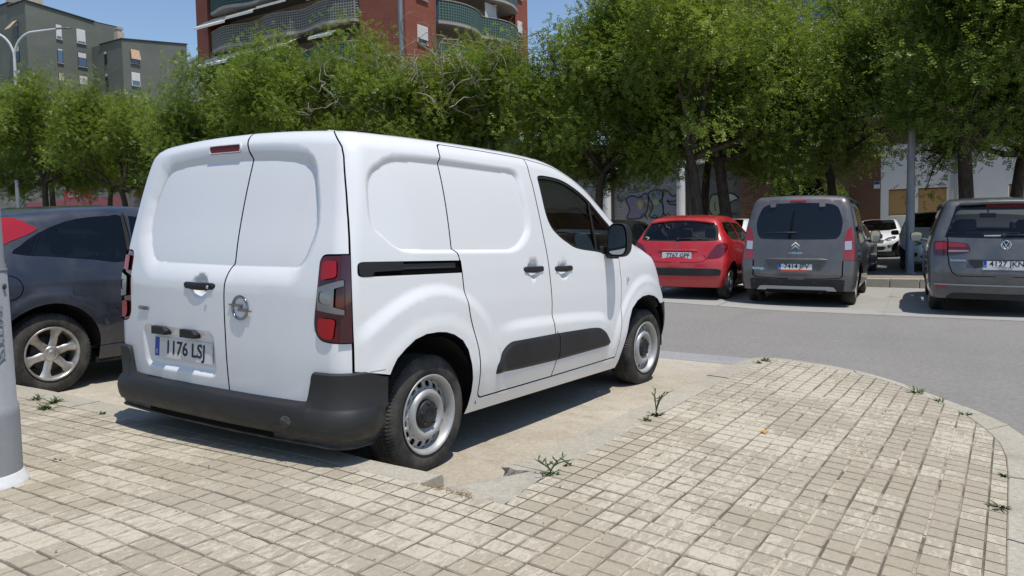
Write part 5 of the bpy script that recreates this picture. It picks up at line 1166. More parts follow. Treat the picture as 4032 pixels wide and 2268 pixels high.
    topl = [(-.590,1.745),(.2,1.745),(.9,1.742),(1.2,1.738),(1.4,1.73),(1.65,1.70),(1.85,1.63),(2.05,1.53),(2.3,1.362),(2.42,1.285),(2.52,1.225)]
    hoodl = [(2.52,1.225),(2.60,1.175),(2.71,1.135),(2.815,1.10),(2.95,1.07),(3.15,1.02),(3.4,.985),(3.88,.97)]
    region = [(-.469,.62),(-.343,.582),(-.30,.60),(-.30,.25),(3.88,.25)] + hoodl[::-1] + topl[::-1][1:] + qgap[1:-2]
    srear = [(.205,1.729),(.185,1.722),(.170,1.708),(.155,1.677),(.154,1.656),(.146,1.639),(.145,1.62),(.154,1.526),(.162,1.411),(.168,1.285),(.171,1.191),(.176,1.172),(.199,1.152),(.214,1.117),(.231,1.049),(.236,1.0),(.249,.911),(.271,.81),(.312,.706),(.347,.616),(.371,.503),(.386,.388),(.399,.350),(.425,.334)]
    sfront = [(1.03,1.722),(1.034,1.639),(1.045,1.587),(1.067,1.451),(1.092,1.309),(1.105,1.24),(1.125,1.154),(1.142,1.065),(1.156,.975),(1.168,.888),(1.176,.814),(1.178,.719),(1.198,.632),(1.226,.577),(1.238,.520),(1.236,.46),(1.222,.42),(1.222,.336)]
    win = [(1.123,1.61),(1.130,1.625),(1.148,1.633),(1.206,1.638),(1.344,1.637),(1.464,1.629),(1.585,1.608),(1.712,1.575),(1.842,1.525),(1.94,1.462),(2.064,1.375),(2.135,1.325),(2.150,1.28),(2.140,1.19),(2.120,1.155),(2.035,1.132),(1.917,1.130),(1.81,1.142),(1.625,1.156),(1.501,1.173),(1.409,1.203),(1.321,1.238),(1.237,1.285),(1.191,1.331),(1.168,1.376),(1.151,1.437),(1.134,1.54)]
    win = spline(win, 3, True)
    dfront = [(2.20,1.30),(2.185,1.20),(2.180,1.091),(2.180,.999),(2.196,.93),(2.199,.831),(2.194,.666),(2.183,.501),(2.153,.347)]
    bottom = [(.425,.334),(.8,.334),(1.222,.336),(1.7,.341),(2.153,.347)]
    pill = [(1.03,1.722),(1.2,1.712),(1.4,1.705),(1.62,1.675),(1.82,1.60),(2.02,1.497),(2.25,1.34),(2.20,1.30)]
    slide = srear + bottom[1:3] + sfront[::-1][1:] + [(.6,1.727)]
    front = sfront + bottom[3:] + dfront[::-1][1:] + pill[::-1][1:-1]
    clad = rounded([(.540,.452),(.548,.505),(.640,.600),(.700,.624),(1.20,.622),(1.68,.612),(1.83,.603),(1.93,.560),(2.015,.495),(2.014,.459),(1.23,.447)], [.01,.02,.05,.05,0,.0,.05,.05,.03,.015,0], 3)
    gapw = .009
    fend = dfront[1:] + [(2.24,.34)] + farch[1:11] + [(3.06,.70),(3.06,1.03)] + hoodl[::-1][2:] + [(2.42,1.24),(2.28,1.28)]
    rail = rounded([(-.458,1.120),(.226,1.113),(.236,1.046),(-.458,1.050)], [.02,.0,.0,.02], 3)
    G_ = lambda l, w=gapw: dict(name='panel_gap', key='gap', poly=strip(l, w), mat=gap_m, off=-.018, skirt=0)
    parts = [dict(name='sill', poly=[(.30,.20),(.40,.345),(.425,.334)]+bottom[1:]+[(2.238,.352),(2.26,.20)], mat=white_paint, skirt=.01),
             dict(name='sliding_door', poly=slide, mat=white_paint), dict(name='front_door', poly=front, mat=white_paint),
             dict(name='front_wing', poly=fend, mat=white_paint),
             G_(spline(srear, 2)+bottom[1:]), G_(spline(sfront, 2)), G_(dfront, .006), G_([(.205,1.729),(.6,1.727),(1.03,1.722)]+pill[1:-1], .006),
             dict(name='front_bumper', poly=[(2.965,.15),(2.965,.699),(3.10,.697),(3.20,.62),(3.9,.60),(3.9,.15)], mat=plastic, off=.012),
             dict(name='arch_hole', poly=arch, mat=gap_m, drop=True), dict(name='arch_hole', poly=farch, mat=gap_m, drop=True),
             dict(name='window_seal', poly=win, mat=rubber, off=-.004, skirt=.02),
             dict(name='door_cladding', poly=[p for p in clad if p[0] <= 1.232]+[(1.229,.622),(1.229,.447)][::1] if False else clad, mat=plastic, off=.004, bulge=.014, bw=.022, skirt=.02),
             G_([(1.226,.635),(1.238,.52),(1.236,.46),(1.225,.44)], .009),
             dict(name='sliding_rail', poly=rail, mat=gap_m, off=-.016, skirt=0),
             dict(name='rail_cover', poly=rounded([(-.456,1.119),(-.235,1.117),(-.235,1.074),(-.395,1.072),(-.400,1.053),(-.452,1.053)], [.018,.004,.002,.004,.004,.018], 3), mat=plastic, off=.003, skirt=.02),
             dict(name='rail_track', poly=[(-.23,1.105),(.19,1.101),(.19,1.075),(-.23,1.078)], mat=trim_dark, off=-.012, skirt=.006),
             ]
    A = np.array(win); c = A.mean(0)
    glassp = [tuple(p) for p in (lambda D: D)([np.array(p)-.018*np.array([nx, ny]) for p, (nx, ny) in zip(win, _out_normals(win))])]
    parts.append(dict(name='side_window', poly=glassp, mat=van_glass, off=-.008, skirt=0))
    parts.append(dict(name='window_divider', poly=strip([(1.842,1.520),(1.838,1.36),(1.834,1.145)], .030), mat=rubber, off=-.004, skirt=.02))
    head = rounded([(3.00,.99),(3.06,1.02),(3.35,.97),(3.45,.90),(3.30,.80),(3.08,.86)], .03, 3)
    parts.append(dict(name='headlight', poly=head, mat=clear_lens, off=.003, skirt=.01))
    parts.append(dict(name='grille', poly=rounded([(3.47,.93),(3.88,.93),(3.88,.72),(3.50,.76)], .02, 3), mat=plastic, off=.004))
    objs = patch(K, region, parts, ('side_panel', white_paint), root, .04, .0095, .035, [SIDE_IN+SIDE_IN[:1], SIDE_OUT+SIDE_OUT[:1], [(a, SWAGE(a)-.03) for a in np.linspace(.5, 2.1, 30)], [(-.01+.633*math.cos(t), .335+.633*math.sin(t)) for t in np.linspace(.5, 2.5, 40)], [(2.665+.563*math.cos(t), .36+.563*math.sin(t)) for t in np.linspace(.9, 2.4, 30)]], mirror=True, sink=.02, creases=(SIDE_IN, SIDE_OUT))
    # ---- roof, windscreen, bonnet
    def line3(l): return VANSKIN.base_st(np.array(resample(l, .04, False)))
    edge = line3([(-1.2783, 1.745), (-.590, 1.745)] + topl[1:])[:, :2]
    half = [tuple(p) for p in edge]; roofreg = half + [(x, -y) for x, y in reversed(half)][:-1]
    a = [p for p in half if p[0] > 1.36]; ws = [(x+.0, y+.055) for x, y in a]; ws = [(1.30, 0.), (1.32, -.35), (1.37, ws[0][1])] + ws[1:-2] + [(2.50, -.55), (2.535, 0.)]
    ws = ws + [(x, -y) for x, y in reversed(ws)][1:-1]
    patch(K, roofreg, [dict(name='windscreen', poly=ws, mat=van_glass, off=-.003, skirt=0.)], ('roof', white_paint), root, .06, .03, .04, top=True, sink=.0)
    edge = line3(hoodl)[:, :2]; half = [tuple(p) for p in edge]; hood = half + [(x, -y) for x, y in reversed(half)][1:] + [(2.54, .0)]
    patch(K, hood, [], ('bonnet', white_paint), root, .06, .03, .04, top=True, sink=.0)
    # roof pressing at the back and aerial base
    mb = MB(); pts = [(x, .0) for x in np.linspace(-.36, .9, 12)]
    for yy in (-.50, -.25, 0, .25, .50):
        q = VANSKIN.base_xy(np.array([(x, yy) for x in np.linspace(-.33, 1.0, 14)])); mb.tube([tuple(p+[0, 0, -.004+.0*k]) for k, p in enumerate(q)], .016, 8)
    mb.obj('roof_rib', white_paint, root)
    rear_bumper(K, root, mirror_s)
    van_details(K, root, mirror_s)
    return root
def _out_normals(poly):
    A = np.array(poly); T = np.roll(A, -1, 0)-np.roll(A, 1, 0); T /= np.linalg.norm(T, axis=1, keepdims=True)+1e-9; N = np.c_[T[:, 1], -T[:, 0]]
    area = .5*np.sum(A[:, 0]*np.roll(A[:, 1], -1)-np.roll(A[:, 0], -1)*A[:, 1]); return N if area > 0 else -N
def rear_bumper(K, root, ms):
    # profile lofted round the tail, from one rear arch to the other
    half = list(np.linspace(-.349, -.58, 16)) + list(np.linspace(-.592, -.622, 7)) + list(np.linspace(-.66, -1.2783, 22))
    ss = half + [ms(s) for s in reversed(half[:-1])]
    V, F = [], []; prof_n = None
    for s in ss:
        f = s if s > -1.2783 else ms(s)
        up = sstep(-.625, -.597, f)                     # corner upstand
        ztop = .468 + .147*up - .035*sstep(-.45, -.35, f)*1.0
        fl = sstep(-.43, -.349, f)                        # towards the wheel arch it lies flush
        zb = .268 - .0*fl
        out = .055*(1-fl) + .012*fl
        prof = [(ztop, -.03), (ztop, .004+.010*up), (ztop-.006, .012+.012*up), (ztop-.012-.04*up, out*.62*(1-up)+.020*up+.004), (.465-.012, out*.80*(1-up)+.026*up), (.445, out*.95*(1-up)+.034*up), (.42, out), (.385, out+.006), (.345, out+.004), (.318, out-.004), (.312, out-.016), (.292, out-.020), (.286, out-.008), (.274, out-.016), (zb-.004, out-.05), (zb+.01, out-.14)]
        prof = [(z, o) for z, o in prof]
        st = np.array([(s, z) for z, o in prof]); B, n = K.base_st(st), None
        g = np.stack([K.f(B+v)-K.f(B-v) for v in np.eye(3)*1e-3], -1); n = g/np.linalg.norm(g, axis=1, keepdims=True)
        V += [tuple(b+nn*o) for b, nn, (z, o) in zip(B, n, prof)]; prof_n = len(prof)
    for i in range(len(ss)-1):
        for k in range(prof_n-1): F.append((i*prof_n+k, (i+1)*prof_n+k, (i+1)*prof_n+k+1, i*prof_n+k+1))
    me = mesh('rear_bumper', V, F, smooth=True); me.set_sharp_from_angle(angle=R(50)); bm = bmesh.new(); bm.from_mesh(me); bmesh.ops.recalc_face_normals(bm, faces=bm.faces[:]); bm.to_mesh(me); bm.free()
    bo = link('rear_bumper', me, root, scuffed); bo['label'] = 'scuffed black plastic rear bumper'
    # dark slot low in the bumper
    mb = MB(); L = list(np.linspace(-.78, -1.2783, 20)); L = L+[ms(s) for s in reversed(L[:-1])]; rows = []
    for s in L:
        B = K.base_st(np.array([(s, .316), (s, .290)])); g = np.stack([K.f(B+v)-K.f(B-v) for v in np.eye(3)*1e-3], -1); n = g/np.linalg.norm(g, axis=1, keepdims=True); rows.append(B+n*.0425)
    mb.add([p for r in rows for p in r], [(2*i, 2*i+2, 2*i+3, 2*i+1) for i in range(len(L)-1)]); mb.obj('bumper_slot', gap_m, bo)
    # towing eye cover
    B = K.base_st(np.array([(-.70, .375)]))[0]; tb = MB(); tb.lathe([(.030, 0), (.030, .0015), (.027, .0025), (.0001, .0025)], 24, 'x', (0, 0, 0)); o = tb.obj('towing_cover', scuffed, bo, True); o.location = (B[0]-.0625, B[1]-.012, B[2]); o.rotation_euler = (0, math.pi, R(12))
def on_skin(K, s, t, off=0.):
    X, n = K.place(np.array([(s, t)]), False, off); return Vector(X[0]), Vector(n[0])
def door_handle(K, root, s, t, w, keyhole=False, rear=False):
    X, n = on_skin(K, s, t); n.z = 0; n.normalize(); a = n.cross(Vector((0, 0, 1))) * -1; a.normalize()   # a: to the right as seen from outside
    up = Vector((0, 0, 1)); X0 = X + n*.034
    mb = MB(); N = 14; V = []; 
    for i in range(N+1):
        u = -1+2*i/N; ww = w/2*u; h = .0205*(1-.35*abs(u)**3) * (1 if abs(u) < .96 else .55); d = .014*(1-.5*u*u); bow = -.010*u*u*1.0
        for k in range(10):
            th = 2*math.pi*k/10; V.append(X0 + a*ww + up*(h*math.sin(th)+.006*(u*u)) + n*(d*.6*math.cos(th)+bow))
    F = [(i*10+k, i*10+(k+1) % 10, (i+1)*10+(k+1) % 10, (i+1)*10+k) for i in range(N) for k in range(10)]
    mb.add(V, F, True); mb.add(V[:10], [tuple(range(10))]); mb.add(V[-10:], [tuple(range(10))])
    for sgn in (-1, 1):   # feet of the handle
        c = X + a*(sgn*w*.40) + n*.004; mb.tube([c, c+n*.030], [.020, .014], 10)
    o = mb.obj('door_handle', plastic, root, True)
    if keyhole:
        c = X0 + a*(w*.34) + n*.0075; kb = MB(); kb.tube([c, c+n*.003], .009, 16); kb.obj('lock', chrome, o, True)
    return o
def van_details(K, root, ms):
    W = .312; dz = 2.785*.012
    for sg in (1, -1):
        steel_wheel(root, (0, -.882*sg, W), mir=sg); steel_wheel(root, (2.785, -.872*sg, W+dz), mir=sg, steer=-.05)
    # floor, arches, cabin
    mb = MB(); mb.box((-.52, -.74, .30), (3.05, .74, .34)); mb.box((.40, -.86, .27), (2.18, .86, .30)); mb.box((-.62, -.5, .24), (-.5, .5, .30)); mb.tube([(-.45, -.3, .27), (.6, -.35, .26), (2.0, -.2, .26)], .035, 8); mb.obj('underbody', under_m, root)
    for cx, cz, r in ((-.005, .325, .395), (2.66, .36, .405)):
        for sg in (-1, 1):
            lb = MB(); lb.lathe([(r, sg*.895), (r+.015, sg*.80), (r+.02, sg*.50), (.05, sg*.50)], 40, 'y', (cx, 0, cz), a0=math.pi*.98, a1=2.02*math.pi)
            lb.box((cx-r, sg*.50, .20), (cx+r, sg*.46, .75)); lb.obj('wheel_arch_liner', under_m, root)
    cb = MB(); cb.box((1.0, -.80, .34), (1.03, .80, 1.70)); cb.obj('bulkhead', bulk_m, root)
    for yy in (-.42, .42):
        sb = MB(); sb.box((1.30, yy-.25, .60), (1.80, yy+.25, .76), .06); sb.box((1.12, yy-.24, .72), (1.30, yy+.24, 1.30), .07); sb.box((1.13, yy-.13, 1.32), (1.24, yy+.13, 1.52), .04); sb.tube([(1.18, yy-.06, 1.25), (1.18, yy-.06, 1.36)], .01, 6); sb.obj('seat', cabin_m, root)
    db = MB(); db.box((2.05, -.78, .80), (2.45, .78, 1.12), .08); db.box((1.95, .20, 1.0), (2.2, .62, 1.18), .06); db.obj('dashboard', trim_dark, root)
    sw = MB(); sw.tube([(1.86+.06*math.sin(t)*0+.07*math.cos(t), .42+.18*math.sin(t), 1.10+.17*math.cos(t)) for t in np.linspace(0, 2*math.pi, 25)], .016, 8, False); sw.tube([(1.86, .25, 1.10), (1.86, .59, 1.10)], .02, 6); sw.obj('steering_wheel', trim_dark, root)
    # handles
    door_handle(K, root, -1.352, .980, .262, True); door_handle(K, root, .962, 1.042, .235); door_handle(K, root, 1.335, 1.036, .235)
    # mirror
    for sg in (1, -1):
        mb = MB(); V, F = [], []
        prof = [(.0, .0), (.035, .80), (.06, .97), (.11, 1.), (.15, .88), (.185, .45), (.19, .0)]
        for dx, k in [(0, 1.0), (.02, 1.04), (.06, 1.02), (.10, .9), (.125, .62), (.13, .2)]:
            for j in range(28):
                th = 2*math.pi*j/28; cy, sy = math.cos(th), math.sin(th); p = .55
                y = .080*math.copysign(abs(cy)**p, cy)*k; z = .118*math.copysign(abs(sy)**p, sy)*k
                V.append((dx, y*(1-.12*(z > 0)*abs(z)/.118), z))
        F = [(i*28+j, i*28+(j+1) % 28, (i+1)*28+(j+1) % 28, (i+1)*28+j) for i in range(5) for j in range(28)]
        C0 = Vector((1.925, -1.012*sg, 1.225))
        tr = lambda v: (C0.x+v[0]+.25*v[1]*0, C0.y+v[1]*sg, C0.z+v[2])
        mb.add([tr(v) for v in V], F, True); mb.add([tr(v) for v in V[-28:]], [tuple(range(28))])
        mb.tube([(2.00, -.895*sg, 1.135), (1.985, -.94*sg, 1.12), (1.975, -.99*sg, 1.125)], [.040, .032, .036], 10)
        mb.box((1.90, -.905*sg, 1.115), (2.08, -.880*sg, 1.18), .01)
        o = mb.obj('wing_mirror', plastic, root, True)
        gl = MB(); ring = [tr((-.002+.0, v[1]*.86, v[2]*.88)) for v in V[:28]]; gl.add(ring, [tuple(range(28))]); g = gl.obj('mirror_glass', chrome_mirror, o, True)
        rb = MB(); V2 = [tr(v) for v in V[:28]] + [tr((.012, v[1]*.86, v[2]*.88)) for v in V[:28]]; rb.add(V2, [(j, (j+1) % 28, 28+(j+1) % 28, 28+j) for j in range(28)], True); rb.obj('mirror_rim', rubber, o, True)
    # side repeater on the wing
    X, n = on_skin(K, 2.305, .925); sb = MB(); sb.lathe([(.017, 0), (.015, .008), (.009, .013), (.0001, .014)], 14, 'y', (0, 0, 0)); o = sb.obj('side_indicator', chrome, root, True); o.location = X; o.rotation_euler = (0, 0, math.pi); o.scale = (1, 1, 1.2)
    # number plate, its lamps, maker's mark, badge
    X, n = on_skin(K, -1.522, .634); X2, _ = on_skin(K, -1.70, .634); X3, _ = on_skin(K, -1.35, .634)
    a = (X3-X2).normalized(); M = frame(X+n*.006, a, Vector((.05, 0, 1))); plate(root, M, '1176 LSJ')
    for s in (-1.69, -1.425):
        X, n = on_skin(K, s, .728); lb = MB(); poly = [(-.062, .022), (.045, .022), (.066, .0), (.062, -.020), (-.062, -.020)]
        M = frame(X, a, Vector((0, 0, 1))); lb.prism(poly, lambda u, v, d: tuple(M @ Vector((u, v, d))), -.005, .035); lb.obj('plate_lamp', plastic, root, True)
    X, n = on_skin(K, -1.02, .886); M = frame(X+n*.002, Vector((0, -1, 0)), Vector((.02, 0, 1)))
    lg = MB(); lg.tube([tuple(M @ Vector((.056*math.cos(t), .056*math.sin(t), .004))) for t in np.linspace(0, 2*math.pi, 41)], .0062, 10, False)
    bolt = [(-.084,.016),(.020,.016),(.008,-.001),(.084,-.012),(.084,-.017),(-.020,-.017),(-.006,.003),(-.084,.011)]
    lg.prism(bolt, lambda u, v, d: tuple(M @ Vector((u, v, d))), 0, .007); lg.obj('maker_emblem', chrome_dark, root, True)
    X, n = on_skin(K, -1.848, .836); X2, _ = on_skin(K, -1.80, .836); text('model_badge', 'COMBO', .030, chrome_dark, root, frame(X+n*.004, X2-X, Vector((0, 0, 1))), .004, 1.0, bold=.0006)
    # dent by the rear arch, its shading painted as thin grey lines
    X, n = on_skin(K, -.405, .632); sc = MB()
    for k in range(2):
        s0 = -.425+.03*k; p0, n0 = on_skin(K, s0, .612); p1, n1 = on_skin(K, s0+.03, .6125); sc.tube([p0+n0*.0004, p1+n1*.0004], [.0014, .0018], 5)
    sc.obj('dent_shading', P('dent_shading_grey', (.32, .31, .30), .7), root)
chrome_mirror = P('mirror_silver', (.33, .35, .37), .02, 1.)
P('tail_red', (.085, .003, .006), .10, 0, .5, .6, .02)
chrome_dark = P('dark_chrome', (.30, .31, .32), .12, 1.)
van = build_van()
# ---------------------------------------------------------------- the other parked cars
def circ(cx, cz, r, n=24, flat=.2):
    """wheel arch opening in (x,z): open at the bottom"""
    return [(cx-r*1.0, flat)] + [(cx-r*math.cos(t), cz+r*math.sin(t)) for t in np.linspace(0, math.pi, n)] + [(cx+r, flat)]
class Car:
    def __init__(s, name, label, spec, pose, body, wb, wheelR, track, sill=.24, arch=.37, topl=None, hoodl=None, ws=None, group=None, roll=.02, feat=None):
        s.K = Skin(**spec, feat=feat); s.body = body; s.wb = wb
        x, y, yaw = pose; s.root = thing(name, label, 'car', group=group)
        s.root.matrix_world = Matrix.Translation((x, y, float(gz(x, y)))) @ Matrix.Rotation(yaw, 4, 'Z') @ Matrix.Rotation(roll, 4, 'X')
        s.wR, s.track, s.sill, s.arch, s.topl, s.hoodl, s.ws = wheelR, track, sill, arch, topl, hoodl, ws
        x0, x1, yc, zc = s.K.core; s.L = s.K.r0*math.pi/2; s.rc = x0-s.L-yc; s.fc = x1+s.L+yc; s.parts = []
    def st(s, pts): return [tuple(p) for p in s.K.to_st(np.array(pts, float))]
    def side(s, xz):   # (x,z) seen from the side -> chart
        a = np.array(xz, float); o = np.c_[a[:, 0], np.full(len(a), -.2), a[:, 1]]; d = np.zeros_like(o); d[:, 1] = -1; return s.st(s.K.cast(o, d))
    def back(s, yz):
        a = np.array(yz, float); o = np.c_[np.full(len(a), .6), a]; d = np.zeros_like(o); d[:, 0] = -1; return s.st(s.K.cast(o, d))
    def front(s, yz):
        a = np.array(yz, float); o = np.c_[np.full(len(a), s.wb-.3), a]; d = np.zeros_like(o); d[:, 0] = 1; return s.st(s.K.cast(o, d))
    def add(s, name, poly, mat, off=.002, skirt=.008, **k): s.parts.append(dict(name=name, poly=poly, mat=mat, off=off, skirt=skirt, **k))
    def gap(s, line, w=.008): s.parts.append(dict(name='panel_gap', key='gap', poly=strip(line, w), mat=gap_m, off=-.006, skirt=0))
    def build(s, res=.07, fine=.03, band=.04, roof_mat=None):
        K = s.K; top, hood = s.topl, s.hoodl
        region = [(s.rc, s.sill), (s.fc, s.sill)] + hood[::-1] + top[::-1][1:]
        P_ = s.parts + [dict(name='arch', poly=circ(0, s.wR+.02, s.arch), mat=gap_m, drop=True), dict(name='arch', poly=circ(s.wb, s.wR+.02, s.arch), mat=gap_m, drop=True)]
        o = patch(K, region, P_, ('body', s.body), s.root, res, fine, band, mirror=True, sink=.015)
        line3 = lambda l: [tuple(p) for p in K.base_st(np.array(resample(l, .05, False)))[:, :2]]
        e = line3(top); reg = e + [(x, -y) for x, y in reversed(e)]
        reg = [p for i, p in enumerate(reg) if i == 0 or math.dist(p, reg[i-1]) > 1e-3]
        wsp = s.ws + [(x, -y) for x, y in reversed(s.ws)]
        patch(K, reg, [dict(name='windscreen', poly=wsp, mat=s.glassm, off=-.002, skirt=0)], ('roof', roof_mat or s.body), s.root, .09, .05, .05, top=True, sink=0)
        e = line3(hood); reg = e + [(x, -y) for x, y in reversed(e)] + [(top[-1][0]+.02, 0.)]
        reg = [p for i, p in enumerate(reg) if i == 0 or math.dist(p, reg[i-1]) > 1e-3]
        patch(K, reg, [], ('bonnet', s.body), s.root, .09, .06, .05, top=True, sink=0)
        # floor, arches
        mb = MB(); W = s.track-.12; mb.box((-.45, -W, .20), (s.wb+.4, W, .28)); mb.box((.36, -W-.08, .19), (s.wb-.38, W+.08, .24)); mb.obj('underbody', under_m, s.root)
        for cx in (0, s.wb):
            for sg in (-1, 1):
                lb = MB(); r = s.arch+.02; lb.lathe([(r, sg*(s.track+.0)), (r, sg*(s.track-.26)), (.05, sg*(s.track-.26))], 24, 'y', (cx, 0, s.wR+.02), a0=math.pi, a1=2*math.pi); lb.obj('wheel_arch_liner', under_m, s.root)
        return o
    glassm = None
    def wheels(s, n=6, rim=.2, w=.2, mat=None, twin=False, sw=.34, front=True):
        for cx in ((0, s.wb) if front else (0,)):
            for sg in (1, -1): alloy_wheel(s.root, (cx, -sg*s.track, s.wR), s.wR, rim, n, sg, mat, w, twin=twin, sw=sw)
    def cabin(s, rows, zseat, zback, yw=.36, headrest=True, h0=.3):
        mb = MB(); mb.box((rows[0]-.55, -s.track+.10, h0), (s.wb-.35, s.track-.10, h0+.03)); mb.obj('cabin_floor', trim_dark, s.root)
        for rx in rows:
            for yy in (-yw, yw):
                sb = MB(); sb.box((rx, yy-.24, zseat-.12), (rx+.45, yy+.24, zseat), .05); sb.box((rx-.12, yy-.24, zseat-.05), (rx+.03, yy+.24, zback), .06); o = sb.obj('seat', cabin_m, s.root)
                if headrest: hb = MB(); hb.box((rx-.13, yy-.125, zback+.04), (rx-.03, yy+.125, zback+.21), .04); hb.tube([(rx-.08, yy-.05, zback-.05), (rx-.08, yy-.05, zback+.08)], .008, 6); hb.tube([(rx-.08, yy+.05, zback-.05), (rx-.08, yy+.05, zback+.08)], .008, 6); hb.obj('headrest', cabin_m, o)
        db = MB(); db.box((s.wb-.62, -s.track+.12, zseat+.08), (s.wb-.30, s.track-.12, zseat+.34), .06); db.obj('dashboard', trim_dark, s.root)
    def mirrors(s, x, y, z, mat=None, w=.10, h=.07, arm=True):
        for sg in (-1, 1):
            mb = MB(); V = []; N = 16
            for dx, k in ((0, .92), (.03, 1.), (.07, .85), (.10, .3)):
                for j in range(N):
                    t = 2*math.pi*j/N; c, q = math.cos(t), math.sin(t); V.append((x+dx, sg*(y+w*math.copysign(abs(c)**.6, c)*k), z+h*math.copysign(abs(q)**.6, q)*k))
            mb.add(V, [(i*N+j, i*N+(j+1) % N, (i+1)*N+(j+1) % N, (i+1)*N+j) for i in range(3) for j in range(N)], True); mb.add(V[-N:], [tuple(range(N))])
            mb.tube([(x+.05, sg*(y-w-.06), z-h*.7), (x+.05, sg*(y-w*.5), z-h*.6)], .02, 6); o = mb.obj('wing_mirror', mat or s.body, s.root, True)
            gb = MB(); gb.add([(a-.0015, sg*y+(b-sg*y)*.93, z+(c-z)*.93) for a, b, c in V[:N]], [tuple(range(N))]); gb.obj('mirror_glass', chrome_mirror, o)
    def at(s, y, z, off=.003):
        q = s.back([(y, z)]); X, n = s.K.place(np.array(q), False, off); return Vector(X[0]), Vector(n[0])
    def badge(s, name, txt, y, z, size, mat=None, sx=1., bold=0.):
        X, n = s.at(y, z); text(name, txt, size, mat or chrome, s.root, frame(X, n.cross(Vector((0, 0, -1))), Vector((0, 0, 1))-n*n.z), .003, sx, bold=bold)
    def plate(s, y, z, txt, blue=True, tilt=None):
        X, n = s.at(y, z, .006); n = Vector((-1, 0, tilt if tilt is not None else n.z)).normalized(); return plate(s.root, frame(X, (0, -1, 0), Vector((0, 0, 1))-n*n.z), txt, blue=blue)
    def wiper(s, a, b):
        pa, na = s.at(*a, .018); pb, nb = s.at(*b, .012); mb = MB(); m = pa.lerp(pb, .5)+na*.012; mb.tube([pa-na*.02, pa, m, pb], [.014, .014, .010, .005], 8); mb.tube([pa-na*.03, pa+na*.006], .022, 10); mb.obj('rear_wiper', plastic, s.root)
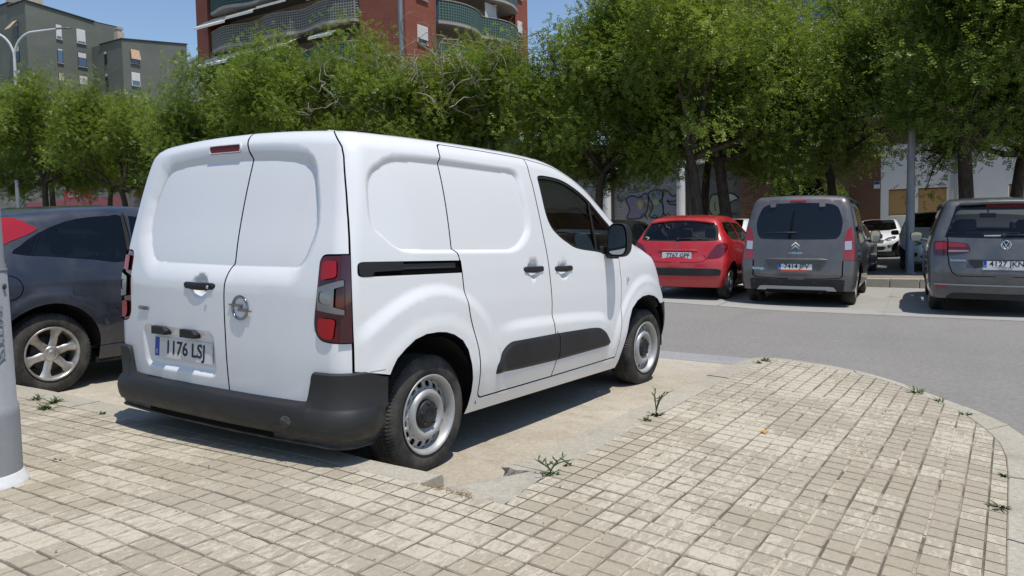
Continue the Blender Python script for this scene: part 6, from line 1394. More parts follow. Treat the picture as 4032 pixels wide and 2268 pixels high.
# -- grey-brown people carrier of the same family as the van, seen from behind
def people_carrier():
    c = Car('hatchback_van', 'dark grey tall people carrier parked between the red hatchback and the kerbed island', BERL, (10.55, 1.42, .09), brown_grey_paint, 2.73, .325, .84, .27, .385,
            topl=[(-1.278,1.665),(-.6,1.665),(.2,1.665),(.9,1.66),(1.2,1.64),(1.5,1.57),(1.8,1.42),(2.1,1.265),(2.4,1.12)], hoodl=[(2.4,1.12),(2.6,1.05),(2.9,.98),(3.2,.93),(3.73,.90)],
            ws=[(1.12,0),(1.14,-.4),(1.25,-.60),(1.9,-.66),(2.3,-.70),(2.42,-.4),(2.45,0)])
    c.glassm = dark_glass
    win = spline([(0,1.678),(-.309,1.668),(-.48,1.650),(-.57,1.605),(-.61,1.53),(-.655,1.38),(-.645,1.22),(-.60,1.12),(-.50,1.09),(0,1.082)], 3)
    win = [p for p in win]
    c.add('rear_window', c.back(win), privacy, .001, .006, key='rw')
    lamp = c.st([(-.612,-.786,1.298),(-.64,-.812,1.18),(-.653,-.83,1.05),(-.679,-.852,.762),(-.718,-.697,.761),(-.690,-.690,.95),(-.683,-.693,1.071),(-.66,-.715,1.18),(-.641,-.741,1.253)])
    c.add('tail_light', lamp, red_lens, .004, .012)
    c.add('reversing_lens', c.st([(-.684,-.701,1.056),(-.668,-.797,1.064),(-.686,-.806,.928),(-.701,-.704,.92)]), clear_lens, .008, .006)
    c.add('bumper', [(c.rc,.10),(c.rc,.458)]+c.back([(0,.458),(-.4,.462),(-.63,.475),(-.679,.50)])[1:]+c.back([(-.69,.748)])+c.st([(-.682,-.849,.75),(-.55,-.888,.75),(-.42,-.895,.72)])+[(-.36,.10)], brown_grey_paint, .012, .014)
    c.add('bumper_insert', [(c.rc,.40),(c.rc,.44)]+c.back([(-.4,.445),(-.66,.455),(-.72,.44)])+c.back([(-.70,.25),(-.3,.24)])+[(c.rc,.24)], plastic, .018, .006)
    c.add('skid_plate', [(c.rc,.336)]+c.back([(-.5,.338),(-.56,.33),(-.622,.252),(-.49,.245),(-.45,.285)])+[(c.rc,.287)], alloy_satin, .026, .01)
    c.gap(c.back([(-.12,.452),(-.4,.458),(-.63,.47),(-.679,.50),(-.682,.62),(-.684,.75)]), .012)
    for a, b in (((-.61,1.23),(-.50,1.62)),):
        c.add('side_window', c.side([(-.58,1.22),(-.03,1.22),(-.03,1.63),(-.35,1.63),(-.46,1.60)]), privacy, .001, .004)
    c.add('side_window', c.side([(.06,1.20),(.98,1.18),(1.02,1.63),(.06,1.64)]), privacy, .001, .004)
    c.add('side_window', c.side([(1.08,1.18),(1.95,1.12),(1.55,1.50),(1.25,1.61),(1.10,1.62)]), dark_glass, .001, .004)
    c.gap(c.side([(.02,1.66),(.02,1.1),(.10,.9),(.40,.5),(.42,.30)])); c.gap(c.side([(1.04,1.66),(1.04,.9),(1.05,.30)])); c.gap(c.side([(2.03,1.15),(2.05,.9),(2.0,.30)]))
    c.add('side_rubbing_strip', c.side([(.45,.50),(1.95,.52),(1.95,.62),(.42,.62)]), plastic, .012, .012)
    c.add('headlight', c.front([(-.45,.86),(-.62,.96),(-.76,.93),(-.76,.80),(-.50,.76)]), clear_lens, .003)
    c.add('grille', c.front([(0,.62),(-.42,.60),(-.46,.42),(0,.40)]), plastic, .003)
    c.build(); c.wheels(5, .205, .205)
    r = c.root
    for sg in (1, -1):        # roof rails
        pts = c.K.base_st(np.array([(x, 1.64) for x in np.linspace(-.42, 1.2, 15)])); mb = MB(); n = len(pts)
        h = [.0, .045, .058]+[.062]*(n-6)+[.058, .045, .0]
        mb.tube([(p[0], sg*p[1], p[2]+.010+h[i]) for i, p in enumerate(pts)], [.024]+[.020]*(n-2)+[.024], 8); mb.obj('roof_rail', plastic, r)
    for yy in (.41, -.345):
        X, n = c.at(yy, 1.66); hb = MB(); M = frame(X, (0, -1, 0), Vector((0, 0, 1))-n*n.z); hb.prism(rounded([(-.045,.062),(.045,.062),(.045,-.068),(-.045,-.068)], .018, 3), lambda u, v, d: tuple(M @ Vector((u, v, d))), -.01, .028); hb.obj('window_hinge', brown_grey_paint, r, True)
    bl = MB(); X, n = c.at(.03, 1.706); M = frame(X, (0, -1, 0), Vector((0, 0, 1))-n*n.z); bl.prism(rounded([(-.125,.013),(.125,.013),(.125,-.013),(-.125,-.013)], .01, 3), lambda u, v, d: tuple(M @ Vector((u, v, d))), -.004, .006); bl.obj('brake_light', red_lens, r, True)
    hb = MB(); pts = [c.at(y, .760, .012)[0] for y in np.linspace(.485, -.455, 13)]; hb.tube(pts, [.014]+[.026]*11+[.014], 10); hb.obj('tailgate_handle_bar', brown_grey_paint, r)
    rc = MB(); X, n = c.at(.02, .655, .002); M = frame(X, (0, -1, 0), (0, 0, 1)); rc.prism([(-.45,.062),(.45,.062),(.37,-.066),(-.39,-.066)], lambda u, v, d: tuple(M @ Vector((u, v, d))), -.02, .0015); rc.obj('plate_recess', dark_grey_paint, r, True)
    c.plate(.024, .649, '7414 JPV')
    tg = MB(); X, n = c.at(.024, .582, .010); M = frame(X, (0, -1, 0), (0, 0, 1)); tg.box((-.215, -.016, 0), (.215, .016, .003)); o = tg.obj('dealer_strip', P('orange_strip', (.55, .09, .03), .5), r); o.matrix_local = M
    for zz in (.965, 1.018):   # chevrons
        X, n = c.at(.026, zz, .004); M = frame(X, (0, -1, 0), (0, 0, 1)); cb = MB(); cb.prism([(-.062,-.028),(0,.030),(.062,-.028),(.062,-.006),(.030,.018),(0,.046),(-.030,.018),(-.062,-.006)][0:3]+[(.062,-.052),(0,.004),(-.062,-.052)], lambda u, v, d: tuple(M @ Vector((u, v, d))), 0, .008); cb.obj('chevron', chrome, r, True)
    c.badge('maker_lettering', 'CITROËN', .026, .862, .048, chrome, 1.05); c.badge('model_lettering', 'Berlingo', .598, .612, .062, chrome, .95)
    c.wiper((.028, 1.19), (.495, 1.19))
    for yy in (.66, .24, -.27, -.70):
        X, n = c.at(yy, .40, .020); sb = MB(); sb.lathe([(.018, 0), (.017, .002), (.012, .001), (.0001, .001)], 14, 'x'); o = sb.obj('parking_sensor', trim_dark, r); o.location = X; o.rotation_euler = (0, 0, math.pi)
    c.mirrors(1.92, 1.02, 1.12, plastic, .09, .12)
    c.cabin((.75, 1.55), .80, 1.32)
    mb = MB(); mb.tube([(-.62, -.35, .235), (-.45, -.35, .25)], .04, 10); mb.obj('exhaust', under_m, r)
alloy_satin = P('satin_silver_plastic', (.38, .38, .37), .4, .3)
people_carrier()
# -- small red hatchback seen from behind
def red_hatch():
    c = Car('hatchback', 'small red five-door hatchback seen from behind with a black bumper strip', P207, (10.33, 3.40, .07), red_paint, 2.54, .30, .80, .22, .345,
            topl=[(-1.048,1.36),(-.4,1.37),(.2,1.385),(.8,1.385),(1.15,1.36),(1.45,1.26),(1.75,1.10),(2.0,.965),(2.15,.905)], hoodl=[(2.15,.905),(2.4,.83),(2.7,.77),(3.0,.72),(3.45,.70)],
            ws=[(1.10,0),(1.12,-.3),(1.22,-.52),(1.6,-.60),(2.0,-.68),(2.12,-.4),(2.16,0)])
    c.glassm = clear_glass
    win = spline([(0,1.364),(-.30,1.352),(-.50,1.325),(-.60,1.29),(-.645,1.22),(-.672,1.13),(-.675,1.06),(-.655,1.022),(-.40,1.012),(0,1.008)], 3)
    seal = c.back(win); c.add('window_seal', seal, rubber, .001, .004)
    c.add('rear_window', c.back([(a*.93, 1.19+(b-1.19)*.90) for a, b in win]), clear_glass, .0, .0)
    c.add('tail_light', spline(c.st([(-.382,-.804,.972),(-.346,-.826,.919),(-.43,-.818,.846),(-.502,-.762,.757),(-.528,-.71,.727),(-.573,-.557,.714),(-.572,-.526,.733),(-.544,-.563,.801),(-.513,-.614,.876),(-.482,-.664,.943),(-.453,-.732,.973)]), 2, True), lamp_deep, .006, .012)
    c.add('rear_indicator', c.st([(-.40,-.812,.94),(-.42,-.80,.885),(-.47,-.73,.90),(-.45,-.745,.95)]), P('smoky_lens', (.16, .02, .02), .1, 0, .6, 1.), .010, .004)
    c.add('bumper_strip', [(c.rc,.418),(c.rc,.545)]+c.back([(-.53,.547),(-.70,.540),(-.755,.525),(-.768,.49),(-.75,.435),(-.60,.418)]), plastic, .014, .012)
    c.gap(c.back([(-.08,.640),(-.30,.645),(-.45,.660),(-.52,.70)]), .008)
    c.gap(c.back([(-.52,.70),(-.47,.78)]), .008)
    c.add('side_window', c.st([(-.008,-.64,1.329),(.25,-.615,1.375),(.58,-.612,1.395),(.62,-.70,1.22),(.58,-.80,1.02),(.3,-.808,1.015),(.088,-.799,1.043),(-.074,-.759,1.113),(-.113,-.69,1.236)]), clear_glass, -.002, .0)
    c.add('side_window', c.side([(.68,1.39),(1.0,1.37),(1.25,1.27),(1.5,1.10),(1.62,.985),(.66,1.01)]), clear_glass, -.002, .0)
    c.gap(c.side([(.64,1.41),(.63,1.0),(.66,.6),(.62,.26)])); c.gap(c.side([(-.13,1.1),(.05,.95),(.30,.62),(.40,.40),(.42,.26)])); c.gap(c.side([(1.75,.95),(1.8,.7),(1.76,.26)]))
    c.add('side_rubbing_strip', c.side([(.42,.47),(1.72,.49),(1.72,.54),(.40,.54)]), plastic, .010, .01)
    c.add('headlight', c.front([(-.40,.60),(-.55,.76),(-.70,.80),(-.70,.62),(-.5,.54)]), clear_lens, .003)
    c.build(); c.wheels(7, .185, .185, alloy, sw=.25)
    r = c.root; c.plate(-.010, .760, '7767 GPF', blue=False, tilt=.05)
    c.wiper((-.01, 1.04), (-.52, 1.035))
    # tailgate grip bar over the plate
    hb = MB(); pts = [c.at(y, .848, .002)[0] for y in np.linspace(.33, -.36, 11)]; hb.tube(pts, [.010]+[.020]*9+[.010], 8); hb.obj('tailgate_grip', red_paint, r)
    lg = MB(); X, n = c.at(-.006, .95, .004); M = frame(X, (0, -1, 0), (0, 0, 1))
    lg.prism([(-.030,-.035),(-.012,-.030),(-.004,-.012),(.004,-.034),(.024,-.036),(.014,-.008),(.030,.012),(.018,.038),(.002,.040),(-.010,.022),(-.028,.030),(-.030,.018),(-.012,.004),(-.022,-.014)], lambda u, v, d: tuple(M @ Vector((u, v, d))), 0, .006); lg.obj('maker_emblem', chrome, r, True)
    c.badge('model_lettering', '207', -.40, .718, .05); c.badge('trim_lettering', 'XS line', .40, .722, .036)
    mb = MB(); mb.tube([(.15, 0, 1.45), (.10, 0, 1.50), (.04, 0, 1.62)], [.012, .006, .003], 6); mb.lathe([(.03, 1.455), (.02, 1.475), (.0001, 1.482)], 10, 'z', (.15, 0, 0)); mb.obj('aerial', plastic, r)
    for sg in (-1, 1):
        pts = c.K.base_st(np.array([(x, 1.36) for x in np.linspace(-.10, 1.0, 10)])); mb = MB(); mb.tube([(p[0], sg*p[1], p[2]+.002) for p in pts], .012, 6); mb.obj('roof_trim', rubber, r)
    X, n = c.at(0, 1.375); sp = MB(); pts = c.K.base_st(np.array(c.back([(y, 1.375-.06*(y/.6)**2) for y in np.linspace(.58, -.58, 13)]))); sp.tube([tuple(p+np.array([-.02, 0, .006])) for p in pts], [.012]+[.022]*11+[.012], 8); sp.obj('roof_spoiler', red_paint, r)
    c.cabin((.55, 1.25), .55, 1.02, .34); c.mirrors(1.5, .90, .98, red_paint, .085, .06)
    st_ = MB(); st_.tube([(1.62, .34+.18*math.sin(t), .92+.17*math.cos(t)) for t in np.linspace(0, 2*math.pi, 21)], .014, 6, False); st_.obj('steering_wheel', trim_dark, r)
red_hatch()
# -- grey people carrier cut by the right edge
def large_mpv():
    c = Car('people_carrier', 'large dark grey people carrier at the right edge of the far row', SHAR, (10.4, -1.38, .10), dark_grey_paint, 2.919, .335, .87, .24, .395,
            topl=[(-1.478,1.52),(-.7,1.53),(.2,1.545),(1.0,1.545),(1.4,1.525),(1.8,1.42),(2.2,1.26),(2.6,1.10),(2.8,1.03)], hoodl=[(2.8,1.03),(3.1,.93),(3.4,.88),(3.7,.84),(4.128,.82)],
            ws=[(1.40,0),(1.44,-.4),(1.56,-.60),(2.1,-.68),(2.6,-.74),(2.75,-.4),(2.8,0)])
    c.glassm = clear_glass
    seal = spline([(0,1.570),(-.30,1.572),(-.52,1.566),(-.59,1.545),(-.62,1.45),(-.68,1.25),(-.715,1.14),(-.69,1.106),(-.30,1.093),(0,1.090)], 3)
    c.add('window_seal', c.back(seal), privacy, .001, .004)
    c.add('rear_window', c.back(spline([(0,1.490),(-.40,1.492),(-.56,1.485),(-.62,1.38),(-.665,1.24),(-.69,1.15),(-.665,1.125),(-.30,1.112),(0,1.110)], 3)), clear_glass, .0, .0)
    c.add('tail_light', rounded(c.st([(-.80,-.86,1.052),(-.846,-.689,1.053),(-.887,-.684,.852),(-.845,-.86,.849)]), .02, 3), maroon_lens, .005, .012)
    c.add('tailgate_light', rounded(c.st([(-.853,-.676,1.038),(-.885,-.47,1.025),(-.895,-.42,.99),(-.911,-.404,.923),(-.914,-.416,.901),(-.889,-.671,.852)]), .02, 3), maroon_lens, .005, .012)
    c.add('light_bar', c.back([(-.685,.925),(-.47,.925),(-.42,.92),(-.43,.905),(-.685,.895)]), P('pale_red_lens', (.40, .20, .20), .15, 0, .6, 1.), .008, .004)
    c.add('light_bar', c.back([(-.690,1.03),(-.48,1.015),(-.45,.97),(-.69,.97)]), red_lens, .007, .003)
    c.add('tail_light_inner', c.st([(-.825,-.84,1.03),(-.846,-.70,1.032),(-.87,-.70,.93),(-.85,-.845,.93)]), red_lens, .008, .004)
    c.gap(c.back([(-.70,1.12),(-.683,1.05),(-.680,.845),(-.66,.711),(-.62,.609),(-.56,.562),(-.30,.560),(-.1,.562)]), .010)
    c.add('bumper_trim', [(c.rc,.20),(c.rc,.318)]+c.back([(-.5,.322),(-.61,.318),(-.683,.268),(-.683,.20)]), plastic, .006, .01)
    c.add('bumper_reflector', c.st([(-.889,-.82,.415),(-.917,-.689,.418),(-.914,-.689,.378),(-.893,-.80,.378)]), red_lens, .006, .006)
    c.add('bumper_ridge', [(c.rc,.425),(c.rc,.445)]+c.back([(-.5,.448),(-.75,.450),(-.84,.452),(-.84,.434),(-.75,.430),(-.5,.428)]), alloy_satin, .010, .01)  # silver strip painting the bright highlight along the bumper crease
    c.add('side_window', c.side([(-.64,1.16),(-.10,1.13),(-.10,1.53),(-.45,1.535),(-.58,1.50)]), privacy, -.001, .0)
    c.add('side_window', c.side([(.0,1.12),(.95,1.10),(.95,1.545),(.0,1.54)]), privacy, -.001, .0)
    c.add('side_window', c.side([(1.05,1.10),(2.2,1.06),(1.8,1.35),(1.5,1.51),(1.05,1.545)]), clear_glass, -.001, .0)
    c.gap(c.side([(-.05,1.56),(-.05,1.1),(.05,.85),(.40,.5),(.42,.27)])); c.gap(c.side([(1.0,1.56),(1.0,.27)])); c.gap(c.side([(2.3,1.07),(2.3,.6),(2.25,.27)]))
    c.add('side_rubbing_strip', c.side([(.45,.44),(2.2,.44),(2.2,.48),(.45,.48)]), plastic, .008, .01)
    c.add('headlight', c.front([(-.45,.72),(-.62,.80),(-.76,.84),(-.76,.70),(-.5,.66)]), clear_lens, .003)
    c.build(); c.wheels(5, .215, .215)
    r = c.root; c.plate(-.008, .735, '4127 JKN', tilt=.05)
    ds = MB(); X, n = c.at(-.008, .668, .008); ds.box((-.265, -.014, 0), (.265, .014, .004)); o = ds.obj('dealer_strip', plate_white, r); o.matrix_local = frame(X, (0, -1, 0), (0, 0, 1)); text('dealer_lettering', 'OCASION .COM', .02, plate_black, o, Matrix.Translation((0, 0, .0046)), .001, 1.2)
    pr_ = MB(); X, n = c.at(-.0, .715, .001); M = frame(X, (0, -1, 0), (0, 0, 1)); pr_.prism(rounded([(-.44,.08),(.44,.08),(.33,-.075),(-.33,-.075)], .03, 3), lambda u, v, d: tuple(M @ Vector((u, v, d))), -.03, .0); pr_.obj('plate_recess', trim_dark, r, True)
    lg = MB(); X, n = c.at(-.014, 1.0, .004); M = frame(X, (0, -1, 0), (0, 0, 1)); lg.tube([tuple(M @ Vector((.058*math.cos(t), .058*math.sin(t), .004))) for t in np.linspace(0, 2*math.pi, 33)], .007, 8, False)
    for pts in ([(-.030,.042),(-.004,-.004),(0,.004),(.004,-.004),(.030,.042)], [(-.050,.026),(-.022,-.046),(0,-.004),(.022,-.046),(.050,.026)]):
        for a, b in zip(pts, pts[1:]): lg.tube([tuple(M @ Vector((*a, .004))), tuple(M @ Vector((*b, .004)))], .0055, 6)
    lg.obj('maker_emblem', chrome, r); db = MB(); db.lathe([(.055, .0), (.0001, .0)], 24, 'z'); o = db.obj('emblem_disc', P('emblem_blue', (.02, .04, .10), .2), r); o.matrix_local = M
    c.badge('model_lettering', 'SHARAN', .553, .777, .045, chrome, 1.1, .0006)
    c.wiper((.0, 1.125), (-.5, 1.135))
    bl = MB(); X, n = c.at(0, 1.545, .002); M = frame(X, (0, -1, 0), Vector((0, 0, 1))-n*n.z); bl.prism(rounded([(-.23,.012),(.23,.012),(.23,-.012),(-.23,-.012)], .01, 2), lambda u, v, d: tuple(M @ Vector((u, v, d))), -.004, .006); bl.obj('brake_light', red_lens, r, True)
    pts = c.K.base_st(np.array(c.back([(y, 1.60-.02*(y/.55)**2) for y in np.linspace(.56, -.56, 13)]))); sp = MB(); sp.tube([tuple(p+np.array([-.05, 0, -.004])) for p in pts], [.014]+[.03]*11+[.014], 8); sp.obj('roof_spoiler', dark_grey_paint, r)
    for sg in (1, -1):
        pts = c.K.base_st(np.array([(x, 1.52) for x in np.linspace(-.45, 1.6, 15)])); mb = MB(); n = len(pts); h = [0, .035, .045]+[.048]*(n-6)+[.045, .035, 0]
        mb.tube([(p[0], sg*p[1], p[2]+.006+h[i]) for i, p in enumerate(pts)], .018, 8); mb.obj('roof_rail', plastic, r)
    c.cabin((-.05, .85, 1.75), .70, 1.16, .42); c.mirrors(2.0, 1.06, 1.10, dark_grey_paint, .10, .085)
    rm = MB(); rm.box((1.85, -.12, 1.42), (1.88, .12, 1.50), .02); rm.tube([(1.87, 0, 1.46), (1.90, 0, 1.58)], .012, 6); rm.obj('interior_mirror', trim_dark, r)
large_mpv()
# -- dark grey three-door hatchback beside the van
def grey_hatch():
    def feat(P_, n):
        x, z = P_[:, 0], P_[:, 2]; ay = np.abs(P_[:, 1]); h = np.zeros(len(P_)); m = ay > .6
        r = np.hypot(x, z-.33); h += .016*(1-sstep(.42, .50, r))*m*sstep(.3, .5, z)
        r = np.hypot(x-2.64, z-.33); h += .016*(1-sstep(.42, .50, r))*m*sstep(.3, .5, z)
        h += -.010*sstep(.28, .36, z)*(1-sstep(.36, .44, z))*m*sstep(.4, .5, x)*(1-sstep(2.2, 2.3, x))
        return h
    c = Car('hatchback', 'dark blue-grey three-door hatchback parked beyond the white van, seen from its side', FOCU, (-.1, 5.56, 0.), blue_grey_paint, 2.64, .315, .885, .22, .375,
            topl=[(-1.178,1.40),(-.5,1.42),(.2,1.45),(.8,1.46),(1.1,1.44),(1.4,1.35),(1.7,1.19),(2.0,1.04),(2.2,.96)], hoodl=[(2.2,.96),(2.5,.89),(2.8,.83),(3.1,.77),(3.578,.75)],
            ws=[(1.05,0),(1.08,-.3),(1.18,-.52),(1.6,-.62),(2.0,-.70),(2.15,-.4),(2.2,0)], feat=feat)
    c.glassm = focus_glass
    c.add('side_window', spline(c.side([(-.214,1.097),(-.139,1.155),(.01,1.25),(.223,1.337),(.435,1.378),(.60,1.39),(.72,1.39),(.70,1.2),(.66,1.01),(.378,1.031),(.024,1.067)]), 2, True), focus_glass, -.003, .002)
    c.add('window_seal', strip(c.side([(.735,1.40),(.71,1.2),(.68,1.0)]), .045), rubber, .001, .004)
    c.add('side_window', c.side([(.78,1.395),(1.05,1.36),(1.3,1.24),(1.6,1.03),(1.62,.985),(.71,1.005)]), focus_glass, -.003, .002)
    c.add('tail_light', spline(c.st([(-.20,-.60,1.385),(-.101,-.656,1.354),(-.039,-.689,1.311),(.013,-.71,1.281),(-.096,-.731,1.226),(-.205,-.744,1.186),(-.36,-.74,1.10),(-.42,-.66,1.15),(-.33,-.60,1.29)]), 2, True), red_lens, .005, .012)
    c.add('fuel_flap', [(-.27+.082*math.cos(t), .842+.088*math.sin(t)) for t in np.linspace(0, 2*math.pi, 24, endpoint=False)], blue_grey_paint, .0015, .01)
    c.gap([(-.27+.087*math.cos(t), .842+.093*math.sin(t)) for t in np.linspace(0, 2*math.pi, 25)], .006)
    c.gap(c.side([(.74,1.42),(.73,1.2),(.70,1.0),(.74,.7),(.72,.26)])); c.gap(c.side([(2.0,1.0),(2.0,.6),(1.95,.26)])); c.gap(c.side([(.34,.335),(1.2,.33),(2.2,.33)]), .006)
    c.add('rear_window', c.back(spline([(0,1.38),(-.40,1.36),(-.50,1.30),(-.56,1.10),(-.52,1.05),(0,1.04)], 3)), privacy, .001, .004)
    c.add('rubbing_strip', c.side([(.52,.622),(.72,.622),(.72,.642),(.50,.642)]), plastic, .006, .006)
    c.add('headlight', c.front([(-.40,.66),(-.55,.80),(-.72,.82),(-.72,.64),(-.5,.58)]), clear_lens, .003)
    c.build(fine=.022); c.wheels(6, .205, .205, dirty_alloy, sw=.36)
    c.cabin((.45, 1.15), .58, 1.02, .36); c.mirrors(1.5, .98, 1.02)
    c.plate(0, .72, '4418 DWK')
    o = MB(); o.lathe([(.034, 0), (.034, .004), (.0001, .005)], 20, 'y'); 
blue_grey_paint = paint('blue_grey_metallic_paint', (.030, .037, .052), .5, .34, .08)
grey_hatch()
# -- cars beyond: white hatchback and silver car facing us, black and white ones half hidden, a blue one
def facing_car(name, label, spec, pose, body, wb, wR, track, group, rails=False, hood_hi=.9, lampz=.66, grille=True, plate_txt=None):
    c = Car(name, label, spec, pose, body, wb, wR, track, .22, .355,
            topl=[(-1.178,1.38),(-.5,1.40),(.2,1.43),(.8,1.44),(1.1,1.41),(1.4,1.31),(1.7,1.16),(2.0,1.0),(2.1,.95)], hoodl=[(2.1,.95),(2.4,.88),(2.7,.82),(3.0,.76),(3.478,.72)],
            ws=[(1.0,0),(1.03,-.3),(1.13,-.52),(1.5,-.60),(1.95,-.68),(2.08,-.4),(2.12,0)], group=group)
    c.glassm = dark_glass
    c.add('side_window', c.side([(-.25,1.02),(.62,1.0),(.62,1.36),(.2,1.34),(-.05,1.22)]), privacy, -.002, .0)
    c.add('side_window', c.side([(.70,1.0),(1.6,.98),(1.35,1.14),(1.05,1.31),(.70,1.37)]), dark_glass, -.002, .0)
    c.add('headlight', rounded(c.front([(-.30,lampz-.02),(-.46,lampz+.07),(-.66,lampz+.12),(-.72,lampz+.08),(-.66,lampz-.01),(-.46,lampz-.06)]), .02, 2), lamp_dark, .003)
    c.add('headlight_reflector', c.front([(-.42,lampz-.02),(-.58,lampz+.05),(-.62,lampz+.03),(-.50,lampz-.035)]), clear_lens, .006, .003)
    if grille:
        c.add('grille', [(c.fc,.52),(c.fc,.66)]+c.front([(-.25,.66),(-.33,.62),(-.28,.52)])[::-1][::-1], trim_dark, .002)
        c.add('lower_grille', [(c.fc,.26),(c.fc,.40)]+c.front([(-.30,.41),(-.38,.36),(-.30,.27)]), trim_dark, .002)
        c.add('fog_light_surround', rounded(c.front([(-.42,.44),(-.70,.50),(-.72,.42),(-.46,.34)]), .02, 2), trim_dark, .003)
        c.add('fog_light', c.front([(-.50,.43),(-.60,.45),(-.60,.41),(-.51,.39)]), clear_lens, .006)
    c.gap(c.side([(.66,1.40),(.65,.9),(.66,.26)])); c.gap(c.side([(1.9,.95),(1.9,.6),(1.85,.26)]))
    c.add('rear_window', c.back(spline([(0,1.35),(-.40,1.33),(-.52,1.26),(-.58,1.08),(-.5,1.03),(0,1.02)], 3)), privacy, .001, .004)
    c.add('tail_light', c.back([(-.55,.86),(-.78,.92),(-.78,.74),(-.6,.74)]), red_lens, .004)
    c.build(.13, .06); c.wheels(5, .2, .2, front=True); c.cabin((.45, 1.15), .58, 1.02, .36); c.mirrors(1.5, .98, 1.0, plastic)
    if rails:
        for sg in (1, -1):
            pts = c.K.base_st(np.array([(x, 1.40) for x in np.linspace(-.3, 1.0, 9)])); mb = MB(); mb.tube([(p[0], sg*p[1], p[2]+(.03 if 0 < i < 8 else 0)) for i, p in enumerate(pts)], .014, 6); mb.obj('roof_rail', alloy, c.root)
    if plate_txt:
        q = c.front([(0, .47)]); X, n = c.K.place(np.array(q), False, .012); plate(c.root, frame(X[0], (0, 1, 0), (0, 0, 1)), plate_txt)
    return c
lamp_dark = P('headlamp_glass', (.10, .10, .11), .08, .3, .6, 1.)
facing_car('hatchback', 'white hatchback facing us beyond the dark grey people carrier', H308, (31.7, 2.9, math.pi+.06), white_paint2, 2.62, .315, .86, None)
facing_car('compact_car', 'silver compact car facing us behind the large grey people carrier', ALTE, (22.9, .38, math.pi+.10), silver_paint, 2.58, .315, .84, None, rails=True, lampz=.70)
facing_car('hatchback', 'black hatchback half hidden between the white van and the red hatchback', H308, (12.3, 6.05, .06), black_paint, 2.62, .315, .86, None)
facing_car('hatchback', 'white-roofed car showing between the red hatchback and the people carrier', H308, (17.4, 4.55, math.pi), white_paint2, 2.62, .315, .86, None)
facing_car('hatchback', 'dark blue car glimpsed past the right side of the people carrier', H308, (17.5, 2.28, .05), blue_paint, 2.62, .315, .86, None)
# ---------------------------------------------------------------- posts, lamps, sign, weeds, litter
galv = noisy('galvanised_steel', (.20, .215, .23), (.27, .285, .30), 5, .5, .1, 60, spec=.5, mapping=(1, 1, .3)); galv.node_tree.nodes['Principled BSDF'].inputs['Metallic'].default_value = .35
grey_paint_post = noisy('grey_post_paint', (.21, .22, .235), (.28, .29, .305), 3, .6, .15, 50, mapping=(1, 1, .4))
def near_post():
    r = thing('lamp_post', 'thick galvanised lamp post on the pavement at the left edge', 'lamp post', (-1.655, 2.215, .062)); rb = .168
    mb = MB(); mb.lathe([(rb+.006, 0), (rb+.006, .30), (rb+.004, .34), (rb-.002, .345), (rb-.010, .92), (rb-.014, .925)], 40, 'z'); mb.obj('base_section', grey_paint_post, r)
    mb = MB(); mb.lathe([(rb-.012, .90), (rb-.013, .955), (rb-.018, .962), (.132, 2.6), (.125, 3.2), (.10, 6), (.07, 10)], 40, 'z'); mb.obj('shaft', galv, r)
    mb = MB(); mb.lathe([(rb+.030, -.002), (rb+.028, .010), (rb+.016, .022), (rb+.012, .040), (rb+.005, .048)], 40, 'z'); mb.obj('paint_collar', noisy('splashed_white_paint', (.55, .56, .57), (.68, .68, .68), 12, .6), r)
    for zz, w in ((.93, .004), (.36, .004), (.52, .003)): q = MB(); k = rb-.010 if zz < .9 else rb-.012; q.lathe([(k, zz-.006), (k+w, zz-.004), (k+w, zz+.004), (k, zz+.006)], 40, 'z'); q.obj('weld_band', galv, r)
    q = MB(); q.lathe([(.012, 0), (.012, .006), (.0001, .007)], 12, 'z'); o = q.obj('bolt', trim_dark, r); o.location = (.10, -.125, .86); o.rotation_euler = (R(90), 0, R(40))
    o = text('embossed_lettering', 'BACOLSA', .055, grey_paint_post, r, frame((.062, -.1545, .66), (0, 0, -1), (.90, .42, 0)), .002)
near_post()
def pole(name, label, x, y, h, r0, r1, mat=galv, z=None):
    r = thing(name, label, 'lamp post', (x, y, float(gz(x, y)) if z is None else z)); mb = MB(); mb.lathe([(r0*1.5, 0), (r0*1.5, .02), (r0, .03), (r0, 1.2), (r1, h)], 16, 'z'); mb.obj('shaft', mat, r)
    if h > 8:
        mb = MB(); mb.tube([(0, 0, h-.05), (0, -.5, h+.3), (0, -1.6, h+.45)], [r1, r1*.8, r1*.7], 8); mb.obj('arm', mat, r); mb = MB(); mb.box((-.13, -2.3, h+.36), (.13, -1.55, h+.50), .05); mb.obj('lamp_head', trim_dark, r)
    return r
pole('street_lamp', 'tall grey lamp pole rising behind the trees before the red tower corner', 23.0, 20.8, 14.5, .13, .09)
pole('street_lamp', 'grey lamp pole standing before the boarded windows right of the people carrier', 19.28, .64, 5.6, .105, .07)
pole('signal_post', 'short grey post under the far left tree', 14.8, 37.3, 3.0, .09, .08)
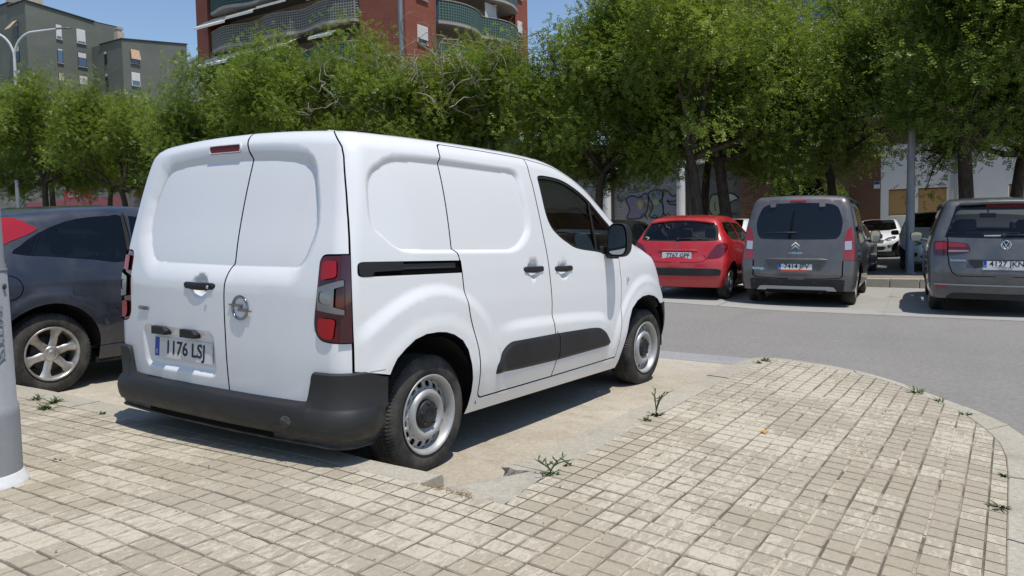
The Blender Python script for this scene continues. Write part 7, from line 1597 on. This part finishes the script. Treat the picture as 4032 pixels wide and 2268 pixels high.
def double_lamp():
    x, y = 21.9, 52.0; r = thing('street_lamp', 'double-armed white street lamp in front of the grey-green block', 'lamp post', (x, y, float(gz(x, y)))); white = noisy('lamp_paint', (.50, .52, .53), (.58, .60, .60), 2, .5)
    # the photo shows the fork at about 8 m and arms bending out to either side
    zf = 11.2; mb = MB(); mb.lathe([(.12, 0), (.12, 1.0), (.085, zf)], 16, 'z'); mb.obj('shaft', white, r)
    ax = Vector((.54, -.84, 0))
    for sg in (1, -1):
        mb = MB(); pts = [(0, 0, zf-.1)]
        for t in np.linspace(0, math.pi/2, 9): q = ax*sg*(1.4*(1-math.cos(t))); pts.append((q.x, q.y, zf+1.65*math.sin(t)))
        q = ax*sg*2.8; pts.append((q.x, q.y, zf+1.80)); mb.tube(pts, [.085]+[.075]*9+[.06], 8); mb.obj('arm', white, r)
        hb = MB(); V = []; 
        for i in range(7):
            f = i/6; w = .15*math.sin(math.pi*min(max(f, .06), .94))**.5; c = ax*sg*(2.75+.95*f)
            for k in range(8):
                t = 2*math.pi*k/8; n = Vector((ax.y, -ax.x, 0)); V.append((c.x+n.x*w*math.cos(t), c.y+n.y*w*math.cos(t), zf+1.83+.05*math.sin(t)))
        hb.add(V, [(i*8+k, i*8+(k+1) % 8, (i+1)*8+(k+1) % 8, (i+1)*8+k) for i in range(6) for k in range(8)], True); hb.obj('lamp_head', galv, r, True)
double_lamp()
def crossing_sign():
    x, y = 31.0, 61.5; zb = 2.6; r = thing('road_sign', 'blue square pedestrian crossing sign under the far left trees', 'sign', (x, y, zb)); mb = MB(); mb.tube([(0, 0, -.5), (0, 0, 2.4)], .04, 8); mb.obj('post', galv, r)
    pn = MB(); pn.box((-.06, -.48, 1.45), (-.04, .48, 2.42), .01); p_ = pn.obj('sign_panel', P('sign_blue', (.03, .16, .42), .4), r); tr = MB(); tr.prism([(-.38, 1.55), (.38, 1.55), (0, 2.3)], lambda u, v, d: (d, u, v), -.07, -.062); t = tr.obj('white_triangle', plate_white, p_, True)
    fg = MB()
    for a, b, w in (((0, 2.08), (0, 2.0), .07), ((0, 1.98), (.02, 1.8), .06), ((.02, 1.8), (.13, 1.62), .045), ((.02, 1.8), (-.12, 1.62), .045), ((0, 1.95), (.12, 1.83), .035), ((0, 1.95), (-.12, 1.85), .035)): fg.tube([(-.075, a[0], a[1]), (-.075, b[0], b[1])], w/2, 6)
    fg.obj('walking_figure', plate_black, p_)
crossing_sign()
def weed(x, y, z, h, n, seed, label, kind=0):
    rs = random.Random(seed); mb = MB(); V, F = [], []
    def blade(p, a, L, w, lift):
        d = Vector((math.cos(a), math.sin(a), 0)); s = Vector((-d.y, d.x, 0)); b = len(V)
        for i in range(4):
            f = i/3; c = Vector(p)+d*L*f*math.cos(lift*(1-f*.4))+Vector((0, 0, L*math.sin(lift)*f*(1-.35*f))); ww = w*math.sin(math.pi*(.15+.8*f)); V.extend([c-s*ww, c+s*ww])
        for i in range(3): F.append((b+2*i, b+2*i+1, b+2*i+3, b+2*i+2))
    for k in range(n): blade((rs.gauss(0, .015), rs.gauss(0, .015), 0), rs.uniform(0, 6.28), h*rs.uniform(.4, 1.)*(.5 if kind == 1 else 1), .007*rs.uniform(.7, 1.3), rs.uniform(.25, 1.2))
    r = thing('weed', label, 'weed', (x, y, z)); link('leaves', mesh('leaves', V, F), r, weed_m)
    if kind == 1:     # flowering stems
        st = MB()
        for k in range(4):
            a = rs.uniform(0, 6.28); p = Vector((0, 0, 0)); pts = [p]
            for i in range(6): p = p+Vector((math.cos(a)*.010*i*rs.uniform(.3, 1), math.sin(a)*.010*i*rs.uniform(.3, 1), h*1.5/6)); pts.append(p)
            st.tube(pts, [.0035]*5+[.0025, .001], 5)
            for i in (3, 4, 5): q = Vector((rs.gauss(0, .02), rs.gauss(0, .02), .022)); st.tube([pts[i], pts[i]+q*.6, pts[i]+q], [.0015, .0045, .001], 5)
        st.obj('stems', weed_m, r)
weed_m = noisy('weed_green', (.055, .085, .03), (.11, .14, .055), 20, .7)
hz = lambda x, y: float(H(x, y))
WEEDS = [(1.135,.205,.11,16,1,'tall flowering weed beside the kerb right of the van'),(.98,.205,.07,10,0,'small weed next to the tall flowering weed by the kerb'),(-.165,.185,.055,30,1,'bushy dry weed at the broken end of the kerb'),(.0,.195,.06,8,0,'little sprout in the kerb joint near the broken kerb end'),(3.04,-1.01,.09,20,0,'grass tuft in the joint of the curved kerb'),(2.86,-1.16,.06,14,0,'small tuft on the curved kerb, right of the grass tuft'),(2.58,-1.33,.05,10,0,'tiny tuft near the sharpest bend of the curved kerb'),(3.45,.17,.07,26,0,'dry grass at the tip of the paved island'),(3.30,.18,.05,18,0,'dry grass along the kerb short of the island tip'),(.78,-1.545,.07,16,0,'weed in the joint at the right edge of the paved island'),(1.30,-1.55,.04,10,0,'tiny sprout further along the right edge of the island'),(-.585,3.72,.10,26,0,'leafy weed along the kerb joint behind the blue-grey hatchback'),(-.70,3.55,.09,22,0,'low weed on the tiles beside the kerb joint at left'),(-.585,3.95,.08,14,0,'weed by the kerb next to the lamp post'),(-.60,3.10,.05,8,0,'sprout in the kerb joint by the van bumper shadow'),(-.80,4.3,.08,14,0,'weed against the lamp post'),(-1.28,2.28,.03,7,0,'brown tuft in a tile joint in front of the lamp post'),(15.3,1.2,.22,40,0,'grass clump on the far kerbed island')]
for i, (x, y, h, n, k, lb) in enumerate(WEEDS): weed(x, y, (hz(x, y)-.004) if x < 10 else .075, h, n, i, lb, k)
def litter():
    rs = random.Random(2)
    r = thing('fallen_leaf', 'orange fallen leaf lying on the paved island', 'leaf', (1.18, -.42, hz(1.18, -.42)+.004)); mb = MB(); pts = [(.028*math.cos(t)*(1+.35*math.cos(5*t)), .020*math.sin(t)*(1+.3*math.cos(5*t)), .006*math.sin(3*t)+.006) for t in np.linspace(0, 6.28, 16, endpoint=False)]; mb.add([(0, 0, .002)]+pts, [(0, i+1, (i+1) % 16+1) for i in range(16)]); o = mb.obj('blade', P('orange_leaf', (.62, .28, .04), .6), r)
    r = thing('twig', 'brown stick lying against the kerb end in the bay', 'twig', (-.10, .50, float(gz(-.1, .5))+.02)); mb = MB(); mb.tube([(-.03, .06, 0), (.06, .02, .012), (.17, -.02, .022)], [.006, .007, .004], 6); mb.obj('stick', P('brown_stick', (.22, .11, .05), .8), r)
    r = thing('dry_grass', 'straw-coloured dry grass in the kerb joint behind the rear wheel', 'dry grass', (-.628, .46, hz(-.6, .46)-.002)); mb = MB()
    for k in range(60): y = rs.uniform(-.16, .16); p = Vector((rs.gauss(0, .010), y, 0)); q = p+Vector((rs.gauss(0, .02), rs.gauss(0, .03), abs(rs.gauss(.008, .006)))); mb.tube([p, (p+q)/2+Vector((0, 0, .004)), q], [.0016, .0014, .0008], 3)
    mb.obj('straw', P('straw', (.36, .25, .12), .9), r)
    peb = MB()
    for k in range(140):
        x, y = rs.uniform(-2.4, 3.4), rs.uniform(-1.5, .15)
        if rs.random() < .35: x, y = rs.uniform(-2.0, -.7), rs.uniform(.2, 3.6)
        s = rs.choice([.0025, .003, .004, .006]); z = hz(x, y)+s*.6; peb.add([(x-s, y, z), (x, y-s*.8, z), (x+s, y, z), (x, y+s, z), (x, y, z+s*.8)], [(0, 1, 4), (1, 2, 4), (2, 3, 4), (3, 0, 4)])
    tag(peb.obj('grit', noisy('grit', (.10, .085, .065), (.30, .27, .22), 30, .9)), 'scattered grit and crumbs on the paving tiles', 'grit', kind='stuff')
litter()
